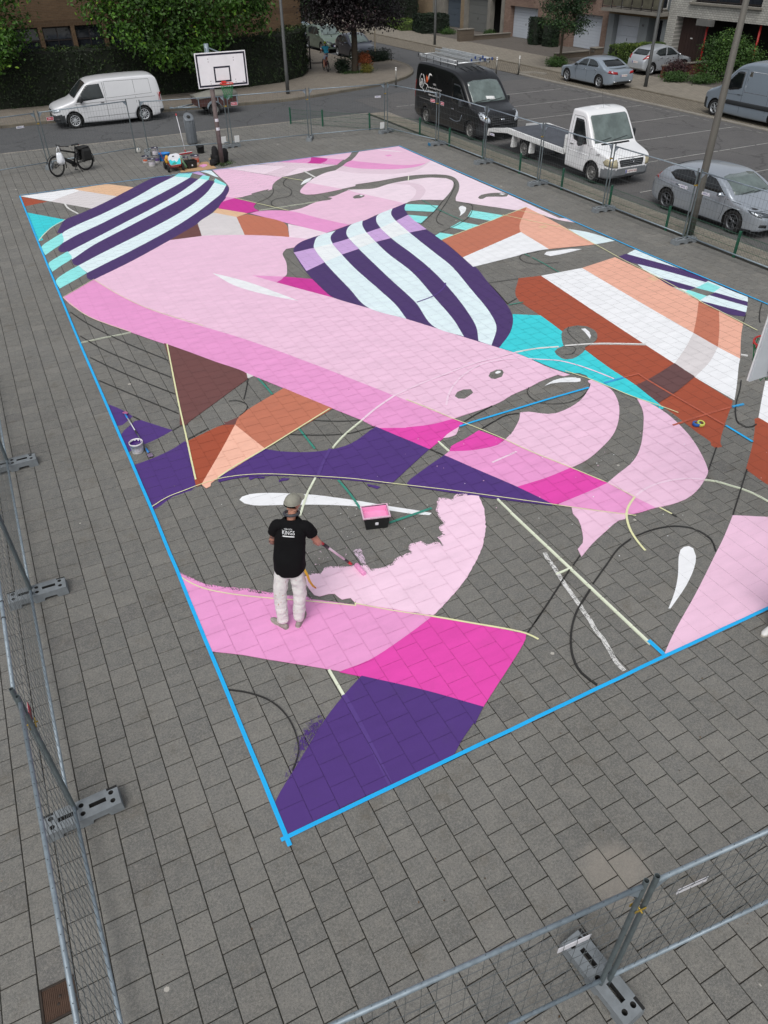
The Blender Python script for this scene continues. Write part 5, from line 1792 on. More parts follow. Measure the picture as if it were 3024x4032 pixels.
v.line([(1.62, .86), (1.75, .62), (2.1, .55), (2.6, .6)], w=.03, m=V_MASTER, name='body_crease', sides=(1,))
v.handle(2.4, 1.0, CHROME, .2); v.mirror(1.50, 1.34, BUMPER, (.16, .2, .3), .06)
v.add_wheels(STEELRIM, 10, 'steel')
v.wipers([(.7, 0.0), (0.0, -.66)], 1.38, 1.44)
v.patch('windscreen_paper', PAPER, [(-.30, 1.42), (.12, 1.45), (.12, 1.56), (-.30, 1.53)], 'front', off=.010)
v.patch('windscreen_sticker', PAPER, [(.70, 1.92), (.76, 1.92), (.76, 1.99), (.70, 1.99)], 'front', off=.010)
for y in (-.45, -.15, .15, .45):
 v.line([(2.35, y), (2.95, y)], w=.03, view='top', sides=(1,), m=V_BLACK, name='roof_rib', off=.016)
v.pair('tail_light', TAIL, [(.86, 1.0), (.98, 1.0), (.97, 1.7), (.88, 1.7)], 'rear')
v.both('tail_light_wrap', TAIL, [(5.86, 1.0), (5.95, 1.0), (5.92, 1.7), (5.84, 1.7)])
# sign writing on the flank that faces the square (local +y)
def flank(name, m, poly, off=.004):
 return v.patch(name, m, poly, 'side', off=off, sgn=1, cell=.3)
LOGO_W = mat('sign_white', (216, 216, 214), .6)
LOGO_O = mat('sign_orange', (190, 84, 40), .6)
def ring_pts(cx, cz, rx, rz, n=26, a0=0, a1=2 * PI):
 return [(cx + rx * math.cos(a0 + (a1 - a0) * i / n), cz + rz * math.sin(a0 + (a1 - a0) * i / n)) for i in range(n + 1)]
def flank_line(P, w):
 Lf, Rt = ribbon(P, w)
 flank('logo_outline', LOGO_W, [(q.x, q.y) for q in Lf] + [(q.x, q.y) for q in reversed(Rt)])
flank_line(ring_pts(5.25, 1.72, .22, .27, 20, 2.0, 2 * PI + 1.3), .035)
flank_line(ring_pts(5.27, 1.66, .10, .13, 18), .03)
flank_line(ring_pts(5.27, 1.65, .04, .05, 12), .03)
flank_line([(5.2, 1.98), (5.02, 1.80), (4.92, 1.68)], .03)
flank_line([(5.22, 1.46), (4.86, 1.30), (4.66, 1.60), (4.95, 1.66), (5.05, 1.62)], .03)
flank('logo_flame', LOGO_O, [(4.92, 1.70), (4.74, 1.68), (4.66, 1.80), (4.72, 1.86), (4.68, 1.95), (4.80, 1.90), (4.84, 2.0), (4.90, 1.86)])
flank('logo_torch', LOGO_W, [(4.70, 1.80), (4.62, 1.84), (4.58, 1.98), (4.46, 2.02), (4.34, 1.98), (4.44, 2.06), (4.60, 2.08), (4.70, 1.96)])
for txt, z, sz in (('A.B.D.', 1.70, .11), ('Algemene Roofing Dakwerken', 1.55, .105), ('0486 36 36 86 - 0495/67 10 60', 1.41, .095), ('info@roofingdakwerken.be', 1.27, .09)):
 h = v.cast((4.0, 5, z), (0, -1, 0))
 a, n = h
 F = frame((4.05, a.y + .006, z), (-1, 0, 0), (0, n.z * -1 if False else -.02, 1))
 text_mesh('sign_lettering', txt, sz, LOGO_W, v.root, F)
# rack
rk = bpy.data.objects.new('roof_rack', None); COL.objects.link(rk); rk.parent = v.root
RACK = mat('aluminium_rack', (196, 200, 202), .35, .6, var=.15, scale=10)
zr = 2.60
for sd in (-1, 1):
 add('side_rail', MB().tube([(2.55, sd * .80, zr), (5.95, sd * .80, zr)], .024, 10).mesh('side_rail', RACK), rk)
 add('side_rail', MB().tube([(2.55, sd * .82, zr + .14), (5.9, sd * .82, zr + .14)], .018, 8).mesh('side_rail', RACK), rk)
 for i in range(6):
  x = 2.7 + i * .62
  add('upright', MB().tube([(x, sd * .80, zr - .14), (x, sd * .815, zr + .14)], .013, 6).mesh('upright', BUMPER), rk)
 for x in (2.55, 5.95):
  add('end_cap', MB().box((x, sd * .81, zr + .07), (.05, .05, .2), bev=.02).mesh('end_cap', BUMPER), rk)
cb = MB().box((0, 0, 0), (.05, 1.6, .03), bev=.008).mesh('cross_bar', RACK)
for i in range(11):
 add('cross_bar', cb, rk, (2.75 + i * .31, 0, zr + .02))
add('roller', MB().tube([(2.52, -.80, zr + .06), (2.52, .80, zr + .06)], .028, 10).mesh('roller', RACK), rk)
add('roller', MB().tube([(5.98, -.80, zr + .06), (5.98, .80, zr + .06)], .028, 10).mesh('roller', RACK), rk)
# ladders lying on the rack (world frame)
def ladder(name, label, x, y0, y1, z, w):
 t = thing(name, label, 'ladder', (x, y0, z), 0, 'ladders on the van roof')
 L = y1 - y0
 st = MB().box((0, L / 2, 0), (.028, L, .085), bev=.006).mesh('stile', RACK)
 for s in (-1, 1):
  add('stile', st, t, (s * w / 2, 0, 0))
 rg = MB().tube([(-w / 2, 0, 0), (w / 2, 0, 0)], .016, 8).mesh('rung', RACK)
 for i in range(int(L / .28)):
  add('rung', rg, t, (0, .15 + i * .28, 0))
 ft = MB().box((0, 0, 0), (.05, .09, .11), bev=.015).mesh('rubber_foot', mat('blue_rubber', (36, 62, 120), .6))
 for s in (-1, 1):
  add('rubber_foot', ft, t, (s * w / 2, .02, 0))
ladder('ladder', 'aluminium ladder lying lowest on the black van rack', 19.41, 27.29, 30.44, 2.70, .44)
ladder('ladder', 'aluminium ladder stacked on top of another on the black van rack', 19.47, 27.14, 30.59, 2.80, .38)
ladder('ladder', 'aluminium ladder on the far side of the black van rack', 19.93, 27.09, 30.54, 2.72, .36)

# ---- white flatbed recovery truck
v = Vehicle('flatbed_truck', 'white flatbed recovery truck with a dark loading deck', 'truck', (19.20, 16.74, -.02), R(90), 2.42,
 [(0, .62), (.02, .74), (.08, .90), (.25, 1.0), (.6, 1.10), (.9, 1.18), (1.0, 1.23), (1.30, 1.66), (1.54, 2.00), (1.64, 2.11), (1.76, 2.17), (2.2, 2.20), (2.38, 2.18), (2.41, 2.1), (2.42, 1.5)],
 [(0, .40), (.1, .30), (.4, .26), (2.42, .30)],
 [(0, .66), (.04, .76), (.14, .86), (.35, .92), (.7, .95), (1.0, .965), (2.42, .965)], 1.15, 2.20, .10, V_TRUCK, [(.95, .34)], .34, rt=.07, crown=.03,
 regions=((lambda x, y, z: x < .5 and z < .60, mat('grey_bumper', (112, 116, 120), .6, var=.15)),))
v.both('side_window', GLASS_D, [(1.34, 1.20), (1.42, 1.36), (1.66, 1.82), (1.74, 1.90), (2.14, 1.91), (2.16, 1.35), (2.08, 1.24), (1.6, 1.14)])
v.patch('windscreen', GLASS_L, [(-.86, 1.25), (.86, 1.25), (.80, 1.97), (.74, 2.03), (-.74, 2.03), (-.80, 1.97)], 'front')
GB = mat('grey_bumper', (112, 116, 120), .6)
v.patch('grille', GRILLE, [(-.48, .66), (.48, .66), (.56, .92), (-.56, .92)], 'front')
for i in range(4):
 z = .69 + i * .055
 v.patch('grille_bar', GB, [(-.48, z), (.48, z), (.48, z + .014), (-.48, z + .014)], 'front', off=.018)
mb = MB()
mb.tube([(.085 * math.cos(2 * PI * i / 20), .085 * math.sin(2 * PI * i / 20), 0) for i in range(20)], .009, 6, closed=True)
for i in range(3):
 a = PI / 2 + 2 * PI * i / 3
 mb.tube([(0, 0, 0), (.085 * math.cos(a), .085 * math.sin(a), 0)], [.016, .004], 5)
o = mb.build('star_emblem', CHROME, v.root)
hh = v.cast((-5, 0, .84), (1, 0, 0))[0]
o.matrix_local = frame((hh.x - .035, 0, .84), (0, -1, 0), (.1, 0, 1))
v.pair('headlight', LAMPOLD, [(.60, .64), (.84, .66), (.88, .86), (.62, .90)], 'front', off=.01)
v.both('headlight_wrap', LAMPOLD, [(.08, .66), (.34, .70), (.42, .80), (.30, .90), (.1, .92)], off=.008)
v.plate('2-HHW-563', .50)
for P in ([(1.10, 1.10), (1.16, .5), (1.2, .42)], [(2.26, 1.98), (2.28, 1.2), (2.28, .42)], [(1.2, 1.12), (1.38, 1.40), (1.62, 1.90), (1.74, 1.97), (2.26, 1.97)], [(.3, .98), (.66, 1.12), (1.1, 1.1)]):
 v.line(P)
v.line([(1.2, .86), (2.3, .86)], w=.02, m=V_TRUCK, off=.006, name='body_crease')
v.handle(2.14, 1.08, BUMPER, .17); v.mirror(1.46, 1.34, BUMPER, (.12, .22, .34), .10)
for z in (.96, 1.0, 1.04):
 v.line([(.62, z), (.78, z - .03)], w=.018, m=GRILLE, name='wing_vent')
v.patch('scuttle_vent', GRILLE, [(-.62, 1.185), (.62, 1.185), (.62, 1.225), (-.62, 1.225)], 'front', off=.006)
v.wipers([(.70, .12), (0.08, -.60)], 1.28, 1.36)
mb = MB(); mb.tube([(1.75, 0.1, 2.2), (1.95, .1, 2.68)], .004, 5); mb.build('aerial', BUMPER, v.root)
v.patch('roof_hatch', V_TRUCK, [(1.82, -.3), (2.2, -.3), (2.2, .3), (1.82, .3)], 'top', off=.02)
DECK = mat('rubbered_deck', (74, 78, 86), .75, var=.22, scale=3, bump=.2)
TW = mat('truck_white_trim', (222, 224, 224), .5, var=.12)
Y1 = 1.0
mb = MB()
mb.prism([(2.55, .86), (5.6, .92), (6.1, .90), (7.2, .66), (7.2, .60), (6.1, .80), (5.6, .82), (2.55, .78)], -.90, .90, frame((0, 0, 0), (1, 0, 0), (0, 0, 1)))
mb.build('deck', DECK, v.root)
for sd in (-1, 1):
 mb = MB()
 mb.prism([(2.50, .82), (5.6, .90), (6.1, .92), (7.2, .74), (7.48, .68), (7.52, .42), (7.44, .42), (7.40, .58), (7.0, .62), (6.1, .74), (5.6, .72), (2.50, .66)], -.05, .05, frame((0, sd * .95, 0), (1, 0, 0), (0, 0, 1)))
 mb.build('side_rail', TW, v.root)
 mb = MB()
 mb.box((2.50, sd * .95, 1.0), (.07, .10, .6), bev=.01); mb.build('headboard_post', TW, v.root)
 for x in (4.55, 5.75):
  mb = MB(); mb.prism([(-.05, 0), (.05, 0), (.12, -.46), (-.02, -.46)], -.10, .10, frame((x, sd * .86, .74), (1, 0, 0), (0, 0, 1)))
  mb.build('mudguard_stay', TW, v.root)
 mb = MB()
 mb.tube([(5.06 + .44 * math.cos(a), sd * .80, .34 + .44 * math.sin(a)) for a in [R(20 + 14 * i) for i in range(11)]], .03, 6)
 mb.build('mudguard', BUMPER, v.root)
mb = MB(); mb.box((4.5, 0, .62), (4.4, .8, .16), bev=.02); mb.build('chassis', LINER, v.root)
mb = MB(); mb.box((6.8, 0, .46), (.12, 1.5, .1), bev=.02); mb.build('rear_bar', BUMPER, v.root)
mb = MB(); mb.box((2.95, -.45, .96), (.34, .5, .14), bev=.02); mb.build('winch_box', mat('pale_grey_box', (186, 186, 180), .6, var=.2), v.root)
mb = MB(); mb.box((2.55, 0, 1.0), (.06, 1.8, .24), bev=.01); mb.build('headboard', BUMPER, v.root)
v.wheels = [(.95, .34), (5.06, .34)]
v.PLN = v.PLN + [(6, .93)]
v.add_wheels(STEELRIM, 10, 'steel')

# ---- hatchbacks and saloon
def hatch(name, label, loc, rz, paint, L, H, W, wb, fo, glass=GLASS, mpv=False, plate_f=None, plate_r=None, rim=(ALLOY, 5, 'spoke'), group='parked cars', wr=.32):
 hb = 1.0 if mpv else .93
 cw = .98 if not mpv else .86        # cowl position
 top = [(0, .50), (.02, .58), (.08, .68), (.22, .75), (.5, .84 if not mpv else .92), (cw, hb + .01), (cw + .1, hb + .05), (cw + .5, hb + .30), (cw + .85, H - .07), (cw + 1.1, H - .015), (cw + 1.45, H), (L - 1.45, H - .015), (L - .95, H - .07), (L - .60, H - .18), (L - .34, H - .40), (L - .17, .95), (L - .08, .84), (L - .03, .74), (L, .55)]
 if mpv:
  top = top[:11] + [(L - 1.2, H - .01), (L - .55, H - .07), (L - .28, H - .22), (L - .14, 1.05), (L - .06, .85), (L - .02, .74), (L, .55)]
 vv = Vehicle(name, label, 'car', loc, rz, L, top,
  [(0, .28), (.1, .22), (.4, .18), (L - .5, .19), (L - .1, .28), (L, .36)],
  [(0, .52), (.03, .62), (.1, .72), (.28, .82), (.6, .87), (1.0, W / 2 - .01), (1.6, W / 2), (L - 1.2, W / 2), (L - .5, W / 2 - .04), (L - .15, W / 2 - .12), (L, W / 2 - .22)],
  hb, H, .24, paint, [(fo, wr), (fo + wb, wr)], wr, arch=.045, rt=.10, crown=.05, archw=.27,
  regions=((lambda x, y, z: z < .24, BUMPER),), group=group)
 zb = hb + .02
 vv.both('front_side_window', glass, [(cw + .38, zb + .02), (cw + .95, H - .16), (cw + 1.25, H - .12), (cw + 1.34, zb + .02)])
 vv.both('rear_side_window', glass, [(cw + 1.40, zb + .02), (cw + 1.33, H - .12), (L - 1.40, H - .14), (L - .98, H - .22), (L - .80, zb + .16), (L - 1.1, zb + .03)])
 vv.patch('windscreen', GLASS_L, [(-W * .40, hb + .06), (W * .40, hb + .06), (W * .335, H - .11), (W * .2, H - .075), (-W * .2, H - .075), (-W * .335, H - .11)], 'front')
 vv.patch('rear_window', GLASS, [(-W * .36, 1.02), (W * .36, 1.02), (W * .30, H - .22), (-W * .30, H - .22)], 'rear')
 for P in ([(cw + .34, zb - .05), (cw + .36, .5), (cw + .42, .28)], [(cw + 1.37, zb), (cw + 1.37, .28)], [(L - .95, zb), (L - 1.05, .7)], [(.14, .72), (.5, .80), (cw + .3, zb - .06)]):
  vv.line(P)
 vv.line([(.75, .70), (2.0, .74), (L - .3, .84)], w=.02, m=paint, off=.007, name='body_crease')
 vv.handle(cw + 1.22, .83, CHROME); vv.handle(L - 1.25, .87, CHROME)
 vv.mirror(cw + .44, zb + .06, paint, (.12, .18, .12), .05)
 vv.pair('headlight', LAMPDARK, [(.36, .58), (.72, .64), (.78, .74), (.62, .73), (.34, .66)], 'front', off=.008)
 vv.both('headlight_wrap', LAMPDARK, [(.08, .60), (.36, .68), (.52, .76), (.2, .74)], off=.008)
 vv.patch('grille', GRILLE, [(-.44, .38), (.44, .38), (.50, .56), (.30, .62), (-.30, .62), (-.50, .56)], 'front')
 vv.pair('fog_light', GRILLE, [(.52, .34), (.72, .36), (.70, .44), (.52, .42)], 'front')
 vv.pair('tail_light', TAIL, [(W / 2 - .34, .80), (W / 2 - .06, .86), (W / 2 - .10, 1.06), (W / 2 - .22, 1.0)], 'rear', off=.010)
 vv.both('tail_light_wrap', TAIL, [(L - .36, .90), (L - .12, .84), (L - .14, .98), (L - .28, 1.06)], off=.010)
 vv.add_wheels(*rim, w=.19, inset=.015)
 vv.wipers([(.5, 0.0), (0.02, -.5)], hb + .06, hb + .09)
 if plate_f:
  vv.plate(plate_f, .44)
 if plate_r:
  vv.plate(plate_r, .66, 'rear', w=.46, h=.11)
 return vv
v = hatch('silver_hatchback', 'silver hatchback nearest the fence, with its nose out of the picture', (19.16, 10.44, -.02), R(90), V_SILVER, 4.46, 1.45, 1.80, 2.68, .92, rim=(ALLOY_D, 5, 'twin'), glass=GLASS_D, wr=.325)
mb = MB(); mb.prism([(-.09, 0), (.09, 0), (.05, .06)], -.012, .012, frame((0, 0, 0), (1, 0, 0), (0, 0, 1)))
h = v.cast((3.05, 0, 9), (0, 0, -1))[0]; mb.build('roof_aerial', V_SILVER, v.root, h)
v.patch('spoiler', GRILLE, [(3.66, -.52), (3.86, -.48), (3.86, .48), (3.66, .52)], 'top', off=.01)
v = hatch('small_silver_hatchback', 'small silver hatchback parked on the driveway with its tail to the street', (40.0, 35.42, .05), R(180), V_SILVER2, 3.94, 1.49, 1.70, 2.52, .80, plate_r='1-ABB-177', rim=(ALLOY, 8, 'spoke'))
mb = MB(); mb.tube([(2.9, 0, 1.44), (3.1, 0, 1.72)], .004, 5); mb.build('aerial', BUMPER, v.root)
hatch('pale_green_people_carrier', 'pale green people carrier parked in the side street behind the cyclist', (25.05, 55.05, -.02), R(90), V_GREEN, 4.28, 1.64, 1.75, 2.75, .92, mpv=True, plate_f='1-XKD-402')
hatch('dark_hatchback', 'dark blue grey hatchback parked behind the purple leaved tree', (25.10, 49.95, -.02), R(90), V_DARK, 3.9, 1.50, 1.70, 2.48, .78, plate_f='1-HVT-930', rim=(ALLOY, 6, 'spoke'))
hatch('pale_blue_car', 'pale blue car half hidden behind the people carrier', (25.0, 60.2, -.02), R(90), V_PALE, 4.2, 1.46, 1.75, 2.6, .86)
# saloon
W, L = 1.82, 4.70
v = Vehicle('silver_blue_saloon', 'silver blue saloon car parked on the cobbled bay beside the young tree', 'car', (32.18, 36.66, -.02), R(-90), L,
 [(0, .50), (.02, .60), (.08, .70), (.25, .78), (.6, .87), (1.1, .95), (1.25, .98), (1.6, 1.16), (2.0, 1.36), (2.3, 1.42), (2.7, 1.44), (3.1, 1.41), (3.45, 1.32), (3.85, 1.14), (4.12, 1.02), (4.3, .99), (4.55, .965), (4.63, .90), (4.67, .75), (4.70, .5)],
 [(0, .28), (.1, .22), (.4, .18), (4.2, .19), (4.6, .28), (4.7, .36)],
 [(0, .52), (.03, .62), (.1, .72), (.28, .82), (.6, .87), (1.0, .90), (1.6, .91), (3.6, .91), (4.2, .87), (4.55, .78), (4.7, .66)],
 .95, 1.44, .26, V_BLUESILVER, [(.84, .335), (3.70, .335)], .335, arch=.045, rt=.10, crown=.05, archw=.27, regions=((lambda x, y, z: z < .24, BUMPER),), group='parked cars')
v.both('front_side_window', GLASS, [(1.72, .98), (2.12, 1.26), (2.30, 1.31), (2.54, 1.33), (2.58, .99)])
v.both('rear_side_window', GLASS, [(2.64, .99), (2.60, 1.33), (2.9, 1.32), (3.2, 1.25), (3.5, 1.10), (3.48, 1.02)])
v.both('window_chrome', CHROME, [(1.66, .965), (3.52, 1.005), (3.50, 1.018), (1.68, .978)], off=.01)
v.patch('windscreen', GLASS_L, [(-.72, 1.0), (.72, 1.0), (.60, 1.33), (.36, 1.37), (-.36, 1.37), (-.60, 1.33)], 'front')
v.patch('rear_window', GLASS_D, [(-.66, 1.06), (.66, 1.06), (.55, 1.31), (-.55, 1.31)], 'rear')
v.patch('boot_gap', SEAM, [(-.6, .985), (.6, .985), (.6, .995), (-.6, .995)], 'rear', off=.004)
for P in ([(1.66, .93), (1.64, .5), (1.72, .28)], [(2.61, .97), (2.61, .28)], [(3.5, .98), (3.40, .75), (3.3, .62)], [(.14, .72), (.6, .84), (1.6, .93)]):
 v.line(P)
v.line([(.9, .78), (2.6, .80), (4.4, .86)], w=.02, m=V_BLUESILVER, off=.007, name='body_crease')
v.handle(2.44, .84, CHROME); v.handle(3.34, .87, CHROME)
v.mirror(1.76, 1.03, GRILLE, (.12, .18, .12), .05)
v.pair('tail_light', TAIL, [(.40, .74), (.78, .78), (.80, .90), (.44, .86)], 'rear', off=.010)
v.both('tail_light_wrap', TAIL, [(4.30, .82), (4.58, .78), (4.58, .90), (4.36, .92)], off=.010)
v.plate('2-GLR-480', .68, 'rear', w=.46)
v.patch('rear_diffuser', BUMPER, [(-.62, .30), (.62, .30), (.66, .42), (-.66, .42)], 'rear')
v.pair('exhaust', CHROME, [(.42, .36), (.66, .37), (.66, .43), (.42, .42)], 'rear', off=.014)
v.pair('headlight', LAMPDARK, [(.42, .60), (.72, .64), (.78, .74), (.5, .72)], 'front')
v.patch('grille', GRILLE, [(-.36, .42), (.36, .42), (.40, .62), (-.40, .62)], 'front')
v.add_wheels(ALLOY, 5, 'spoke', w=.19, inset=.015)

# ---- large grey van at the right edge
v = Vehicle('grey_van', 'large silver grey van cut off by the picture edge, on the cobbled bay', 'van', (31.98, 25.1, -.02), R(-90), 5.55,
 [(0, .62), (.02, .74), (.08, .92), (.25, 1.06), (.6, 1.20), (.82, 1.28), (.92, 1.32), (1.3, 1.72), (1.65, 2.05), (1.85, 2.20), (2.2, 2.33), (2.7, 2.40), (5.2, 2.42), (5.42, 2.36), (5.48, 2.2), (5.52, 1.4), (5.55, .55)],
 [(0, .36), (.12, .28), (.4, .24), (5.2, .26), (5.55, .42)],
 [(0, .64), (.04, .76), (.14, .87), (.35, .95), (.7, 1.0), (1.1, 1.03), (5.2, 1.03), (5.55, .96)], 1.2, 2.42, .11, V_MASTER, [(.88, .34), (4.4, .34)], .34, rt=.14, crown=.05,
 regions=((lambda x, y, z: x < .34 and z < .72, BUMPER),))
v.both('side_window', GLASS_D, [(1.28, 1.26), (1.42, 1.50), (1.80, 1.90), (1.9, 1.95), (2.22, 1.95), (2.24, 1.34), (2.1, 1.26), (1.6, 1.18)])
v.patch('windscreen', GLASS_L, [(-.84, 1.36), (.84, 1.36), (.76, 2.02), (.4, 2.07), (-.4, 2.07), (-.76, 2.02)], 'front')
v.both('side_moulding', BUMPER, [(1.55, .62), (5.3, .62), (5.3, .80), (1.6, .80), (1.5, .74)], off=.02)
for P in ([(1.2, 1.2), (1.3, .5), (1.36, .36)], [(2.34, 2.05), (2.36, 1.2), (2.36, .36)], [(1.3, 1.24), (1.46, 1.58), (1.82, 1.98), (2.34, 2.05)], [(3.8, 2.05), (3.8, .4)], [(1.3, 1.02), (2.4, 1.06)]):
 v.line(P)
v.line([(2.48, 2.0), (2.44, 1.2), (3.7, 1.2), (3.7, 2.0), (2.48, 2.0)], w=.02, m=CHROME, name='panel_press', off=.003)
v.line([(3.9, 2.0), (3.9, 1.2), (5.2, 1.2), (5.2, 2.0), (3.9, 2.0)], w=.02, m=CHROME, name='panel_press', off=.003)
v.handle(2.2, 1.06, BUMPER, .18); v.mirror(1.40, 1.34, BUMPER, (.14, .2, .3), .08)
v.pair('headlight', LAMPGLASS, [(.52, .78), (.80, .84), (.90, 1.10), (.70, 1.06)], 'front', off=.01)
v.both('headlight_wrap', LAMPGLASS, [(.08, .84), (.3, .92), (.52, 1.14), (.3, 1.08)], off=.01)
v.add_wheels(ALLOY, 6, 'spoke')

# ---- box trailer behind the white van
t = thing('box_trailer', 'low brown box trailer with a grey cover, hitched nowhere by the kerb', 'trailer', (8.35, 37.3, -.03), R(0))
BRN = mat('brown_board', (74, 44, 40), .7, var=.25, scale=6)
COVER = mat('grey_tarp', (120, 120, 112), .75, var=.2, scale=4, bump=.3)
mb = MB()
for s in (-1, 1):
 mb.box((2.1, s * .62, .58), (2.0, .03, .34), bev=.005)
mb.box((1.1, 0, .58), (.03, 1.24, .34)); mb.box((3.1, 0, .58), (.03, 1.24, .34)); mb.box((2.1, 0, .42), (2.0, 1.24, .03))
mb.build('side_board', BRN, t)
mb = MB()
mb.loft([[(1.06, -.66, .74), (1.06, .66, .74), (1.06, .62, .80), (1.06, 0, .84), (1.06, -.62, .80)],
         [(2.0, -.66, .78), (2.0, .66, .78), (2.0, .60, .94), (2.0, 0, 1.0), (2.0, -.60, .94)],
         [(3.14, -.66, .74), (3.14, .66, .74), (3.14, .62, .92), (3.14, 0, .96), (3.14, -.62, .92)]])
mb.build('cover', COVER, t)
mb = MB()
mb.tube([(1.1, -.45, .40), (.1, 0, .38)], .035, 6); mb.tube([(1.1, .45, .40), (.1, 0, .38)], .035, 6); mb.tube([(.15, 0, .38), (-.1, 0, .38)], .03, 6)
mb.build('drawbar', GALV, t)
mb = MB(); mb.box((-.12, 0, .40), (.16, .08, .08), bev=.02); mb.build('coupling', GALV, t)
for x in (1.12, 2.1, 3.08):
 for s in (-1, 1):
  add('stanchion', MB().box((x, s * .645, .6), (.05, .02, .42)).mesh('stanchion', GALV), t)
tw = MB().lathe([(.17, -.07), (.26, -.08), (.285, -.05), (.285, .05), (.26, .08), (.17, .07)], 24).mesh('wheel', RUBBER)
tr = MB().lathe([(.175, .06), (.15, .05), (.1, .07), (.06, .06), (.001, .07)], 20).mesh('rim', STEELRIM)
for s in (-1, 1):
 o = add('wheel', tw, t); o.matrix_local = frame((1.85, s * .76, .285), (1, 0, 0) if s < 0 else (-1, 0, 0), (0, 0, 1))
 add('rim', tr, o)
 mb = MB()
 pts = [(1.85 + .36 * math.cos(a), .30 + .36 * math.sin(a)) for a in [R(8 + 16.4 * i) for i in range(11)]]
 for a, b in zip(pts, pts[1:]):
  mb.poly([(a[0], s * .66, a[1]), (b[0], s * .66, b[1]), (b[0], s * .88, b[1]), (a[0], s * .88, a[1])])
  mb.poly([(a[0], s * .88, a[1]), (b[0], s * .88, b[1]), (b[0], s * .88, b[1] - .05), (a[0], s * .88, a[1] - .05)])
 mb.build('mudguard', GALV, t, fix=False)
mb = MB(); mb.tube([(.6, 0, .06), (.6, 0, .5)], .02, 6); mb.lathe([(.001, 0), (.07, 0), (.07, .05), (.001, .05)], 12, frame((.6, .02, .08), (1, 0, 0), (0, 0, 1))); mb.build('jockey_wheel', STEELRIM, t)

# ------------------------------------------------------------------ buildings
BRICK_L = brick_mat('brown_brick', (88, 70, 52), (110, 88, 66), (100, 90, 76), .22, .075, .010, 'xz', bump=.6, dirt=.25)
BRICK_P = brick_mat('pink_brick', (112, 90, 80), (136, 114, 102), (124, 114, 104), .22, .075, .010, 'yz', bump=.6)
BRICK_Y = brick_mat('yellow_brick', (128, 112, 90), (148, 130, 106), (124, 116, 100), .22, .075, .010, 'yz', bump=.6)
BRICK_W = brick_mat('limewashed_brick', (156, 155, 150), (180, 179, 172), (104, 104, 100), .22, .11, .012, 'yz', bump=.8, dirt=.35)
BRICK_D = brick_mat('soldier_brick', (80, 62, 46), (96, 76, 58), (96, 86, 72), .075, .22, .010, 'xz', off=0, bump=.6)
CONC_F = mat('facade_concrete', (122, 119, 112), .85, var=.18, scale=2, obj=False)
PLASTER = mat('grey_plaster', (118, 124, 127), .85, var=.10, scale=1.2, obj=False)
DOOR_W = mat('white_garage_door', (176, 183, 192), .5, var=.06)
DOOR_G = mat('grey_garage_door', (98, 100, 98), .55, var=.08)
DOOR_B = mat('slate_garage_door', (72, 82, 92), .55, var=.08)
DOOR_BR = mat('brown_door', (52, 36, 32), .6, var=.12)
WINGLASS = glass_mat('window_glass', (40, 44, 50), .04)
FRAME_D = mat('dark_window_frame', (40, 34, 34), .6)
FRAME_W = mat('white_frame', (208, 208, 206), .5)
RED_P = mat('red_painted_steel', (164, 36, 32), .45, var=.12)
ROOF = mat('roof_tiles', (84, 62, 54), .85, var=.2, scale=2)
STONE = mat('sill_stone', (120, 116, 108), .85, var=.15)
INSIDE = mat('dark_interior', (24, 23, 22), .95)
def blk(name, x0, x1, y0, y1, z0, z1, m, parent, bev=0.0):
 mb = MB(); mb.box(((x0 + x1) / 2, (y0 + y1) / 2, (z0 + z1) / 2), (abs(x1 - x0), abs(y1 - y0), z1 - z0), bev=bev)
 return mb.build(name, m, parent)

# brick school-like block behind the hedge (front plane y = 48)
b = thing('brick_building', 'long brown brick building with a band of dark windows behind the hedge', 'building', (0, 0, 0))
Y = 48.0
wx = [(-14.6 + 1.8 * i) for i in range(19)]
blk('wall', -16, 19.6, Y, Y + 10, 0, 1.86, BRICK_L, b)
blk('wall', -16, 19.6, Y, Y + 10, 3.12, 3.42, BRICK_D, b)
blk('wall', -16, 19.6, Y + .002, Y + 10, 3.42, 6.2, BRICK_L, b)
blk('wall', 12.4, 19.6, Y, Y + 9.9, 1.86, 3.12, BRICK_L, b)
blk('back_wall', -15.8, 12.4, Y + .8, Y + 1.0, 1.86, 3.12, INSIDE, b)
blk('roof', -16.2, 19.8, Y - .25, Y + 10.2, 6.2, 6.5, ROOF, b)
pane_me = MB().box((0, 0, 0), (.70, .012, .52)).mesh('pane', WINGLASS)
pane_lo = MB().box((0, 0, 0), (.70, .012, .60)).mesh('pane', WINGLASS)
x = -15.05
while x < 12.0:
 blk('brick_pier', x - .11, x + .11, Y - .02, Y + .3, 1.86, 3.12, BRICK_L, b)
 xa, xb = x + .11, x + 1.63
 w = blk('window', xa, xb, Y + .16, Y + .20, 2.44, 2.50, FRAME_D, b)
 for zz, z2 in ((1.88, 1.93), (3.06, 3.11)):
  mb = MB(); mb.box(((xa + xb) / 2, Y + .18, (zz + z2) / 2), (xb - xa - .01, .05, z2 - zz)); mb.build('frame', FRAME_D, w)
 for xm in (xa + .03, (xa + xb) / 2, xb - .03):
  mb = MB(); mb.box((xm, Y + .18, 2.49), (.05, .045, 1.12)); mb.build('frame', FRAME_D, w)
 for s in (0, 1):
  add('pane', pane_me, w, (xa + .39 + s * .74, Y + .175, 2.78), (R(rnd.uniform(-6, -3)), 0, 0))
  add('pane', pane_lo, w, (xa + .39 + s * .74, Y + .19, 2.18), (R(rnd.uniform(-1, 1)), 0, 0))
 mb = MB(); mb.box(((xa + xb) / 2, Y + .06, 1.88), (xb - xa - .01, .22, .05)); mb.build('sill', STONE, w)
 x += 1.74
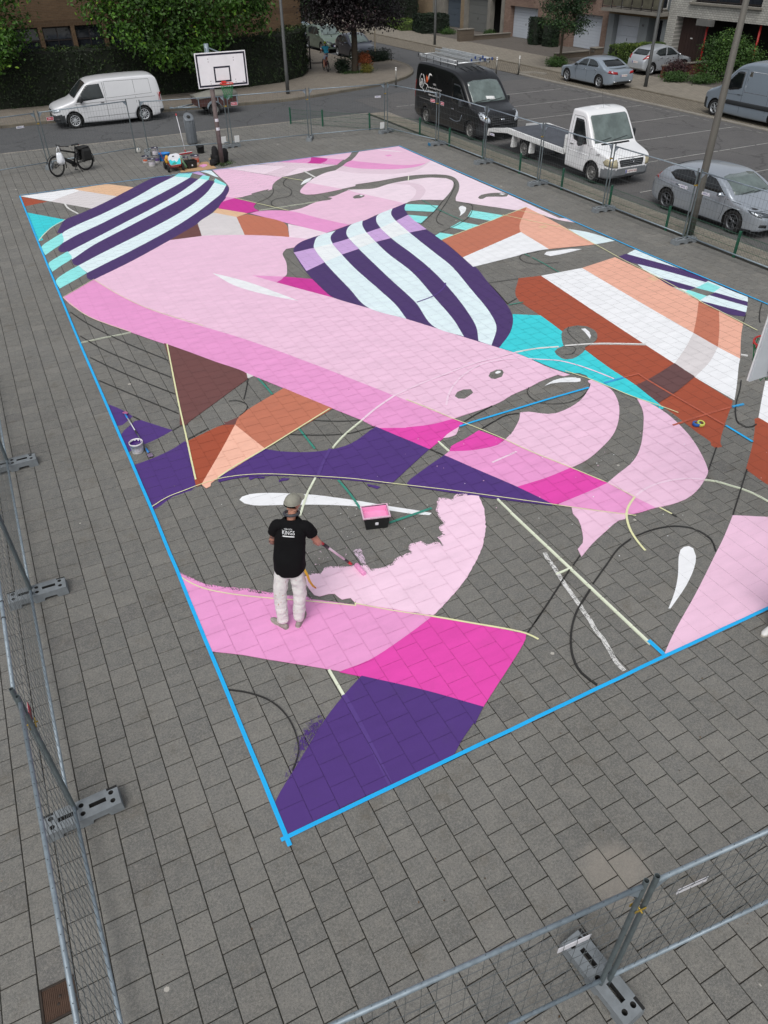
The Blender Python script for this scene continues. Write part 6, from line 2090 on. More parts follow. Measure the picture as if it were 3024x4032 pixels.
# returns of the side street behind
b = thing('side_street_house', 'pale house glimpsed behind the cars at the end of the side street', 'house', (0, 0, 0))
blk('wall', 12, 22.0, 64, 76, 0, 6, BRICK_L, b)
blk('wall', 12, 22.03, 63.97, 64.4, 0, .5, STONE, b)
w = blk('window', 17, 19, 63.9, 64.0, 1.4, 2.9, FRAME_W, b)
mb = MB(); mb.box((18, 63.88, 2.15), (1.8, .02, 1.3)); mb.build('pane', WINGLASS, w)
blk('roof', 11.8, 22.2, 63.8, 76.2, 6, 6.3, ROOF, b)

# terrace along the right (front plane x = 41)
def garage_door(parent, X, ya, yb, z1, m, ribs=5, handle=True, z0=.06):
 d = blk('garage_door', X, X + .06, ya, yb, z0, z1, m, parent)
 n = ribs
 hh_ = (z1 - z0) / n
 pm_ = MB().box((0, 0, 0), (.035, yb - ya - .03, hh_ - .014), bev=.008).mesh('panel', m)
 for i in range(n):
  add('panel', pm_, d, (X - .018, (ya + yb) / 2, z0 + hh_ * (i + .5)))
 if handle:
  mb = MB(); mb.box((X - .05, (ya + yb) / 2 + .1, 1.0), (.03, .04, .16), bev=.008); mb.build('handle', FRAME_D, d)
 return d
def house_window(parent, X, ya, yb, z0, z1, m=FRAME_W):
 w = blk('window', X, X + .06, ya, yb, z0, z1, m, parent)
 mid = (ya + yb) / 2
 for a, c in ((ya + .06, mid - .03), (mid + .03, yb - .06)):
  mb = MB(); mb.box((X - .006, (a + c) / 2, (z0 + z1) / 2), (.012, c - a, z1 - z0 - .12)); mb.build('pane', WINGLASS, w)
 mb = MB(); mb.box((X - .07, mid, z0 - .03), (.2, yb - ya + .12, .06)); mb.build('sill', STONE, w)
 return w
XF = 41.0
# house 1: slate garage
h1 = thing('terrace_house', 'terrace house with a slate blue garage door, leftmost of the row', 'house', (0, 0, 0), 0, 'terraced houses across the car park')
blk('wall', XF, XF + 9, 68.6, 74, 0, 6, BRICK_Y, h1)
blk('pillar', XF - .3, XF + .3, 66.7, 67.0, 0, 2.5, CONC_F, h1)
blk('wall', XF, XF + 9, 66.35, 68.6, 0, 6, CONC_F, h1)
blk('pillar', XF - .04, XF + .5, 62.85, 63.55, 0, 2.6, BRICK_Y, h1)
blk('wall', XF, XF + 9, 62.85, 66.35, 2.5, 6, BRICK_Y, h1)
blk('wall', XF + .5, XF + 9, 63.55, 66.35, 0, 2.5, INSIDE, h1)
garage_door(h1, XF + .35, 63.6, 66.3, 2.45, DOOR_B)
house_window(h1, XF - .03, 64, 66, 3.6, 5)
# house 2: grey garage and open passage
h2 = thing('terrace_house', 'terrace house with a plain grey garage door in a concrete frame', 'house', (0, 0, 0), 0, 'terraced houses across the car park')
blk('frame_post', XF - .12, XF + .3, 62.42, 62.84, 0, 2.6, CONC_F, h2)
blk('frame_post', XF - .12, XF + .3, 58.66, 59.12, 0, 2.6, CONC_F, h2)
blk('frame_post', XF - .12, XF + .3, 56.78, 57.1, 0, 2.6, CONC_F, h2)
blk('lintel', XF - .12, XF + .3, 56.78, 62.84, 2.6, 2.95, CONC_F, h2)
blk('wall', XF + .05, XF + 9, 56.78, 62.84, 2.95, 6, CONC_F, h2)
blk('wall', XF + 1.4, XF + 9, 56.9, 59.0, 0, 2.6, PLASTER, h2)
blk('wall', XF + .3, XF + 9, 59.12, 62.42, 0, 2.6, INSIDE, h2)
garage_door(h2, XF + .15, 59.14, 62.4, 2.58, DOOR_G, ribs=4)
house_window(h2, XF, 59, 61.4, 3.7, 5.1)
# house 3: pink brick, white sectional doors
h3 = thing('terrace_house', 'pink brick terrace house with two white ribbed garage doors behind the young tree', 'house', (0, 0, 0), 0, 'terraced houses across the car park')
for ya, yb in ((55.98, 56.76), (51.7, 52.2), (48.05, 48.4), (43.98, 44.62)):
 blk('brick_pier', XF, XF + 1, ya, yb, 0, 2.2, BRICK_P, h3)
blk('wall', XF + .01, XF + 9, 43.98, 56.76, 2.2, 6.2, BRICK_P, h3)
blk('wall', XF + .01, XF + .9, 48.4, 51.7, 0, 2.2, BRICK_P, h3)
blk('wall', XF + .6, XF + 9, 44.62, 48.05, 0, 2.2, INSIDE, h3)
blk('wall', XF + .6, XF + 9, 52.2, 55.98, 0, 2.2, INSIDE, h3)
garage_door(h3, XF + .45, 52.22, 55.96, 2.16, DOOR_W, ribs=11)
garage_door(h3, XF + .45, 44.64, 48.03, 2.16, DOOR_W, ribs=11)
house_window(h3, XF - .02, 45.6, 47.4, 3.15, 4.6); house_window(h3, XF - .02, 52.6, 55.2, 3.15, 4.6)
mb = MB(); mb.tube([(XF - .06, 43.9, 0), (XF - .06, 43.9, 6.2)], .045, 10); mb.build('downpipe', mat('grey_downpipe', (92, 94, 94), .6), h3)
# house 4: grey plaster, white door, balcony
h4 = thing('terrace_house', 'grey plastered terrace house with a white garage door under a balcony', 'house', (0, 0, 0), 0, 'terraced houses across the car park')
blk('pier', XF - .12, XF + 1, 43.3, 43.86, 0, 2.42, PLASTER, h4)
blk('pier', XF - .12, XF + 1, 39.95, 40.78, 0, 2.42, PLASTER, h4)
blk('pier', XF - .12, XF + 1, 38.12, 38.62, 0, 2.42, PLASTER, h4)
blk('wall', XF + .8, XF + 9, 40.8, 43.3, 0, 2.42, INSIDE, h4)
blk('wall', XF + .9, XF + 9, 38.6, 39.97, 0, 2.42, PLASTER, h4)
blk('lintel', XF - .12, XF + 1, 38.12, 43.86, 2.42, 2.60, mat('tan_fascia', (116, 100, 78), .8), h4)
blk('wall', XF + .4, XF + 9, 38.12, 43.86, 2.60, 6.2, PLASTER, h4)
d4 = garage_door(h4, XF + .3, 40.82, 43.28, 2.36, DOOR_W, ribs=4)
dd = blk('front_door', XF + .72, XF + .78, 38.7, 39.9, .05, 2.3, FRAME_W, h4)
mb = MB(); mb.box((XF + .71, 39.05, 1.3), (.02, .5, 1.7)); mb.build('pane', WINGLASS, dd)
mb = MB(); mb.box((XF + .71, 39.66, 1.3), (.02, .3, 1.9)); mb.build('pane', WINGLASS, dd)
mb = MB(); mb.box((XF + .69, 39.45, 1.1), (.04, .04, .3)); mb.build('handle', STEEL, dd)
text_mesh('house_number', '48', .22, FRAME_D, h4, frame((XF - .125, 40.4, 1.95), (0, -1, 0), (0, 0, 1)))
bal = blk('balcony', XF - .9, XF + .4, 38.1, 43.88, 2.62, 2.80, CONC_F, h4)
mb = MB()
for yy in [38.15 + i * .95 for i in range(7)]:
 mb.box((XF - .86, yy, 3.3), (.04, .04, 1.0))
mb.box((XF - .86, 41.0, 3.8), (.05, 5.76, .05)); mb.box((XF - .86, 41.0, 2.9), (.04, 5.76, .04))
mb.build('railing', FRAME_D, bal)
for i in range(6):
 mb = MB(); mb.box((XF - .84, 38.625 + i * .95, 3.36), (.012, .86, .82)); mb.build('smoked_panel', glass_mat('balcony_panel', (92, 90, 78), .2), bal)
house_window(h4, XF + .35, 39, 43, 2.9, 4.9)
# house 5: limewashed brick over dark openings, red posts
h5 = thing('terrace_house', 'white washed brick house with dark openings and red posts at the right', 'house', (0, 0, 0), 0, 'terraced houses across the car park')
blk('wall', XF - .35, XF + 9, 22, 38.05, 2.68, 3.45, BRICK_W, h5)
blk('wall', XF - .35, XF + 9, 36.3, 38.05, 3.45, 4.9, BRICK_W, h5)
blk('wall', XF - .35, XF + 9, 22, 31.1, 3.45, 4.9, BRICK_W, h5)
blk('wall', XF - .35, XF + 9, 22, 38.05, 4.9, 6.4, BRICK_W, h5)
blk('wall', XF + .2, XF + .3, 31.1, 36.3, 3.45, 4.9, INSIDE, h5)
for i in range(3):
 w = blk('window', XF - .06, XF, 31.15 + i * 1.72, 32.82 + i * 1.72, 3.5, 4.85, FRAME_D, h5)
 mb = MB(); mb.box((XF - .07, 31.98 + i * 1.72, 4.17), (.012, 1.5, 1.2)); mb.build('pane', WINGLASS, w)
blk('sill', XF - .5, XF - .3, 31.0, 36.4, 3.36, 3.46, STONE, h5)
blk('brick_pier', XF - .35, XF + 1.6, 37.3, 38.05, 0, 2.68, BRICK_W, h5)
blk('wall', XF + 2.6, XF + 9, 22, 37.3, 0, 2.68, INSIDE, h5)
d5 = blk('front_door', XF + .25, XF + .33, 35.2, 37.3, .05, 2.66, DOOR_BR, h5)
mb = MB()
for i in range(8):
 mb.box((XF + .235, 35.33 + i * .26, 1.35), (.02, .22, 2.5), bev=.004)
mb.build('board', DOOR_BR, d5)
mb = MB(); mb.box((XF + .22, 36.3, 1.55), (.02, .18, .07)); mb.build('letter_plate', FRAME_W, d5)
blk('wall', XF + .25, XF + 2.6, 35.1, 35.2, 0, 2.66, INSIDE, h5)
blk('planter', XF - .6, XF - .34, 34.2, 35.4, 2.35, 2.66, mat('grey_planter', (98, 98, 96), .8), h5)
for yy in (34.9, 31.0, 27.4):
 mb = MB(); mb.tube([(XF - .1, yy, 0), (XF - .1, yy, 2.68)], .06, 12); mb.build('red_post', RED_P, h5)
w = blk('window', XF + 2.5, XF + 2.56, 29.0, 31.6, .3, 2.3, FRAME_D, h5)
for i in range(3):
 mb = MB(); mb.box((XF + 2.48, 29.45 + i * .86, 1.3), (.02, .76, 1.8)); mb.build('pane', WINGLASS, w)
for hs in (h1, h2, h3, h4, h5):
 ymin = min(o.data.vertices[i].co.y for o in hs.children if o.type == 'MESH' for i in range(len(o.data.vertices)))
 ymax = max(o.data.vertices[i].co.y for o in hs.children if o.type == 'MESH' for i in range(len(o.data.vertices)))
 blk('roof', XF - .2, XF + 9.2, ymin + .01, ymax - .01, 6.45, 6.7, ROOF, hs)
# garden walls, letter box pier, hedge wall
def brick_wall(name, label, x0, x1, y0, y1, z1, m, cap=True):
 t = thing(name, label, 'garden wall', ((x0 + x1) / 2, (y0 + y1) / 2, .0))
 cx, cy = (x0 + x1) / 2, (y0 + y1) / 2
 mb = MB(); mb.box((0, 0, z1 / 2), (x1 - x0, y1 - y0, z1)); mb.build('masonry', m, t)
 if cap:
  mb = MB(); mb.box((0, 0, z1 + .03), (x1 - x0 + .08, y1 - y0 + .08, .06), bev=.01); mb.build('coping', STONE, t)
 return t
BRICK_G = brick_mat('grey_brown_brick', (88, 78, 68), (104, 94, 82), (100, 94, 86), .22, .075, .01, 'yz', bump=.6)
brick_wall('garden_pier', 'stout brick pier with a stone cap at the end of the low wall', 35.9, 37.2, 55.3, 55.75, .82, BRICK_G)
brick_wall('garden_wall', 'low brick wall running back from the stout pier to the garages', 37.2, 40.9, 55.5, 55.75, .34, BRICK_G)
brick_wall('garden_wall', 'low brick wall behind the trunk of the young tree', 36.2, 39.0, 43.2, 43.5, .34, BRICK_G)
lb = brick_wall('letterbox_pier', 'square brick pier holding a letter box in front of the plastered house', 38.95, 39.6, 42.5, 43.1, .55, BRICK_G)
mb = MB(); mb.box((-.33, 0, .40), (.03, .36, .10), bev=.008); mb.build('letter_flap', STEEL, lb)
brick_wall('garden_wall', 'short red brown wall end in front of the big shrub', 36.7, 40.2, 33.55, 33.8, .62, brick_mat('red_wall_brick', (100, 58, 46), (120, 72, 58), (96, 84, 74), .22, .075, .01, 'xz', bump=.6))

# ------------------------------------------------------------------ plants
def leaf_mat(name, c1, c2, c3=None, rough=.55, trans=.15):
 k = NT(name)
 at = k.n('Attribute', attribute_name='tone')
 st = [(0.0, lin(c1)), (0.6, lin(c2))] + ([(1.0, lin(c3))] if c3 else [])
 k.base(k.ramp(at.outputs['Fac'], st))
 k.b.inputs['Roughness'].default_value = rough
 k.b.inputs['Specular IOR Level'].default_value = .35
 k.b.inputs['Subsurface Weight'].default_value = 0
 return k.m
L_MAPLE = leaf_mat('maple_leaves', (34, 60, 14), (70, 112, 28), (124, 156, 46))
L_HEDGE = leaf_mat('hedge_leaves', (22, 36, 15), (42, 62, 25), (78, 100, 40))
L_HEDGE2 = leaf_mat('hedge_leaves_light', (56, 76, 30), (92, 112, 44), (134, 146, 66))
L_PURPLE = leaf_mat('copper_leaves', (12, 8, 11), (24, 15, 19), (44, 27, 30))
L_YOUNG = leaf_mat('young_tree_leaves', (24, 46, 24), (44, 70, 34), (72, 98, 48))
L_DARK = leaf_mat('dark_shrub_leaves', (16, 30, 18), (30, 50, 28), (48, 72, 38))
L_SHRUB = leaf_mat('bright_shrub_leaves', (40, 66, 24), (68, 100, 38), (110, 132, 56))
L_ORANGE = leaf_mat('orange_shrub_leaves', (110, 56, 28), (156, 84, 42), (176, 116, 60))
L_YELLOW = leaf_mat('yellow_shrub_leaves', (96, 92, 36), (126, 118, 48), (150, 140, 66))
L_RED = leaf_mat('purple_shrub_leaves', (48, 28, 30), (70, 44, 42), (60, 70, 40))
GRASS = leaf_mat('grass_blades', (56, 78, 30), (86, 108, 44), (128, 140, 70))
BARK = mat('bark', (66, 58, 48), .9, var=.35, scale=9, bump=.6)
BARK_D = mat('dark_bark', (52, 46, 42), .9, var=.35, scale=9, bump=.6)
CORE = mat('hedge_core', (18, 26, 14), .95, var=.3, scale=5)
rp = random.Random(21)
def leaf(mb, tone, p, n, size, t, kind=4):
 """one leaf: a folded lozenge"""
 n = Vector(n)
 if n.length < 1e-5:
  n = Vector((0, 0, 1))
 n.normalize()
 u = n.orthogonal().normalized()
 a = rp.random() * 2 * PI
 w = n.cross(u)
 d = u * math.cos(a) + w * math.sin(a)
 e = n.cross(d)
 L, W = size, size * rp.uniform(.5, .72)
 p = Vector(p)
 v = [p - d * L * .5, p + e * W * .5 + n * W * .12, p + d * L * .5 - n * L * .1, p - e * W * .5 + n * W * .12]
 vs = [mb.bm.verts.new(q) for q in v]
 f = mb.bm.faces.new(vs)
 for lp in f.loops:
  lp[tone] = (t, t, t, 1)
def crown_mesh(name, lobes, n, size, m, sun=None, fill=.35, droop=0.0, seedling=None):
 """leaf clumps through the volume of overlapping lobes (cx,cy,cz,rx,ry,rz)"""
 mb = MB()
 tone = mb.bm.loops.layers.color.new('tone')
 vol = [l[3] * l[4] * l[5] for l in lobes]
 tot = sum(v ** .67 for v in vol)
 for l, v in zip(lobes, vol):
  k = int(n * v ** .67 / tot / 7)
  for _ in range(k):
   d = Vector((rp.gauss(0, 1), rp.gauss(0, 1), rp.gauss(0, 1))).normalized()
   r = (1 - fill * rp.random() ** 1.6) * (1 + .22 * noise.noise(Vector((l[0] + d.x * 1.7, l[1] + d.y * 1.7, l[2] + d.z * 1.7))))
   c = Vector((l[0] + d.x * l[3] * r, l[1] + d.y * l[4] * r, l[2] + d.z * l[5] * r - droop * rp.random() * (d.x ** 2 + d.y ** 2)))
   ct = max(0, min(1, .45 + .32 * noise.noise(c * .9) * 1.6 + rp.gauss(0, .10)))
   sp = size * 1.5
   for _ in range(7):
    q = c + Vector((rp.gauss(0, sp), rp.gauss(0, sp), rp.gauss(0, sp * .6)))
    nn = d * .6 + Vector((rp.gauss(0, .5), rp.gauss(0, .5), .5 + rp.gauss(0, .4)))
    leaf(mb, tone, q, nn, size * rp.uniform(.7, 1.3), max(0, min(1, ct + rp.gauss(0, .13))))
 return mb.mesh(name, m, fix=False)
def limb(mb, a, b, r0, r1, bend=.1, n=6):
 a, b = Vector(a), Vector(b)
 pts = []
 off = Vector((rp.gauss(0, bend), rp.gauss(0, bend), 0)) * (b - a).length
 for i in range(5):
  f = i / 4
  pts.append(a.lerp(b, f) + off * math.sin(f * PI))
 mb.tube(pts, [r0 + (r1 - r0) * i / 4 for i in range(5)], n)
def tree(name, label, x, y, z, trunk_h, r, lobes, n, size, m, bark, group=None, fill=.4, droop=0.0, lean=(0, 0)):
 t = thing(name, label, 'tree', (x, y, z), 0, group)
 mb = MB()
 top = Vector((lean[0], lean[1], trunk_h))
 mb.tube([(0, 0, -.1), (0, 0, .12), (lean[0] * .4, lean[1] * .4, trunk_h * .5), top], [r * 1.5, r * 1.08, r * .9, r * .72], 12)
 for l in lobes[:9]:
  limb(mb, top - Vector((0, 0, trunk_h * .12 * rp.random())), (l[0], l[1], l[2]), r * .5, r * .1)
 mb.build('trunk', bark, t)
 o = add('crown', crown_mesh('crown', lobes, n, size, m, fill=fill, droop=droop), t)
 return t
def hedge(name, label, path, w, h, m, n, size, cat='hedge', z=0.05, core=CORE, bulge=.12):
 """clipped hedge along path; leaves sit over a dark twig core"""
 t = thing(name, label, cat, (path[0][0], path[0][1], z))
 o0 = Vector((path[0][0], path[0][1], 0))
 P = [Vector((*p, 0)) - o0 for p in path]
 mb = MB(); 
 Lf, Rt = ribbon([(p.x, p.y) for p in P], w - .16)
 rings = [[(a.x, a.y, 0), (a.x, a.y, h - .12), (b.x, b.y, h - .12), (b.x, b.y, 0)] for a, b in zip(Lf, Rt)]
 mb.loft(rings, smooth=False)
 mb.build('twigs', core, t)
 mb = MB(); tone = mb.bm.loops.layers.color.new('tone')
 Ls, Rs = ribbon([(p.x, p.y) for p in P], w)
 segs = []
 tot = 0
 for i in range(len(P) - 1):
  for kind in ('l', 'r', 't'):
   if kind == 't':
    A = (P[i + 1] - P[i]).length * w
   else:
    q = Ls if kind == 'l' else Rs
    A = (q[i + 1] - q[i]).length * h
   segs.append((i, kind, A)); tot += A
 ends = [(0, 'e', w * h), (len(P) - 2, 'f', w * h)]
 for e in ends:
  segs.append(e); tot += e[2]
 for i, kind, A in segs:
  dirv = (P[i + 1] - P[i]).normalized(); nl = Vector((-dirv.y, dirv.x, 0))
  for _ in range(int(n * A / tot)):
   f, g = rp.random(), rp.random()
   if kind == 'l':
    a = Ls[i].lerp(Ls[i + 1], f); p = Vector((a.x, a.y, g * h)); nn = nl
   elif kind == 'r':
    a = Rs[i].lerp(Rs[i + 1], f); p = Vector((a.x, a.y, g * h)); nn = -nl
   elif kind == 't':
    a = Ls[i].lerp(Ls[i + 1], f); b = Rs[i].lerp(Rs[i + 1], f); c = a.lerp(b, g); p = Vector((c.x, c.y, h)); nn = Vector((0, 0, 1))
   else:
    j = 0 if kind == 'e' else len(P) - 1
    c = Ls[j].lerp(Rs[j], f); p = Vector((c.x, c.y, g * h)); nn = -dirv if kind == 'e' else dirv
   bl = bulge * noise.noise((p + o0) * 1.3) + bulge * .5 * noise.noise((p + o0) * 4)
   p = p + nn * (bl + rp.gauss(0, .03))
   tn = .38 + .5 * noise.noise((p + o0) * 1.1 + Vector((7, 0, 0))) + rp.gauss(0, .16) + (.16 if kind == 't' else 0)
   leaf(mb, tone, p, nn + Vector((rp.gauss(0, .5), rp.gauss(0, .5), rp.gauss(0.2, .5))), size * rp.uniform(.7, 1.3), max(0, min(1, tn)))
 add('foliage', mb.mesh('foliage', m, fix=False), t)
 return t
def shrub(name, label, x, y, r, h, m, n, size, z=.05, cat='shrub', lobes=None, group=None):
 t = thing(name, label, cat, (x, y, z), 0, group)
 lobes = lobes or [(rp.uniform(-.35, .35) * r, rp.uniform(-.35, .35) * r, h * rp.uniform(.4, .6), r * rp.uniform(.55, .8), r * rp.uniform(.55, .8), h * rp.uniform(.38, .52)) for _ in range(5)]
 add('foliage', crown_mesh('foliage', lobes, n, size, m, fill=.6), t)
 mb = MB()
 for l in lobes:
  limb(mb, (rp.uniform(-.05, .05), rp.uniform(-.05, .05), -.02), (l[0], l[1], l[2]), .03, .008)
 mb.build('stems', BARK_D, t)
 return t
# clipped hedge wrapping the corner
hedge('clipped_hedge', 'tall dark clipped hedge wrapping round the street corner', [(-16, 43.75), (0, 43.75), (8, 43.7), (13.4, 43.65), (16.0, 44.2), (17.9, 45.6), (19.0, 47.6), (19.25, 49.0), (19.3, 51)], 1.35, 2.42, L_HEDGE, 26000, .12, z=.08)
# big maples overhanging it
def scatter_lobes(n, cx, cy, cz, RX_, RY_, RZ, r):
 out = []
 for _ in range(n):
  while True:
   v = Vector((rp.uniform(-1, 1), rp.uniform(-1, 1), rp.uniform(-1, 1)))
   if v.length < 1:
    break
  q = r * rp.uniform(.7, 1.25)
  out.append((cx + v.x * RX_, cy + v.y * RY_, cz + v.z * RZ, q, q, q * .75))
 return out
lob = scatter_lobes(26, 0, 0, 6.4, 3.6, 3.4, 2.0, 1.25) + [(-3.4, -3.0, 4.6, 1.1, 1.1, 1.0), (-2.6, -3.4, 3.6, 1.0, 1.0, .9), (-1.6, -3.6, 2.9, 1.0, 1.0, .85), (-.6, -3.7, 2.4, .9, .9, .8), (.4, -3.6, 2.2, .9, .9, .8), (1.2, -3.4, 2.5, .9, .9, .8),
       (1.9, -3.2, 2.9, 1.1, 1.0, .8), (3.0, -3.0, 3.6, 1.1, 1.0, .9), (3.9, -2.6, 4.2, 1.1, 1.0, 1.0), (4.6, -2.4, 4.8, 1.1, 1.0, 1.0), (0, -3.0, 3.8, 1.4, 1.2, 1.1), (1.4, -3.0, 4.4, 1.5, 1.2, 1.2), (-1.4, -3.0, 4.4, 1.5, 1.2, 1.2), (-.2, -3.0, 5.2, 1.8, 1.3, 1.2), (2.6, -2.8, 5.0, 1.4, 1.2, 1.1), (5.2, -2.0, 4.4, .9, .9, .9), (5.0, -2.0, 3.4, .7, .7, .8)]
tree('maple_tree', 'big green maple overhanging the clipped hedge above the white van', 10.0, 45.3, .08, 3.6, .30, lob, 30000, .20, L_MAPLE, BARK_D, fill=.55, droop=.5)
lob = scatter_lobes(12, 0, 0, 5.6, 2.2, 2.2, 1.8, 1.1) + [(1.6, -1.6, 3.6, .9, .9, .8), (.8, -1.8, 2.9, .9, .9, .7), (.2, -1.9, 2.5, .8, .8, .6)]
tree('maple_tree', 'green maple whose branches fill the upper left corner of the picture', .75, 44.2, .08, 3.2, .22, lob, 9000, .19, L_MAPLE, BARK_D, fill=.55, droop=.4)
# copper tree on the corner
lob = scatter_lobes(16, 0, 0, 5.0, 2.3, 2.2, 1.5, 1.15) + [(-2.0, -.8, 3.2, .9, .9, .7), (-1.0, -1.2, 2.9, .9, .9, .6), (0.9, -1.2, 2.9, .9, .9, .6), (1.9, -.8, 3.0, .9, .9, .7), (2.3, 0, 3.6, .9, .9, .8), (.3, 1.2, 3.0, 1, 1, .6), (1.3, .6, 2.7, .7, .7, .5), (-2.6, 0, 3.6, .9, .9, .8)]
tree('copper_tree', 'dark purple leaved tree on the corner pavement', 21.9, 45.1, .085, 2.9, .21, lob, 17000, .17, L_PURPLE, BARK, fill=.55, droop=.3)
# young street tree
lob = scatter_lobes(12, 0, 0, 3.9, 1.15, 1.15, 1.3, .75) + [(-1.2, -.3, 2.7, .6, .6, .5), (-.5, -.6, 2.3, .6, .6, .45), (.5, -.6, 2.2, .6, .6, .45), (1.2, -.2, 2.5, .6, .6, .5), (0, .5, 2.5, .7, .7, .5)]
tree('young_tree', 'young green street tree between the saloon and the garages', 34.49, 40.62, .05, 2.2, .085, lob, 8000, .13, L_YOUNG, BARK, fill=.6, droop=.2)
# thin tree in the planted bed, far trunks
tree('thin_tree', 'thin pale stake-like young tree in the planted bed before the dark hatchback', 25.2, 48.9, .08, 2.6, .05, [(0, 0, 3.6, .7, .7, .9), (.3, .2, 3.0, .5, .5, .5)], 1400, .13, L_DARK, mat('pale_bark', (150, 140, 122), .85, var=.2))
shrub('planted_bed', 'dark green planting bed with rails beside the copper tree', 24.9, 48.95, 1.3, .62, L_DARK, 6000, .10, z=.06, cat='planting bed', lobes=[(-1.0, 0, .25, .55, .5, .34), (-.3, .1, .3, .6, .5, .38), (.4, 0, .3, .6, .5, .38), (1.0, .1, .28, .5, .5, .36), (.1, -.25, .22, .8, .4, .3), (-.6, -.2, .2, .6, .4, .3)])
rl_ = thing('bed_rail', 'low black rail at the kerb end of the planting bed', 'rail', (26.2, 48.95, .08))
MB().tube([(0, -.5, 0), (0, -.5, .62), (0, .75, .62), (0, .75, 0)], .03, 6).build('hoop', mat('black_rail', (30, 32, 34), .5), rl_)
shrub('orange_shrub', 'small orange and yellow shrub at the foot of the copper tree', 22.45, 44.75, .38, .8, L_ORANGE, 1400, .085, z=.085, lobes=[(0, 0, .6, .32, .3, .3), (.1, .1, .75, .2, .2, .25), (-.1, 0, .8, .18, .18, .22)])
shrub('yellow_shrub', 'low yellow green shrub under the orange one by the copper tree', 22.4, 44.45, .36, .5, L_YELLOW, 1300, .075, z=.085)
shrub('dark_shrub', 'dark leafy shrub on the shaded side of the copper tree trunk', 21.1, 45.2, .38, .75, L_DARK, 1200, .11, z=.085)
shrub('weeds', 'low weeds round the foot of the copper tree', 21.9, 44.75, .9, .14, L_SHRUB, 900, .06, z=.085, cat='weeds', lobes=[(-.7, 0, .05, .4, .25, .07), (0, -.2, .05, .5, .25, .07), (.7, 0, .05, .5, .25, .07)])
shrub('weeds', 'dark weeds growing at the foot of the slim post by the hedge', 20.6, 50.6, .7, .4, L_DARK, 900, .08, z=.085, cat='weeds')
t = thing('slim_post', 'slim black post at the end of the clipped hedge', 'post', (19.98, 47.85, .08))
MB().tube([(0, 0, 0), (0, 0, 1.75)], .045, 8).build('tube', mat('black_rail', (30, 32, 34), .5), t)
MB().lathe([(.05, 1.72), (.05, 1.78), (.001, 1.80)], 8).build('cap', ZIP, t)
t = thing('pavement_cover', 'dark rectangular cover let into the corner pavement near the cyclist', 'drain cover', (21.5, 50.1, .088))
MB().box((0, 0, .002), (.95, .6, .012), bev=.004).build('lid', IRON_D, t)
MB().tube([(-.5, -.32, .004), (.5, -.32, .004), (.5, .32, .004), (-.5, .32, .004)], .012, 4, closed=True).build('frame', IRON, t)
# gardens across the street
hedge('tall_green_hedge', 'tall dark hedge at the far end of the terrace gardens', [(38.6, 69), (38.4, 82)], 2.2, 3.6, L_DARK, 8000, .2, z=.05)
hedge('lawn_strip', 'rough grass strip in front of the tall far hedge', [(36.8, 64.8), (37.4, 68.2), (37.5, 74)], 2.2, .55, GRASS, 5000, .16, cat='grass', core=mat('turf', (50, 62, 28), .95))
hedge('spreading_hedge', 'wide dark hedge in front of the slate garage', [(37.3, 61.6), (37.8, 64.2)], 2.4, 1.25, L_DARK, 7000, .13)
shrub('ground_shrub', 'low green ground cover along the foot of the spreading hedge', 37.9, 60.6, .8, .35, L_SHRUB, 1500, .09)
shrub('ground_shrub', 'small green weeds at the foot of the grey garage frame', 40.2, 57.6, .5, .45, L_SHRUB, 900, .09)
hedge('box_hedge', 'upright square clipped bush left of the young tree', [(39.5, 50.6), (40.2, 50.7)], 1.0, 1.75, L_DARK, 3200, .10)
hedge('box_hedge', 'lower square clipped bush behind the young tree', [(39.7, 49.0), (40.4, 49.1)], 1.0, 1.45, L_DARK, 2800, .10)
shrub('tree_pit_shrub', 'low bush round the foot of the young tree', 34.2, 40.5, .75, .55, L_SHRUB, 2400, .085)
hedge('light_hedge', 'yellow green hedge between the plastered house and the small silver car', [(37.0, 38.6), (39.0, 38.5), (40.7, 38.2)], .85, 1.15, L_HEDGE2, 7000, .10)
shrub('big_shrub', 'big light green shrub in front of the dark doorway', 39.0, 31.2, 1.7, 2.2, L_SHRUB, 9500, .12, lobes=[(0, 0, 1.2, 1.0, 1.1, .8), (.3, .6, 1.6, .8, .8, .6), (0, -.9, 1.4, .9, .9, .7), (-.3, .3, .7, 1.0, 1.1, .6), (.2, -1.5, 1.2, .7, .7, .6), (.1, 1.2, 1.5, .6, .6, .5), (0, .2, 2.0, .7, .8, .4)])
shrub('purple_shrub', 'dark purple bush at the corner of the red brown wall', 37.0, 32.9, .8, .95, L_RED, 2600, .09)
shrub('ground_shrub', 'green ground cover spilling onto the footway by the purple bush', 36.4, 32.2, .8, .45, L_SHRUB, 2600, .09)
shrub('ground_shrub', 'green ground cover in front of the big light shrub', 37.2, 31.0, .9, .4, L_SHRUB, 2400, .09)
for i, (x, y) in enumerate(((23.0, 66), (25.2, 67), (27.2, 66.2), (21.8, 68))):
 tree('street_tree', 'slender tree far down the side street, ' + ('by the pale blue car', 'in the row', 'on the kerb side', 'nearest the house')[i], x, y, .05, 2.4, .10, [(0, 0, 3.6, 1.4, 1.4, 1.2), (.6, .2, 3.0, .9, .9, .7), (-.6, 0, 3.0, .9, .9, .7)], 1500, .2, L_YOUNG, BARK, group='trees along the side street')
hedge('far_hedge', 'dark hedge closing the view down the side street', [(12, 78), (34, 80)], 2, 5, L_DARK, 5000, .3)

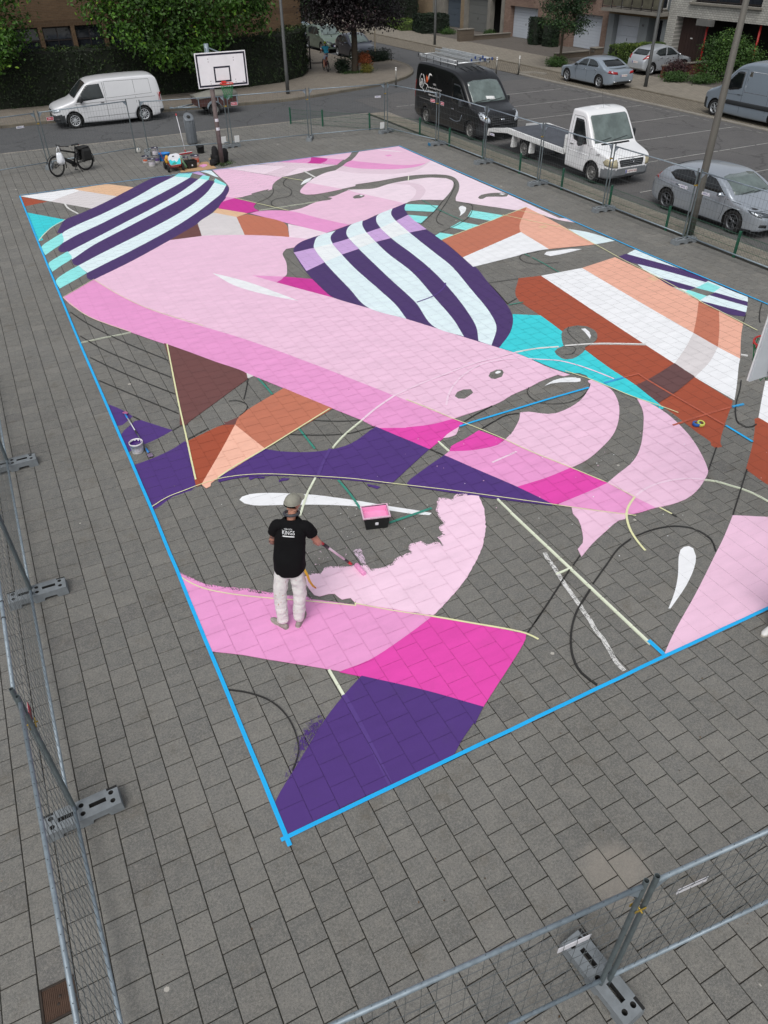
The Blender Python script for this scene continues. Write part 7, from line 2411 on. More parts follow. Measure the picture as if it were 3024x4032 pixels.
# ------------------------------------------------------------------ people
def skin_graph(name, V, Edg, m, root=0, sub=2, parent=None, smooth=True):
 """V: {key: (pos, radius or (rx,ry))}; grows one continuous surface over the graph"""
 keys = list(V)
 me = bpy.data.meshes.new(name)
 me.from_pydata([tuple(V[k][0]) for k in keys], [(keys.index(a), keys.index(b)) for a, b in Edg], [])
 o = bpy.data.objects.new(name, me)
 COL.objects.link(o)
 md = o.modifiers.new('skin', 'SKIN')
 md.use_smooth_shade = True
 md.branch_smoothing = .35
 if not me.skin_vertices:
  me.skin_vertices.new() if hasattr(me.skin_vertices, 'new') else None
 lay = me.skin_vertices[0].data
 for i, k in enumerate(keys):
  r = V[k][1]
  lay[i].radius = r if hasattr(r, '__len__') else (r, r)
  lay[i].use_root = (k == root)
 ss = o.modifiers.new('sub', 'SUBSURF')
 ss.levels = sub
 ss.render_levels = sub
 nm = evaluated(o)
 o.modifiers.clear()
 o.data = nm
 nm.name = name
 bpy.data.meshes.remove(me)
 nm.materials.clear()
 nm.materials.append(m)
 for p in nm.polygons:
  p.use_smooth = True
 o.parent = parent
 return o
def hand_graph(V, E, tag_, wrist, palm_dir, side_dir, curl_dir, key_wrist, curl=.9, sc=1.0, thumb=1):
 """palm and five fingers, curled towards curl_dir"""
 p = Vector(palm_dir).normalized(); s = Vector(side_dir).normalized(); c = Vector(curl_dir).normalized()
 w = Vector(wrist)
 k0 = tag_ + 'palm'
 V[k0] = (w + p * .05 * sc, (.030 * sc, .020 * sc))
 E.append((key_wrist, k0))
 for i, (off, ln) in enumerate(((-.030, .066), (-.010, .078), (.010, .073), (.030, .058))):
  b = w + p * .088 * sc + s * off * sc
  a1 = b + (p * math.cos(curl * .7) + c * math.sin(curl * .7)) * ln * .5 * sc
  a2 = a1 + (p * math.cos(curl * 1.9) + c * math.sin(curl * 1.9)) * ln * .45 * sc
  ks = [f'{tag_}f{i}{j}' for j in range(3)]
  V[ks[0]] = (b, .0105 * sc); V[ks[1]] = (a1, .0095 * sc); V[ks[2]] = (a2, .008 * sc)
  E.append((k0, ks[0])); E.append((ks[0], ks[1])); E.append((ks[1], ks[2]))
 t0 = w + p * .035 * sc + s * -.036 * thumb * sc
 t1 = t0 + (p * .6 + s * -.5 * thumb + c * .5).normalized() * .038 * sc
 t2 = t1 + (p * .6 + c * .8).normalized() * .030 * sc
 for j, q in enumerate((t0, t1, t2)):
  V[f'{tag_}t{j}'] = (q, (.013, .0115, .0095)[j] * sc)
 E.append((k0, f'{tag_}t0')); E.append((f'{tag_}t0', f'{tag_}t1')); E.append((f'{tag_}t1', f'{tag_}t2'))
SKIN = mat('skin', (188, 134, 112), .5, var=.1, scale=14)
SKIN_T = None
def tattoo_mat():
 k = NT('tattooed_skin')
 p = k.pos('object')
 f = k.noise(p, 26, 4, .7)
 k.base(k.mix(k.ramp(f, [(.46, 0.0), (.54, .8)]), lin((178, 128, 108)), lin((70, 66, 66))))
 k.b.inputs['Roughness'].default_value = .55
 return k.m
SKIN_T = tattoo_mat()
BLACKT = mat('black_cotton', (13, 13, 15), .9, var=.2, scale=8, spec=.2)
def stained_white():
 k = NT('painters_white_cotton')
 p = k.pos('object')
 b = k.mix(k.ramp(k.noise(p, 5, 4), [(.35, 0.0), (.7, 1.0)]), lin((206, 204, 202)), lin((226, 224, 222)))
 b = k.mix(k.ramp(k.noise(p, 13, 3, .7), [(.60, 0.0), (.68, .65)]), b, lin((206, 168, 178)))
 b = k.mix(k.ramp(k.noise(p, 21, 2), [(.68, 0.0), (.72, .7)]), b, lin((170, 120, 90)))
 k.base(b)
 k.b.inputs['Roughness'].default_value = .9
 k.bump(k.noise(p, 14, 4, .6), .55, .03)
 return k.m
WHITEPANTS = stained_white()
SHOE_GREY = mat('worn_grey_shoe', (150, 146, 138), .75, var=.25, scale=20)
SOLE = mat('shoe_sole', (182, 178, 168), .7, var=.15)
CAP = mat('khaki_cap', (138, 137, 126), .85, var=.15, scale=18, bump=.3)
HEADPH = mat('dark_grey_headphones', (62, 64, 70), .6)
YELLOWSTRAP = mat('yellow_strap', (212, 160, 50), .6, var=.15, scale=20)
def shoe(name, heel, toe, parent, m=SHOE_GREY, sc=1.0):
 h, t = Vector(heel), Vector(toe)
 d = (t - h); d.z = 0; L = d.length; d.normalize()
 M = frame(h, d, (-d.y, d.x, 0))
 mb = MB().use(m)
 rings = []
 for x, w, z1 in ((-.02, .026, .070), (0.0, .036, .088), (.06, .038, .095), (.12, .040, .082), (.17, .046, .062), (.22, .045, .052), (.26, .034, .044), (.278, .012, .030)):
  x *= L / .27; 
  ring = [M @ Vector((x, w * sc * math.cos(a), .018 + (z1 - .018) * sc * max(0, math.sin(a)) if math.sin(a) > 0 else .018)) for a in [2 * PI * i / 14 for i in range(14)]]
  rings.append(ring)
 mb.loft(rings)
 mb.use(SOLE)
 out = [(-.03, 0), (-.015, .032), (.06, .040), (.12, .041), (.18, .050), (.235, .046), (.285, .018), (.29, 0)]
 out = [(x * L / .27, y * sc) for x, y in out] + [(x * L / .27, -y * sc) for x, y in out[-2:0:-1]]
 mb.prism(out, -.002, .020, M)
 return mb.build(name, None, parent)
def person(label, J, top_m, leg_m, loc_cat='person', opts=None):
 """J: joint positions in world space"""
 o = opts or {}
 base = Vector(((J['ankL'][0] + J['ankR'][0]) / 2, (J['ankL'][1] + J['ankR'][1]) / 2, o.get('z0', 0)))
 t = thing('person', label, loc_cat, base)
 J = {k: Vector(v) - base for k, v in J.items()}
 s = o.get('s', 1.0)
 r = (J['shR'] - J['shL']); r.z = 0; r.normalize()
 up = Vector((0, 0, 1)); f = up.cross(r)          # facing
 hf = o.get('head_dir', None)
 hf = Vector(hf).normalized() if hf else f
 hr = Vector((hf.y, -hf.x, 0)).normalized()
 V, E = {}, []
 def jv(k, p, rad): V[k] = (p, rad if hasattr(rad, '__len__') else rad * s); return k
 jv('pel', J['pel'], .080); jv('chest', J['chest'], .10)
 jv('nb', J['neck'], .058); jv('nk', J['neck'].lerp(J['head'], .42), .054)
 hd = J['head']
 jv('h1', hd + up * -.045 * s + hf * .01 * s, .074); jv('h2', hd + up * .035 * s, .082); jv('h3', hd + up * .095 * s - hf * .01 * s, .062)
 jv('nose', hd + hf * .105 * s - up * .015 * s, .013); jv('chin', hd + hf * .065 * s - up * .085 * s, .030)
 E += [('pel', 'chest'), ('chest', 'nb'), ('nb', 'nk'), ('nk', 'h1'), ('h1', 'h2'), ('h2', 'h3'), ('h1', 'nose'), ('h1', 'chin')]
 for sd, g in (('L', -1), ('R', 1)):
  jv('ear' + sd, hd + hr * g * .088 * s - hf * .005 * s - up * .01 * s, .017)
  E.append(('h2', 'ear' + sd))
  jv('sh' + sd, J['sh' + sd] - r * g * .02, .052); jv('el' + sd, J['el' + sd], .046); jv('wr' + sd, J['wr' + sd], .032)
  fa = J['el' + sd].lerp(J['wr' + sd], .35); jv('fa' + sd, fa, .048)
  E += [('chest', 'sh' + sd), ('sh' + sd, 'el' + sd), ('el' + sd, 'fa' + sd), ('fa' + sd, 'wr' + sd)]
  pd = (J['wr' + sd] - J['el' + sd]).normalized()
  if 'grip' + sd in o:
   ax = Vector(o['grip' + sd]).normalized()
   cd = o.get('curl' + sd)
   cd = Vector(cd) if cd else pd.cross(ax)
  else:
   ax = f; cd = -r * g
  hand_graph(V, E, 'hand' + sd, J['wr' + sd], pd, ax, cd, 'wr' + sd, curl=o.get('curl', .8), sc=s, thumb=1)
  jv('hip' + sd, J['hip' + sd], .075); jv('kn' + sd, J['kn' + sd], .056); jv('ank' + sd, J['ank' + sd], .038)
  cf = J['kn' + sd].lerp(J['ank' + sd], .3); jv('cf' + sd, cf, .054)
  E += [('pel', 'hip' + sd), ('hip' + sd, 'kn' + sd), ('kn' + sd, 'cf' + sd), ('cf' + sd, 'ank' + sd)]
 body = skin_graph('body', V, E, SKIN, root='pel', sub=2, parent=t)
 if o.get('tattoo'):
  body.data.materials.append(SKIN_T)
  for p in body.data.polygons:
   c = p.center
   if (c - J['elL']).length < .17 * s and c.z < J['shL'].z - .18:
    p.material_index = 1
 def crumple(ob, amp, sx, sz):
  me = ob.data
  nn = [v.normal.copy() for v in me.vertices]
  for v, n_ in zip(me.vertices, nn):
   q = v.co
   v.co = q + n_ * amp * (noise.noise(Vector((q.x * sx, q.y * sx, q.z * sz))) + .6 * noise.noise(Vector((q.x * sx * 2 + 5, q.y * sx * 2, q.z * sz * 2))))
 # trousers / shorts: one skinned surface from the waist down
 V2 = {'w': (J['pel'] + up * .10 * s, (.122 * s, .085 * s)), 'p': (J['pel'] - up * .02 * s, (.140 * s, .100 * s))}
 E2 = [('w', 'p')]
 for sd in 'LR':
  kn, an = J['kn' + sd], J['ank' + sd]
  V2['h' + sd] = (J['hip' + sd].lerp(kn, .22), (.100 if o.get('shorts') else .118) * s)
  if o.get('shorts'):
   V2['k' + sd] = (J['hip' + sd].lerp(kn, .8), .088 * s)
   E2 += [('p', 'h' + sd), ('h' + sd, 'k' + sd)]
  else:
   V2['k' + sd] = (kn, .092 * s)
   V2['c' + sd] = (kn.lerp(an, .5), .086 * s)
   V2['a' + sd] = (an - up * .015 * s, .076 * s)
   E2 += [('p', 'h' + sd), ('h' + sd, 'k' + sd), ('k' + sd, 'c' + sd), ('c' + sd, 'a' + sd)]
 crumple(skin_graph('shorts' if o.get('shorts') else 'trousers', V2, E2, leg_m, root='p', sub=3 if not o.get('shorts') else 2, parent=t), .010 * s, 6, 18)
 # shirt: lofted trunk with a curved hem, sleeves
 mb = MB()
 spine = [J['pel'] - up * .12 * s, J['pel'] + up * .05 * s, J['pel'].lerp(J['chest'], .5), J['chest'], (J['shL'] + J['shR']) / 2 - up * .06 * s, (J['shL'] + J['shR']) / 2 + up * .012 * s, J['neck'] + up * .012 * s]
 if o.get('tuck'):
  spine[0] = J['pel'] + up * .02 * s
 WW = [(.204, .146), (.198, .14), (.194, .132), (.198, .126), (.196, .115), (.172, .092), (.076, .068)]
 rings = []
 N = 26
 for i, (c, (w, d)) in enumerate(zip(spine, WW)):
  ring = []
  for a in range(N):
   q = 2 * PI * a / N
   ca, sa = math.cos(q), math.sin(q)
   ex = .82
   x = math.copysign(abs(ca) ** ex, ca) * w * s; y = math.copysign(abs(sa) ** ex, sa) * d * s
   k = 1 + .035 * math.sin(q * 3 + i * 1.3) * (1 if i < 4 else .2)
   p = c + r * x * k + f * y * k
   if i == 0 and not o.get('tuck'):
    p = p + up * (.055 * s * ca * ca - .01 * s)
   ring.append(p)
  rings.append(ring)
 vr = [[mb.bm.verts.new(p) for p in rg] for rg in rings]
 for a_, b_ in zip(vr, vr[1:]):
  for k in range(N):
   mb.face([a_[k], a_[(k + 1) % N], b_[(k + 1) % N], b_[k]], True)
 for sd, g in (('L', -1), ('R', 1)):
  a = J['sh' + sd] - r * g * .05 * s - up * .02 * s; e = J['el' + sd]
  pts = [a, J['sh' + sd], J['sh' + sd].lerp(e, .25), J['sh' + sd].lerp(e, .48)]
  mb.tube(pts, [.080 * s, .082 * s, .076 * s, .078 * s], 14, cap=False)
 shirt = mb.build('shirt', top_m, t)
 md = shirt.modifiers.new('sub', 'SUBSURF'); md.levels = 2; md.render_levels = 2
 shirt.data = evaluated(shirt); shirt.modifiers.clear()
 crumple(shirt, .012 * s, 6, 8)
 for p in shirt.data.polygons:
  p.use_smooth = True
 for sd in 'LR':
  toe = J['toe' + sd]
  an = J['ank' + sd]
  d = toe - an; d.z = 0
  d.normalize()
  hl = Vector((an.x, an.y, 0)) - d * .05 * s
  shoe('shoe', (hl.x, hl.y, J['toe' + sd].z - .03 * s), (hl.x + d.x * .27 * s, hl.y + d.y * .27 * s, J['toe' + sd].z - .03 * s), t, o.get('shoe_m', SHOE_GREY), s)
 return t, J, r, f, hf, hr, shirt
P1 = dict(pel=(1.23, 2.89, .96), chest=(1.31, 2.97, 1.32), neck=(1.365, 3.01, 1.545), head=(1.42, 3.055, 1.70), shL=(1.165, 3.08, 1.47), shR=(1.525, 2.875, 1.47),
          elL=(1.105, 3.13, 1.17), wrL=(1.33, 3.24, 1.06), elR=(1.635, 2.87, 1.14), wrR=(1.675, 3.0, 1.04), hipL=(1.14, 2.94, .92), hipR=(1.315, 2.84, .92),
          knL=(1.05, 2.86, .50), knR=(1.285, 2.77, .50), ankL=(1.02, 2.775, .085), ankR=(1.215, 2.725, .085), toeL=(.93, 2.97, .032), toeR=(1.36, 2.90, .032))
for q_ in 'LR':
 a_, c_ = P1['sh' + q_], P1['chest']
 P1['sh' + q_] = (a_[0] + (c_[0] - a_[0]) * .14, a_[1] + (c_[1] - a_[1]) * .14, a_[2])
P1 = {k: (v[0] - .03, v[1] - .10, v[2]) for k, v in P1.items()}
hdir = (.78, .62, 0)
pole_a, pole_b = Vector((1.625, 2.885, 1.10)), Vector((2.235, 3.285, .105))
pd_ = (pole_b - pole_a).normalized()
t1, J1, r1, f1, hf1, hr1, shirt1 = person('man in a black T-shirt and paint stained white trousers, seen from behind, rolling pink paint', P1, BLACKT, WHITEPANTS,
 opts=dict(tattoo=True, head_dir=hdir, gripR=pd_, curl=1.0, z0=.006))
t1['label'] = 'man in black T-shirt and stained white trousers, seen from behind, rolling pink paint'
# cap, strap, headphones
hd = J1['head']; up = Vector((0, 0, 1))
M = frame(hd + up * .045, hf1 + Vector((0, 0, -.12)), Vector((-hf1.y, hf1.x, 0)))
mb = MB()
rings = []
for i in range(7):
 a = PI / 2 * i / 6
 rr = math.cos(a) if i < 6 else .02
 rings.append([M @ Vector((.116 * rr * math.cos(q) - .006, .098 * rr * math.sin(q), .105 * math.sin(a))) for q in [2 * PI * j / 22 for j in range(22)]])
mb.loft(rings, cap=False)
bp = [(.085, -.078), (.15, -.074), (.205, -.048), (.225, 0), (.205, .048), (.15, .074), (.085, .078)]
mb.prism(bp, -.012, -.004, M)
mb.tube([M @ Vector((.118 * math.cos(q) - .006, .100 * math.sin(q), .0)) for q in [2 * PI * j / 24 for j in range(24)]], .006, 5, closed=True)
mb.ball((0, 0, 0), .008, 8, 5, M @ Matrix.Translation((-.006, 0, .107)))
cp = mb.build('cap', CAP, t1)
mb = MB()
mb.tube([M @ Vector((-.122 * math.cos(q), .102 * math.sin(q), -.012)) for q in [R(-48 + 12 * i) for i in range(9)]], .011, 6)
mb.build('cap_strap', BLACKT, cp)
mb = MB()
nk = J1['neck'] + up * .045 + hf1 * .01
pts = [nk + (f1 * math.cos(q) * .098 + Vector((f1.y, -f1.x, 0)) * math.sin(q) * .088) + up * (.02 - .035 * math.cos(q)) for q in [R(50 + 13 * i) for i in range(21)]]
mb.tube(pts, .019, 8)
mb.build('neck_headphones', HEADPH, t1)
# print on the back of the shirt
bm_ = bmesh.new(); bm_.from_mesh(shirt1.data); sbv = BVHTree.FromBMesh(bm_); bm_.free()
ctr = J1['chest'] + up * .105
SHP = mat('shirt_print_white', (228, 230, 232), .7, var=.04)
def back_print(name, me_obj):
 """lays flat lettering onto the cloth"""
 for v in me_obj.data.vertices:
  x, y = v.co.x, v.co.y
  o_ = ctr - f1 * 1.0 + r1 * x + up * y
  h = sbv.ray_cast(o_, f1)
  v.co = (h[0] - f1 * .003) if h[0] else (ctr - f1 * .14 + r1 * x + up * y)
 me_obj.parent = t1
back_print('print', text_mesh('shirt_lettering', 'KINGS', .060, SHP, None, Matrix.Diagonal((.92, 1.15, 1, 1)), depth=0))
back_print('print', text_mesh('shirt_lettering', 'AEROSOL', .024, SHP, None, Matrix.Translation((0, .044, 0)), depth=0))
mb = MB(); mb.poly([(-.072, -.048, 0), (-.03, -.048, 0), (.03, -.048, 0), (.072, -.048, 0), (.072, -.036, 0), (.03, -.036, 0), (-.03, -.036, 0), (-.072, -.036, 0)])
back_print('print', mb.build('shirt_underline', SHP))
# yellow strap hanging from the pocket
mb = MB()
pts = [Vector((1.34, 2.68, .90)), Vector((1.372, 2.65, .80)), Vector((1.40, 2.665, .66)), Vector((1.44, 2.68, .55)), Vector((1.49, 2.71, .46))]
base1 = Vector(t1.location)
for a, b in zip(pts, pts[1:]):
 pass
mb.tube([p - base1 for p in pts], [.016, .017, .017, .016, .010], 6)
mb.build('hanging_strap', YELLOWSTRAP, t1)
# paint roller in his hand
RED_G = mat('red_grip', (206, 34, 42), .45)
GREY_G = mat('grey_grip', (48, 44, 50), .6)
PINKTUBE = mat('pink_stained_pole', (226, 204, 218), .45, .0, var=.1, scale=20)
FOAM = mat('pink_roller_sleeve', (238, 160, 206), .9, var=.12, scale=40, bump=.6)
rt_ = thing('paint_roller', 'long handled roller wet with pink paint, held by the man', 'paint roller', pole_b)
def along(a, b):
 return [pole_a.lerp(pole_b, a) - pole_b, pole_a.lerp(pole_b, b) - pole_b]
MB().tube(along(.0, .17), .019, 10).build('grip', RED_G, rt_)
MB().tube(along(.17, .30), .023, 10).build('sleeve_grip', GREY_G, rt_)
MB().tube(along(.30, .80), .016, 10).build('pole', PINKTUBE, rt_)
MB().tube(along(.80, .92), .018, 10).build('lock_collar', GREY_G, rt_)
MB().tube(along(.92, 1.02), .020, 10).build('roller_handle', RED_G, rt_)
e = pole_a.lerp(pole_b, 1.02) - pole_b
rc = Vector((2.335, 3.175, .045)) - pole_b
rdx = Vector((2.35, 3.07, 0)) - Vector((2.33, 3.27, 0)); rdx.normalize()
MB().tube([e, e + Vector((.03, .02, -.03)), rc - rdx * .13, rc - rdx * .10], .006, 6).build('wire_frame', STEEL, rt_)
mb = MB(); mb.tube([rc - rdx * .115, rc - rdx * .105, rc + rdx * .105, rc + rdx * .115], [.030, .036, .036, .030], 16); mb.build('sleeve', FOAM, rt_)

# bicycles
def torus(mb, R_, r, M, n=40, k=8):
 mb.tube([M @ Vector((R_ * math.cos(2 * PI * i / n), R_ * math.sin(2 * PI * i / n), 0)) for i in range(n)], r, k, closed=True)
def bicycle(name, label, loc, rz, wb=1.16, wr=.36, frame_m=None, tyre=.026, electric=True, steer=0.0, sc=1.0):
 t = thing(name, label, 'bicycle', loc, rz)
 t.scale = (sc, sc, sc)
 fm = frame_m
 def wheel(x, st=0.0):
  w = bpy.data.objects.new('wheel', None); COL.objects.link(w); w.parent = t
  w.location = (x, 0, wr); w.rotation_euler = (0, 0, st)
  F = frame((0, 0, 0), (1, 0, 0), (0, 0, 1))
  mb = MB(); torus(mb, wr - tyre, tyre, F); mb.build('tyre', RUBBER, w)
  mb = MB(); torus(mb, wr - tyre * 2.1, .013, F, 36, 6)
  mb.build('rim', GRILLE, w)
  mb = MB()
  for i in range(20):
   a = 2 * PI * i / 20
   y = .025 if i % 2 else -.025
   mb.tube([(.03 * math.cos(a + .4), y, .03 * math.sin(a + .4)), ((wr - tyre * 2) * math.cos(a), 0, (wr - tyre * 2) * math.sin(a))], .0016, 4, cap=False)
  mb.build('spokes', WIRE, w)['kind'] = 'stuff'
  mb = MB(); mb.tube([(0, -.06, 0), (0, .06, 0)], .028 if x == 0 else .022, 10); mb.lathe([(.001, .01), (.085, .01), (.085, .013), (.001, .013)], 20, frame((0, -.05, 0), (1, 0, 0), (0, 0, 1))); mb.build('hub', STEEL, w)
  return w
 wheel(0); fw = wheel(wb, steer)
 bb = (.46, 0, .29)
 hd0, hd1 = (wb - .24, 0, .62), (wb - .30, 0, .86)
 mb = MB()
 if electric:
  mb.tube([(bb[0], 0, bb[2] + .02), (.62, 0, .42), hd0], [.075, .07, .055], 10)
  mb.box((bb[0], 0, bb[2]), (.20, .12, .16), Matrix.Rotation(R(-25), 3, 'Y'), bev=.04)
 else:
  mb.tube([bb, hd0], .024, 8)
 mb.tube([(.33, 0, .68), hd1], .032, 8); mb.tube([bb, (.33, 0, .68), (.29, 0, .82)], .028, 8); mb.tube([hd0, hd1, (wb - .32, 0, .93)], .028, 8)
 for s in (-1, 1):
  mb.tube([(bb[0], s * .04, bb[2]), (0, s * .06, wr)], .012, 6); mb.tube([(.33, s * .02, .66), (0, s * .06, wr)], .011, 6)
 mb.build('frame', fm, t)
 mb = MB()
 for s in (-1, 1):
  mb.tube([(wb - .25, s * .05, .58), (wb - .12, s * .06, .42), (wb, s * .06, wr)], .015, 6)
 mb.tube([(wb - .25, -.06, .58), (wb - .25, .06, .58)], .022, 6)
 mb.build('fork', fm, t)
 mb = MB(); mb.tube([(.29, 0, .82), (.26, 0, .93)], .015, 8); mb.build('seat_post', GRILLE, t)
 mb = MB()
 mb.loft([[(.12 + x, w * math.cos(a), .95 + .03 * math.sin(a) - abs(x - .14) * .05) for a in [2 * PI * i / 10 for i in range(10)]] for x, w in ((0, .04), (.03, .08), (.10, .075), (.18, .035), (.27, .018), (.29, .008))])
 mb.build('saddle', BUMPER, t)
 hb = bpy.data.objects.new('handlebar', None); COL.objects.link(hb); hb.parent = t; hb.location = (wb - .32, 0, .95); hb.rotation_euler = (0, 0, steer)
 MB().tube([(-.10, -.32, .04), (-.02, -.2, .05), (.03, 0, .03), (-.02, .2, .05), (-.10, .32, .04)], .014, 8).build('bar', GRILLE, hb)
 for s in (-1, 1):
  MB().tube([(-.13, s * .33, .04), (-.06, s * .24, .045)], .019, 8).build('grip', BUMPER, hb)
 MB().box((.02, 0, .08), (.05, .08, .02), bev=.006).build('display', GRILLE, hb)
 mb = MB()
 mb.lathe([(.001, -.005), (.095, -.005), (.095, .005), (.001, .005)], 24, frame((bb[0], -.07, bb[2]), (1, 0, 0), (0, 0, 1)))
 for s in (-1, 1):
  mb.tube([(bb[0], s * .08, bb[2]), (bb[0] + s * .07, s * .09, bb[2] - s * .15)], .012, 6)
 mb.build('crank', GRILLE, t)
 for s in (-1, 1):
  MB().box((bb[0] + s * .07, s * .14, bb[2] - s * .15), (.09, .10, .025), bev=.006).build('pedal', BUMPER, t)
 for x, a0, a1 in ((0, 20, 200), (wb, 20, 200)):
  mb = MB()
  n = 14
  pts = [(x + (wr + .03) * math.cos(R(a0 + (a1 - a0) * i / n)), wr + (wr + .03) * math.sin(R(a0 + (a1 - a0) * i / n))) for i in range(n + 1)]
  for a, b in zip(pts, pts[1:]):
   mb.poly([(a[0], -.032, a[1]), (b[0], -.032, b[1]), (b[0], .032, b[1]), (a[0], .032, a[1])])
  if electric:
   mb.build('mudguard', GRILLE, t, fix=False)
  else:
   mb.bm.free()
 return t
BIKE_BLK = mat('matt_black_frame', (26, 27, 29), .45, .2)
ang = math.atan2(-.5, -1.12)
bk = bicycle('electric_bicycle', 'black electric bicycle on its stand with a pannier and a white bag', (2.70, 28.50, 0), ang, wb=1.2, frame_m=BIKE_BLK, steer=R(10))
mb = MB(); mb.tube([(-.25, 0, .76), (.25, 0, .76)], .008, 5)
for s in (-1, 1):
 mb.tube([(-.25, s * .06, .76), (.25, s * .06, .76), (.30, s * .04, .72)], .008, 5); mb.tube([(0, s * .07, .36), (-.05, s * .07, .76)], .008, 5)
mb.build('luggage_rack', GRILLE, bk)
PANN = mat('black_pannier_cloth', (30, 31, 31), .8, var=.2, scale=12, bump=.3)
for s in (-1, 1):
 pb = MB()
 pb.loft([[(x + ox, s * (.09 + y), z) for x, y in ((-.17, 0), (.17, 0), (.17, d), (-.17, d))] for z, ox, d in ((.36, .0, .10), (.42, -.02, .14), (.68, -.04, .15), (.78, -.04, .08))], smooth=False)
 o = pb.build('pannier', PANN, bk)
 MB().box((-.04, s * .235, .66), (.26, .012, .12), bev=.01).build('flap', PANN, o)
mb = MB(); mb.loft([[(-.2 + .42 * (x > 0), y * .16, z) for x, y in ((-1, -1), (1, -1), (1, 1), (-1, 1))] for z in (.77, .84)]); mb.build('rack_bag', PANN, bk)
MB().tube([(.40, .06, .26), (.30, .20, .02)], .012, 6).build('stand', GRILLE, bk)
MB().tube([(.12, 0, .92), (.10, 0, .90)], .02, 6).build('rear_light', TAIL, bk)
bag = thing('carrier_bag', 'white plastic carrier bag hanging from the bicycle handlebar', 'bag', (1.80, 28.02, 0))
mb = MB()
rings = []
for z, rx, ry in ((.40, .03, .02), (.43, .11, .07), (.52, .14, .09), (.64, .13, .08), (.74, .10, .055), (.80, .085, .035)):
 rings.append([(rx * (1 + .12 * math.sin(3 * q + z * 30)) * math.cos(q), ry * (1 + .15 * math.sin(4 * q - z * 20)) * math.sin(q), z + .012 * math.sin(5 * q)) for q in [2 * PI * i / 22 for i in range(22)]])
mb.loft(rings)
mb.build('sack', mat('white_polythene', (226, 230, 236), .4, var=.08, scale=12, bump=.4), bag)
for s in (-1, 1):
 MB().tube([(s * .06, 0, .78), (s * .045, .0, .92), (0.02, .0, 1.02), (0, .02, .98)], .010, 5).build('handle', mat('white_polythene', (226, 230, 236), .4), bag)

# child riding away on the corner pavement
cyc = bicycle('childs_bicycle', 'dark red bicycle ridden by the child on the corner pavement', (20.42, 46.02, .085), R(82), wb=.98, wr=.31, frame_m=mat('dark_red_frame', (104, 34, 40), .4), tyre=.03, electric=False, sc=1.0)
C0 = Vector((20.42, 46.02, .085)); fx = Vector((math.cos(R(82)), math.sin(R(82)), 0)); rx_ = Vector((fx.y, -fx.x, 0))
def cp_(x, y, z):
 q = C0 + fx * x + rx_ * y; return (q.x, q.y, z + .085)
TEAL = mat('teal_t_shirt', (38, 132, 160), .85, var=.1)
PALE_SHORTS = mat('pale_blue_shorts', (164, 174, 196), .85, var=.1)
P2 = dict(pel=cp_(.20, 0, 1.0), chest=cp_(.30, 0, 1.22), neck=cp_(.36, 0, 1.38), head=cp_(.40, 0, 1.50), shL=cp_(.34, -.15, 1.33), shR=cp_(.34, .15, 1.33),
          elL=cp_(.48, -.24, 1.16), wrL=cp_(.60, -.27, 1.03), elR=cp_(.48, .24, 1.16), wrR=cp_(.60, .27, 1.03), hipL=cp_(.22, -.08, .94), hipR=cp_(.22, .08, .94),
          knL=cp_(.46, -.12, .55), knR=cp_(.56, .12, .72), ankL=cp_(.38, -.13, .20), ankR=cp_(.50, .13, .40), toeL=cp_(.56, -.14, .14), toeR=cp_(.68, .14, .34))
t2, J2, r2, f2, hf2, hr2, sh2 = person('child in a teal T-shirt and pale shorts cycling away past the hedge', P2, TEAL, PALE_SHORTS, opts=dict(s=.80, shorts=True, tuck=True, curl=1.0, shoe_m=GRILLE, z0=.085))
mb = MB(); hh2 = J2['head']
mb.ball((0, 0, 0), (.105, .085, .075), 14, 8, frame(hh2 + up * .045, hf2, Vector((-hf2.y, hf2.x, 0))))
mb.build('helmet', mat('yellow_green_helmet', (150, 168, 40), .4), t2)
MB().tube([hh2 - hf2 * .09 + up * .0, hh2 - hf2 * .12 - up * .08, hh2 - hf2 * .10 - up * .2], [.025, .03, .012], 8).build('ponytail', mat('dark_brown_hair', (40, 28, 22), .6), t2)

# person just outside the picture, one white shoe in view
DENIM = mat('dark_denim', (44, 54, 76), .85, var=.15, scale=10)
WSHOE = mat('white_trainer', (214, 214, 212), .6, var=.1)
bx, by = 6.66, -.36
P3 = dict(pel=(bx, by, .95), chest=(bx - .02, by, 1.30), neck=(bx - .03, by, 1.52), head=(bx - .06, by, 1.67), shL=(bx - .02, by - .2, 1.45), shR=(bx - .02, by + .2, 1.45),
          elL=(bx, by - .27, 1.17), wrL=(bx - .08, by - .28, .95), elR=(bx, by + .27, 1.17), wrR=(bx - .08, by + .28, .95), hipL=(bx, by - .1, .9), hipR=(bx, by + .1, .9),
          knL=(bx - .02, by - .11, .5), knR=(bx - .02, by + .10, .5), ankL=(bx, by - .12, .085), ankR=(bx - .06, by + .10, .085), toeL=(bx - .24, by - .14, .032), toeR=(bx - .28, by + .06, .032))
person('person in dark jeans at the picture edge, only a white shoe showing', P3, BLACKT, DENIM, opts=dict(shoe_m=WSHOE))

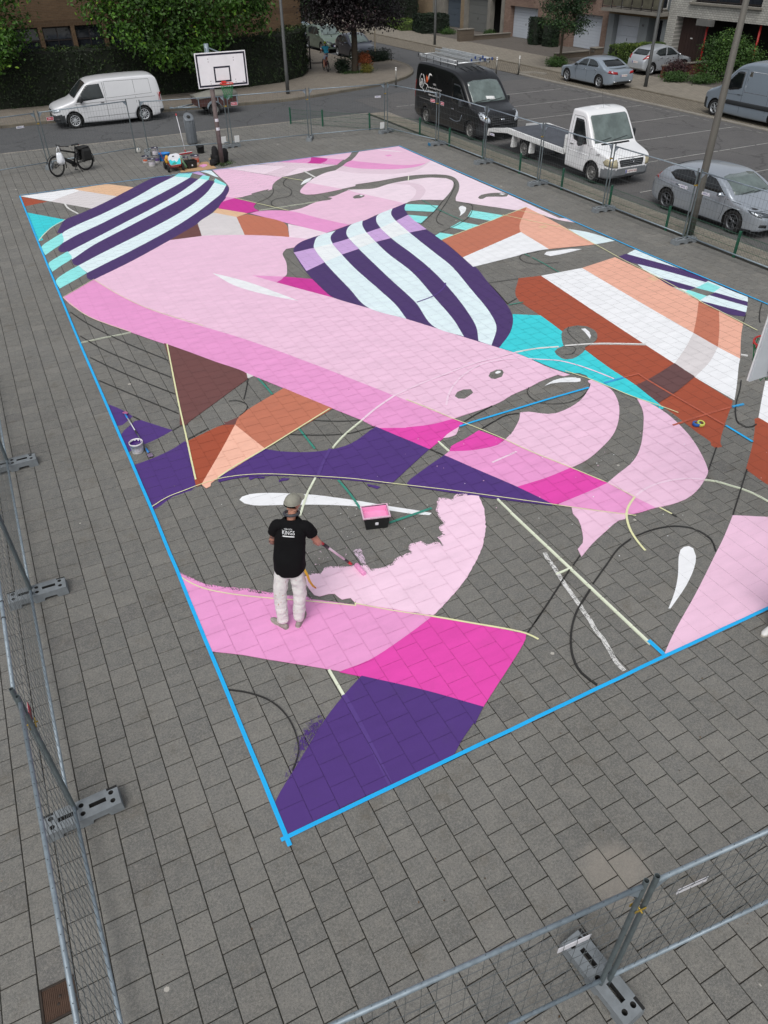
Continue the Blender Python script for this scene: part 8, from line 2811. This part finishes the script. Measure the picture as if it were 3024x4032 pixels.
# ------------------------------------------------------------------ baskets
POLE_BR = mat('weathered_basket_pole', (106, 94, 92), .7, .2, var=.3, scale=7)
BOARD_W = mat('backboard_white', (232, 233, 234), .55, var=.06, scale=3)
BOARD_B = mat('backboard_back', (196, 202, 208), .6, var=.08, scale=3)
NAVY = mat('navy_line', (16, 18, 40), .55, var=.1)
RIM_RED = mat('rim_red', (206, 50, 44), .45, var=.12)
NET_G = mat('green_net_cord', (30, 124, 74), .7, var=.2, scale=12)
def basket(label, x, y, rz, pole_off, board_off, bz=2.88, ring_x=0.0, sticker=True, net_col=NET_G):
 """local +y points to the court; the board face is at local y = board_off"""
 t = thing('basketball_hoop', label, 'basketball hoop', (x, y, 0), rz)
 MB().tube([(0, 0, -.02), (0, 0, 2.6)], .085, 18).build('pole', POLE_BR, t)
 MB().tube([(0, 0, 2.6), (0, 0, 4.02)], [.083, .08], 18).build('upper_pole', GALV, t)
 mb = MB(); mb.box((0, board_off * .5, 3.55), (.10, board_off, .10), bev=.01); mb.box((0, board_off * .5, 3.1), (.08, board_off, .08), bev=.01)
 mb.tube([(-.05, 0, 3.9), (-.5, board_off - .05, 3.7)], .02, 6); mb.tube([(.05, 0, 3.9), (.5, board_off - .05, 3.7)], .02, 6)
 mb.box((0, 0, 3.62), (.24, .24, .16), bev=.02)
 mb.build('arm', GALV, t)
 W, H = 1.8, 1.05
 yb = board_off
 mb = MB().use(BOARD_W).use(BOARD_B)
 mb.use(BOARD_W); mb.box((0, yb + .012, bz + H / 2), (W, .022, H), bev=.004)
 mb.use(BOARD_B); mb.box((0, yb - .012, bz + H / 2), (W - .004, .024, H - .004), bev=.003)
 bo = mb.build('backboard', None, t)
 mb = MB()
 for sx, sz, w, h in ((0, H - .06, W - .07, .055), (0, .06, W - .07, .055), (-W / 2 + .06, H / 2, .055, H - .175), (W / 2 - .06, H / 2, .055, H - .175),
                         (0, .15 + .45, .59, .05), (0, .15 + .025, .59, .05), (-.27, .375 , .05, .40), (.27, .375, .05, .40)):
  mb.box((sx, yb + .0245, bz + sz), (w, .003, h))
 mb.build('board_lines', NAVY, bo)
 mb = MB(); mb.prism([(-.03, -.012), (.05, -.012), (.05, .0), (.0, .0), (-.01, .02)], 0, .002, frame((-.72, yb + .0245, bz + .12), (-1, 0, 0), (0, 0, 1))); mb.build('maker_mark', NAVY, bo)
 for sx in (-.45, .45):
  for sz in (.12, .2, .78, .86):
   mb = MB(); mb.lathe([(.001, .006), (.012, .005), (.014, 0)], 8, frame((sx, yb + .0245, bz + sz), (-1, 0, 0), (0, 0, 1))); mb.build('bolt', STEEL, bo)
 mb = MB(); 
 for sx in (-.6, .6):
  mb.box((sx, yb - .045, bz + H / 2), (.05, .04, H - .1), bev=.006)
 mb.box((0, yb - .045, bz + .28), (.14, .05, .4), bev=.01)
 mb.build('back_brace', GRILLE if not sticker else GALV, bo)
 zr = bz + .15
 cy = yb + .15 + .225
 mb = MB()
 mb.tube([(ring_x + .225 * math.cos(2 * PI * i / 32), cy + .225 * math.sin(2 * PI * i / 32), zr) for i in range(32)], .012, 8, closed=True)
 mb.box((ring_x, yb + .09, zr - .01), (.14, .14, .03), bev=.006); mb.box((ring_x, yb + .03, zr - .04), (.16, .014, .14), bev=.004)
 for i in range(12):
  a = 2 * PI * (i + .5) / 12
  mb.box((ring_x + .225 * math.cos(a), cy + .225 * math.sin(a), zr - .02), (.012, .012, .03))
 mb.build('rim', RIM_RED, t)
 mb = MB()
 n, rows = 12, 6
 def np_(i, j):
  f = j / rows
  rr = .225 * (1 - .42 * f ** .8)
  a = 2 * PI * (i + .5 * j) / n + .05 * math.sin(i * 2.1 + j)
  return (ring_x + rr * math.cos(a), cy + rr * math.sin(a), zr - .03 - .42 * f + .012 * math.sin(i * 3 + j * 2))
 for i in range(n):
  for j in range(rows):
   mb.tube([np_(i, j), np_(i, j + 1)], .0055, 4, cap=False)
   mb.tube([np_(i, j), np_(i - 1, j + 1)], .0055, 4, cap=False)
 mb.build('net', net_col, t)['kind'] = 'stuff'
 if sticker:
  for z, c in ((1.58, SIGN_WHITE), (1.28, SIGN_WHITE)):
   mb = MB(); mb.lathe([(.087, z - .05), (.087, z + .05)], 18); o = mb.build('sticker', c, t)
   bmx = bmesh.new(); bmx.from_mesh(o.data)
   bmesh.ops.delete(bmx, geom=[f for f in bmx.faces if not (f.calc_center_median().y > .05)], context='FACES')
   bmx.to_mesh(o.data); bmx.free()
 return t
basket('basketball hoop with a white board and green net on the far side of the court', 7.52, 26.66, R(180), .06, 1.62)
basket('basketball hoop at the right edge, seen from behind its pale grey board', 7.50, -.6, 0, .06, 1.80, ring_x=-.10, sticker=False)

# ------------------------------------------------------------------ paint buckets, trays, cart
BK_W = mat('white_bucket', (226, 224, 226), .45, var=.08, scale=12)
BK_LID = mat('dark_bucket_lid', (42, 42, 62), .5, var=.1)
BK_BLK = mat('black_builders_bucket', (26, 27, 28), .55, var=.15)
LABEL_O = mat('orange_label', (214, 98, 58), .5, var=.2, scale=30)
LABEL_G = mat('pale_label', (206, 202, 212), .5, var=.25, scale=30)
LABEL_P = mat('purple_label', (92, 66, 132), .5, var=.15)
PAINT_P = mat('wet_purple_paint', (70, 40, 112), .25)
PAINT_PK = mat('wet_pink_paint', (242, 160, 204), .3)
BLUE_PL = mat('blue_plastic', (40, 128, 204), .45, var=.1)
def bucket(label, x, y, z, r, h, label_m=LABEL_G, lid=True, body=BK_W, fill=None, name='paint_bucket', rz=0, group=None):
 t = thing(name, label, 'bucket', (x, y, z), rz, group)
 prof = [(.001, 0), (r * .84, 0), (r * .86, .006), (r * .985, h - .03), (r * 1.03, h - .03), (r * 1.03, h), (r * .97, h), (r * .95, h - .02), (r * .83, .01), (.001, .01)]
 mb = MB(); mb.lathe(prof, 26); mb.build('pail', body, t)
 if lid:
  mb = MB(); mb.lathe([(r * 1.045, h - .012), (r * 1.045, h + .006), (r * .97, h + .008), (r * .95, h + .001), (.001, h + .001)], 26); l = mb.build('lid', BK_LID, t)
  mb = MB(); mb.lathe([(.001, 0), (r * .32, 0), (r * .30, .003), (.001, .003)], 12, Matrix.Translation((r * .25, -r * .2, h + .002))); mb.build('lid_sticker', SIGN_WHITE, l)
 if label_m:
  mb = MB()
  n = 14
  for s0 in (0,):
   pts = [(-PI / 2 - 1.0 + 2.0 * i / n) for i in range(n + 1)]
   for a, b in zip(pts, pts[1:]):
    f0, f1 = .25, .78
    q = lambda an, f: (r * (.862 + .122 * f) * 1.006 * math.cos(an), r * (.862 + .122 * f) * 1.006 * math.sin(an), h * f)
    mb.poly([q(a, f0), q(b, f0), q(b, f1), q(a, f1)])
  mb.build('paper_label', label_m, t, fix=False)
 if fill:
  mb = MB(); mb.lathe([(r * .93, h * .72), (.001, h * .72)], 24); mb.build('paint', fill, t)
  mb = MB()
  for i in range(24):
   a, b = 2 * PI * i / 24, 2 * PI * (i + 1) / 24
   k = .72 + .2 * abs(math.sin(i * 1.7))
   q = lambda an, f: (r * (.83 + .12 * f) * .985 * math.cos(an), r * (.83 + .12 * f) * .985 * math.sin(an), h * f)
   mb.poly([q(a, .70), q(b, .70), q(b, k), q(a, k)])
  mb.build('paint_smear', fill, t, fix=False)
 mb = MB(); mb.tube([(r * 1.04 * math.cos(a), -.02 - r * .55 * math.sin(a), h - .03 - r * .62 * math.sin(a)) for a in [PI * i / 12 for i in range(13)]], .004, 5); mb.build('handle', WIRE, t)
 return t
G_ = 'white paint buckets by the fence'
bucket('white paint bucket in front of the stack by the fence, dark lid', 5.07, 27.92, 0, .15, .25, LABEL_G, group=G_)
bucket('white paint bucket half hidden at the back, nearest the fence foot', 4.98, 28.62, 0, .14, .22, LABEL_O, group=G_)
bucket('white paint bucket at the bottom of the stack with a purple base band', 5.37, 28.42, 0, .14, .26, LABEL_P, group=G_)
bucket('white paint bucket on top of the two bucket stack', 5.37, 28.44, .268, .135, .25, LABEL_G, group=G_)
bucket('big white paint bucket with an orange label on the brown paper', 6.65, 27.34, 0, .165, .31, LABEL_O, group=G_)
bucket('small white paint pot with a dark lid behind the black tray', 6.38, 27.80, 0, .11, .19, LABEL_G, group=G_)
bucket('white bucket half full of purple paint beside the blue tape', .19, 7.76, .006, .115, .20, LABEL_G, lid=False, fill=PAINT_P, rz=R(20))
bucket('empty black bucket standing alone by the far fence', 7.33, 29.03, 0, .16, .27, None, lid=False, body=BK_BLK, name='black_bucket')
def paint_tray(label, x, y, rz, L, W, H, rim_m, fill, fy=.65):
 t = thing('paint_tray', label, 'paint tray', (x, y, .005), rz)
 k = .82
 def rect(l, w, z):
  return [(-l / 2, -w / 2, z), (l / 2, -w / 2, z), (l / 2, w / 2, z), (-l / 2, w / 2, z)]
 mb = MB()
 rings = [rect(L * k, W * k, 0), rect(L, W, H), rect(L * .97, W * .96, H), rect(L * k * .96, W * k * .95, .015)]
 vr = [[mb.bm.verts.new(p) for p in q] for q in rings]
 for a, b in zip(vr, vr[1:]):
  for i in range(4):
   mb.face([a[i], a[(i + 1) % 4], b[(i + 1) % 4], b[i]])
 mb.face(list(reversed(vr[0]))); mb.face(vr[-1])
 mb.build('trough', BK_BLK, t)
 mb = MB()
 a, b = rect(L * 1.06, W * 1.07, H + .006), rect(L * .955, W * .945, H + .006)
 va = [mb.bm.verts.new(p) for p in a]; vb = [mb.bm.verts.new(p) for p in b]; vc = [mb.bm.verts.new((p[0], p[1], H - .012)) for p in a]
 for i in range(4):
  mb.face([va[i], va[(i + 1) % 4], vb[(i + 1) % 4], vb[i]]); mb.face([vc[i], vc[(i + 1) % 4], va[(i + 1) % 4], va[i]])
 mb.build('rim', rim_m, t)
 if fill:
  mb = MB()
  q = [rect(L * .87, W * .86, H * .62), rect(L * .945, W * .93, H * .97)]
  u = [mb.bm.verts.new(p) for p in q[0]]; w = [mb.bm.verts.new(p) for p in q[1]]
  mb.face(u)
  for i in range(4):
   mb.face([u[i], u[(i + 1) % 4], w[(i + 1) % 4], w[i]])
  mb.build('paint', fill, t)
 mb = MB(); mb.box((0, -W * .46, H * .45), (.05, .012, .05), bev=.006); mb.build('catch', SIGN_WHITE, t)
 return t
paint_tray('black paint tray full of wet pink paint behind the man', 3.0, 4.03, R(-17), .40, .30, .24, mat('pink_smeared_rim', (222, 186, 206), .6, var=.25, scale=20), PAINT_PK)
paint_tray('empty black paint tray on the brown paper near the basketball pole', 6.33, 26.84, R(8), .42, .34, .25, BK_BLK, None)
# brown paper
pp = [(5.80, 26.35), (6.5, 26.22), (7.18, 26.30), (7.16, 27.45), (6.5, 27.55), (5.86, 27.50)]
mb = MB()
tri_fill(mb, [(x + rs.uniform(-.02, .02), y + rs.uniform(-.02, .02)) for x, y in smooth_poly(pp, True, .25, 20)], .006)
o = tag(mb.build('brown_paper', mat('kraft_paper', (182, 148, 110), .85, var=.1, scale=3), fix=False), 'sheet of brown paper with a pink paint spill under the trays', 'paper')
for p in o.data.polygons:
 if p.normal.z < 0: o.data.flip_normals(); break
mb = MB(); tri_fill(mb, [(6.62, 26.88), (6.75, 26.72), (6.95, 26.8), (7.0, 27.0), (6.9, 27.12), (6.74, 27.05)], .009); mb.build('pink_spill', pm('mid_pink'), o, fix=True)
mb = MB(); tri_fill(mb, [(6.70, 26.62), (6.86, 26.64), (6.84, 26.72), (6.70, 26.70)], .011); mb.build('paint_scrap', pm('lilac'), o, fix=True)
# hand cart
ct = thing('hand_cart', 'small red framed hand cart with black tyres, loaded with painting gear', 'cart', (5.68, 26.84, 0), R(0))
RED_C = mat('cart_red', (150, 56, 44), .55, var=.2, scale=10)
cwt = MB()
cwt.tube([(.095 * math.cos(2 * PI * i / 24), .095 * math.sin(2 * PI * i / 24), 0) for i in range(24)], .042, 8, closed=True)
cwm = cwt.mesh('wheel', RUBBER)
crm = MB().lathe([(.075, -.02), (.075, .02), (.02, .03), (.001, .03)], 14).mesh('rim', RED_C)
for x, y in ((-.28, .28), (-.28, -.26), (.28, -.24), (.28, .26)):
 w = add('wheel', cwm, ct); w.matrix_local = frame((x, y, .135), (0, 1, 0), (0, 0, 1))
 add('rim', crm, w)
mb = MB()
for y in (-.25, .27):
 mb.tube([(-.26, y, .135), (.26, y, .135)], .012, 6)
for x in (-.18, .18):
 mb.tube([(x, -.34, .20), (x, .36, .20)], .016, 6); mb.tube([(x, -.25, .135), (x, -.25, .20)], .012, 6); mb.tube([(x, .27, .135), (x, .27, .20)], .012, 6)
mb.tube([(-.2, -.34, .20), (.2, -.34, .20)], .016, 6); mb.tube([(-.2, .36, .20), (.2, .36, .20)], .016, 6)
for s in (-1, 1):
 mb.tube([(s * .22, -.34, .20), (s * .24, -.36, .40)], .013, 6); mb.tube([(s * .22, .36, .20), (s * .24, .38, .40)], .013, 6); mb.tube([(s * .24, -.36, .40), (s * .24, .38, .40)], .013, 6)
mb.tube([(-.24, .38, .20), (-.32, .40, .45), (-.36, .38, .62)], .013, 6)
mb.build('frame', RED_C, ct)
mb = MB(); mb.box((0, .01, .215), (.38, .66, .02)); mb.build('floor_board', RED_C, ct)
bd = thing('painted_board', 'white board with teal painted peaks leaning on the hand cart', 'board', (5.70, 26.58, .23), R(2))
mb = MB(); F = frame((0, 0, 0), (1, 0, 0), (0, .42, .9))
mb.prism([(-.19, 0), (.20, .0), (.235, .20), (.22, .36), (.12, .40), (-.12, .38), (-.22, .30), (-.25, .16)], 0, .012, F)
mb.build('panel', mat('pale_board', (220, 222, 226), .5), bd)
mb = MB(); mb.prism([(-.185, .008), (.195, .008), (.225, .17), (.20, .24), (.10, .12), (.06, .09), (-.02, .17), (-.07, .13), (-.15, .20), (-.24, .17)], .0125, .015, F); mb.build('teal_peaks', pm('turquoise'), bd)
mb = MB(); mb.prism([(-.18, .012), (.0, .012), (.06, .06), (-.02, .11), (-.09, .07)], .0155, .018, F); mb.build('green_peak', mat('sea_green_paint', (60, 160, 140), .6), bd)
mb = MB(); mb.box((-.02, .30, .0), (.07, .04, .004)); me_ = mb.mesh('hand_hole', HOLE); me_.transform(Matrix.Identity(4)); 
o = add('hand_hole', me_, bd); o.matrix_local = F @ Matrix.Translation((0, 0, .0135))
yb_ = thing('yellow_sack', 'crumpled yellow bag on the left of the hand cart', 'bag', (5.50, 27.0, .22))
mb = MB(); mb.loft([[((rx) * (1 + .15 * math.sin(3 * q + z * 40)) * math.cos(q), rx * .8 * (1 + .12 * math.sin(4 * q)) * math.sin(q), z) for q in [2 * PI * i / 16 for i in range(16)]] for z, rx in ((0, .07), (.05, .10), (.14, .10), (.22, .07), (.28, .04))])
mb.build('sack', mat('yellow_plastic', (206, 156, 44), .5, var=.15, scale=14), yb_)
tb = thing('blue_tub', 'blue plastic tub behind the hand cart', 'tub', (5.70, 28.55, 0))
mb = MB(); mb.loft([[(.26 * k * math.cos(q), .19 * k * math.sin(q), z) for q in [2 * PI * i / 20 for i in range(20)]] for z, k in ((0, .8), (.02, .82), (.26, 1.0), (.265, 1.06), (.265, .97), (.03, .8))], cap=True); mb.build('shell', BLUE_PL, tb)
for i, (x, y, z, rz, m, lb) in enumerate(((5.86, 27.55, .22, 30, 'blue', 'blue roll of cloth behind the white board on the cart'), (6.05, 27.45, .22, 100, 'clear', 'pale roll of clear film behind the white board on the cart'))):
 o = thing('film_roll', lb, 'roll', (x, y, z + .08), R(rz))
 mm = BLUE_PL if m == 'blue' else mat('clear_film', (186, 206, 206), .25)
 MB().tube([(-.16, 0, 0), (-.155, 0, 0), (.155, 0, 0), (.16, 0, 0)], [.05, .085, .085, .05], 16).build('wrap', mm, o)
 MB().tube([(-.17, 0, 0), (.17, 0, 0)], .03, 10).build('core', mat('card_core', (120, 84, 60), .8), o)
o = thing('green_roll', 'rolled green sheet leaning on the right of the hand cart', 'roll', (6.03, 26.86, .0))
MB().tube([(.10, -.12, .05), (-.06, .12, .40)], .05, 12).build('wrap', mat('green_sheet', (112, 150, 116), .6), o)
# squeegee broom
bm2 = thing('floor_squeegee', 'red floor squeegee with a long white pole leaning on the far fence', 'squeegee', (6.70, 29.0, 0))
MB().box((0, 0, .06), (.56, .05, .05), Matrix.Rotation(R(8), 3, 'Z'), bev=.01).build('head', mat('squeegee_red', (176, 34, 44), .5), bm2)
MB().box((0, -.005, .095), (.54, .035, .02), Matrix.Rotation(R(8), 3, 'Z'), bev=.006).build('head_top', SIGN_WHITE, bm2)
MB().tube([(0, .0, .09), (0, .05, .18)], .022, 8).build('socket', mat('squeegee_red', (176, 34, 44), .5), bm2)
MB().tube([(0, .05, .18), (-.02, .48, 1.36)], .0135, 8).build('pole', SIGN_WHITE, bm2)
MB().tube([(-.02, .48, 1.36), (-.021, .50, 1.44)], .018, 8).build('end_grip', RED_G, bm2)
# litter bin
BIN = mat('bin_grey', (112, 118, 124), .5, .25, var=.12, scale=6)
bn = thing('litter_bin', 'grey metal litter bin with a slanted top and round opening', 'litter bin', (7.48, 30.85, 0), R(0))
mb = MB()
N8 = 12
rings = []
for z, k in ((0.02, .92), (.06, 1.0), (.92, 1.0)):
 rings.append([(.215 * k * math.cos(2 * PI * i / N8 + .26), .195 * k * math.sin(2 * PI * i / N8 + .26), z) for i in range(N8)])
rings.append([(.215 * math.cos(2 * PI * i / N8 + .26), .195 * math.sin(2 * PI * i / N8 + .26), 1.02 + .16 * math.sin(2 * PI * i / N8 + .26)) for i in range(N8)])
rings.append([(.17 * math.cos(2 * PI * i / N8 + .26), .15 * math.sin(2 * PI * i / N8 + .26), 1.045 + .13 * math.sin(2 * PI * i / N8 + .26)) for i in range(N8)])
mb.loft(rings, smooth=False)
mb.build('body', BIN, bn)
mb = MB(); mb.lathe([(.001, .004), (.075, .004), (.085, .0)], 18, frame((.0, -.02, 1.035), (1, 0, 0), (0, .15, .13)).copy() if False else frame((0, -.01, 1.04), (1, 0, 0), (0, .75, .62))); mb.build('opening', HOLE, bn)
mb = MB()
for i in range(N8):
 a = 2 * PI * i / N8 + .26
 mb.tube([(.217 * math.cos(a), .197 * math.sin(a), .06), (.217 * math.cos(a), .197 * math.sin(a), .96)], .007, 4)
mb.build('ribs', BIN, bn)
mb = MB(); mb.lathe([(.2, 0), (.2, .03)], 16, cap=True); mb.build('plinth', IRON_D, bn)
# black bags at the foot of the pole
BAGM = mat('black_backpack_cloth', (20, 20, 22), .85, var=.25, scale=10, bump=.4)
def sackbag(name, label, cat, x, y, sx, sy, h, rz=0, straps=True):
 t = thing(name, label, cat, (x, y, 0), R(rz))
 mb = MB()
 mb.loft([[(sx * k * (1 + .08 * math.sin(3 * q + z * 9)) * math.cos(q), sy * k * (1 + .08 * math.sin(2 * q + z * 14)) * math.sin(q) + ly, z) for q in [2 * PI * i / 18 for i in range(18)]] for z, k, ly in ((0, .85, 0), (.04, 1, 0), (h * .5, 1.0, 0), (h * .8, .9, .02), (h * .95, .6, .03), (h, .25, .03))])
 mb.build('sack', BAGM, t)
 mb = MB(); mb.loft([[(sx * .7 * k * math.cos(q), -sy * .9 + .03 * k * math.sin(q) * 1.5, z) for q in [2 * PI * i / 12 for i in range(12)]] for z, k in ((.05, .7), (.1, 1), (h * .42, 1), (h * .5, .6))]); mb.build('front_pocket', BAGM, t)
 if straps:
  for s in (-1, 1):
   MB().tube([(s * sx * .4, sy * .8, h * .9), (s * sx * .5, sy * 1.3, h * .6), (s * sx * .5, sy * .9, h * .2)], .02, 6).build('strap', BAGM, t)
 return t
sackbag('backpack', 'black backpack standing upright left of the basketball pole', 'backpack', 7.38, 26.95, .14, .12, .64, 10)
sackbag('backpack', 'black rucksack slumped on the right of the basketball pole', 'backpack', 7.76, 27.05, .12, .16, .50, -40)
sackbag('shoulder_bag', 'black shoulder bag lying low at the left foot of the basketball pole', 'bag', 7.22, 26.78, .17, .13, .22, 30, straps=False)
o = thing('bottle', 'slim black drinking bottle beside the backpack', 'bottle', (7.24, 27.08, 0))
MB().lathe([(.001, 0), (.038, 0), (.04, .01), (.04, .24), (.025, .28), (.025, .33), (.001, .335)], 12).build('flask', BK_BLK, o)
o = thing('glass_jar', 'clear jar with brushes by the black bags', 'jar', (7.13, 26.92, 0))
MB().lathe([(.001, 0), (.06, 0), (.062, .12), (.06, .14)], 14).build('jar', mat('cloudy_glass', (196, 196, 190), .15), o)
for i in range(3):
 MB().tube([(0, 0, .05), (.04 * (i - 1), .03, .24)], .008, 5).build('brush', mat('brush_wood', (178, 150, 100), .6), o)
shrub('weeds', 'small weeds at the foot of the basketball pole', 7.6, 26.5, .3, .08, L_SHRUB, 160, .05, z=0, cat='weeds', lobes=[(-.2, 0, .03, .22, .15, .05), (.2, .1, .03, .2, .15, .05)])

# ------------------------------------------------------------------ small things lying on the mural
o = thing('paint_brush_pole', 'long pole with a paint pad lying on the purple triangles', 'paint pole', (.24, 9.15, .016))
d = Vector((.35 - .24, 7.46 - 9.15, 0)); L_ = d.length; o.rotation_euler = (0, 0, math.atan2(d.y, d.x))
MB().tube([(0.05, 0, .02), (.22, 0, .02)], .017, 8).build('end_grip', BLUE_PL, o)
MB().tube([(.22, 0, .02), (.72, 0, .02)], .011, 8).build('white_tube', mat('white_enamel_tube', (206, 208, 212), .4), o)
MB().tube([(.72, 0, .02), (.84, 0, .02)], .016, 8).build('lock_collar', GREY_G, o)
MB().tube([(.80, 0, .02), (1.42, 0, .02)], .012, 8).build('grey_tube', mat('grey_tube', (108, 114, 124), .45, .3), o)
MB().tube([(1.42, 0, .02), (1.58, 0, .02)], .018, 8).build('head_grip', BLUE_PL, o)
MB().box((1.66, 0, .02), (.10, .09, .03), bev=.01).build('paint_pad', mat('purple_stained_pad', (122, 106, 130), .8, var=.3, scale=30), o)
MB().box((1.60, 0, .02), (.05, .05, .03), bev=.008).build('pad_holder', GREY_G, o)
MB().box((-.02, .02, .012), (.10, .07, .022), Matrix.Rotation(R(20), 3, 'Z'), bev=.008).build('pink_tip', mat('pink_tip', (170, 96, 140), .8, var=.3, scale=30), o)
def tape_roll(label, x, y, m, z=.016, tilt=0.0):
 t = thing('tape_roll', label, 'roll of tape', (x, y, z), 0)
 t.rotation_euler = (tilt, 0, 0)
 MB().lathe([(.040, 0), (.068, 0), (.070, .003), (.070, .045), (.068, .048), (.040, .048), (.040, 0)], 28).build('winding', m, t)
 MB().lathe([(.0385, .0), (.041, .0), (.041, .0485), (.0385, .0485), (.0385, 0)], 24).build('core', mat('card_core', (120, 84, 60), .8), t)
tape_roll('roll of yellow green tape lying on the rust patch, leaning on another roll', 9.49, 3.82, mat('tape_yellow_green', (196, 206, 96), .5, var=.08), .022, R(14))
tape_roll('roll of blue tape half under the yellow green roll', 9.42, 3.85, mat('tape_blue_roll', (40, 96, 176), .5, var=.08), .016)
# dead leaves and scraps on the slabs
mb = MB(); tone_ = mb.bm.loops.layers.color.new('tone')
for _ in range(60):
 x, y = rs.uniform(-2.6, 8), rs.uniform(-3.5, 9)
 leaf(mb, tone_, (x, y, .012), (rs.gauss(0, .15), rs.gauss(0, .15), 1), rs.uniform(.012, .03), rs.random())
o = mb.build('leaf_litter', leaf_mat('dry_leaf', (70, 52, 34), (112, 84, 52), (170, 164, 150)), fix=False)
o['kind'] = 'stuff'
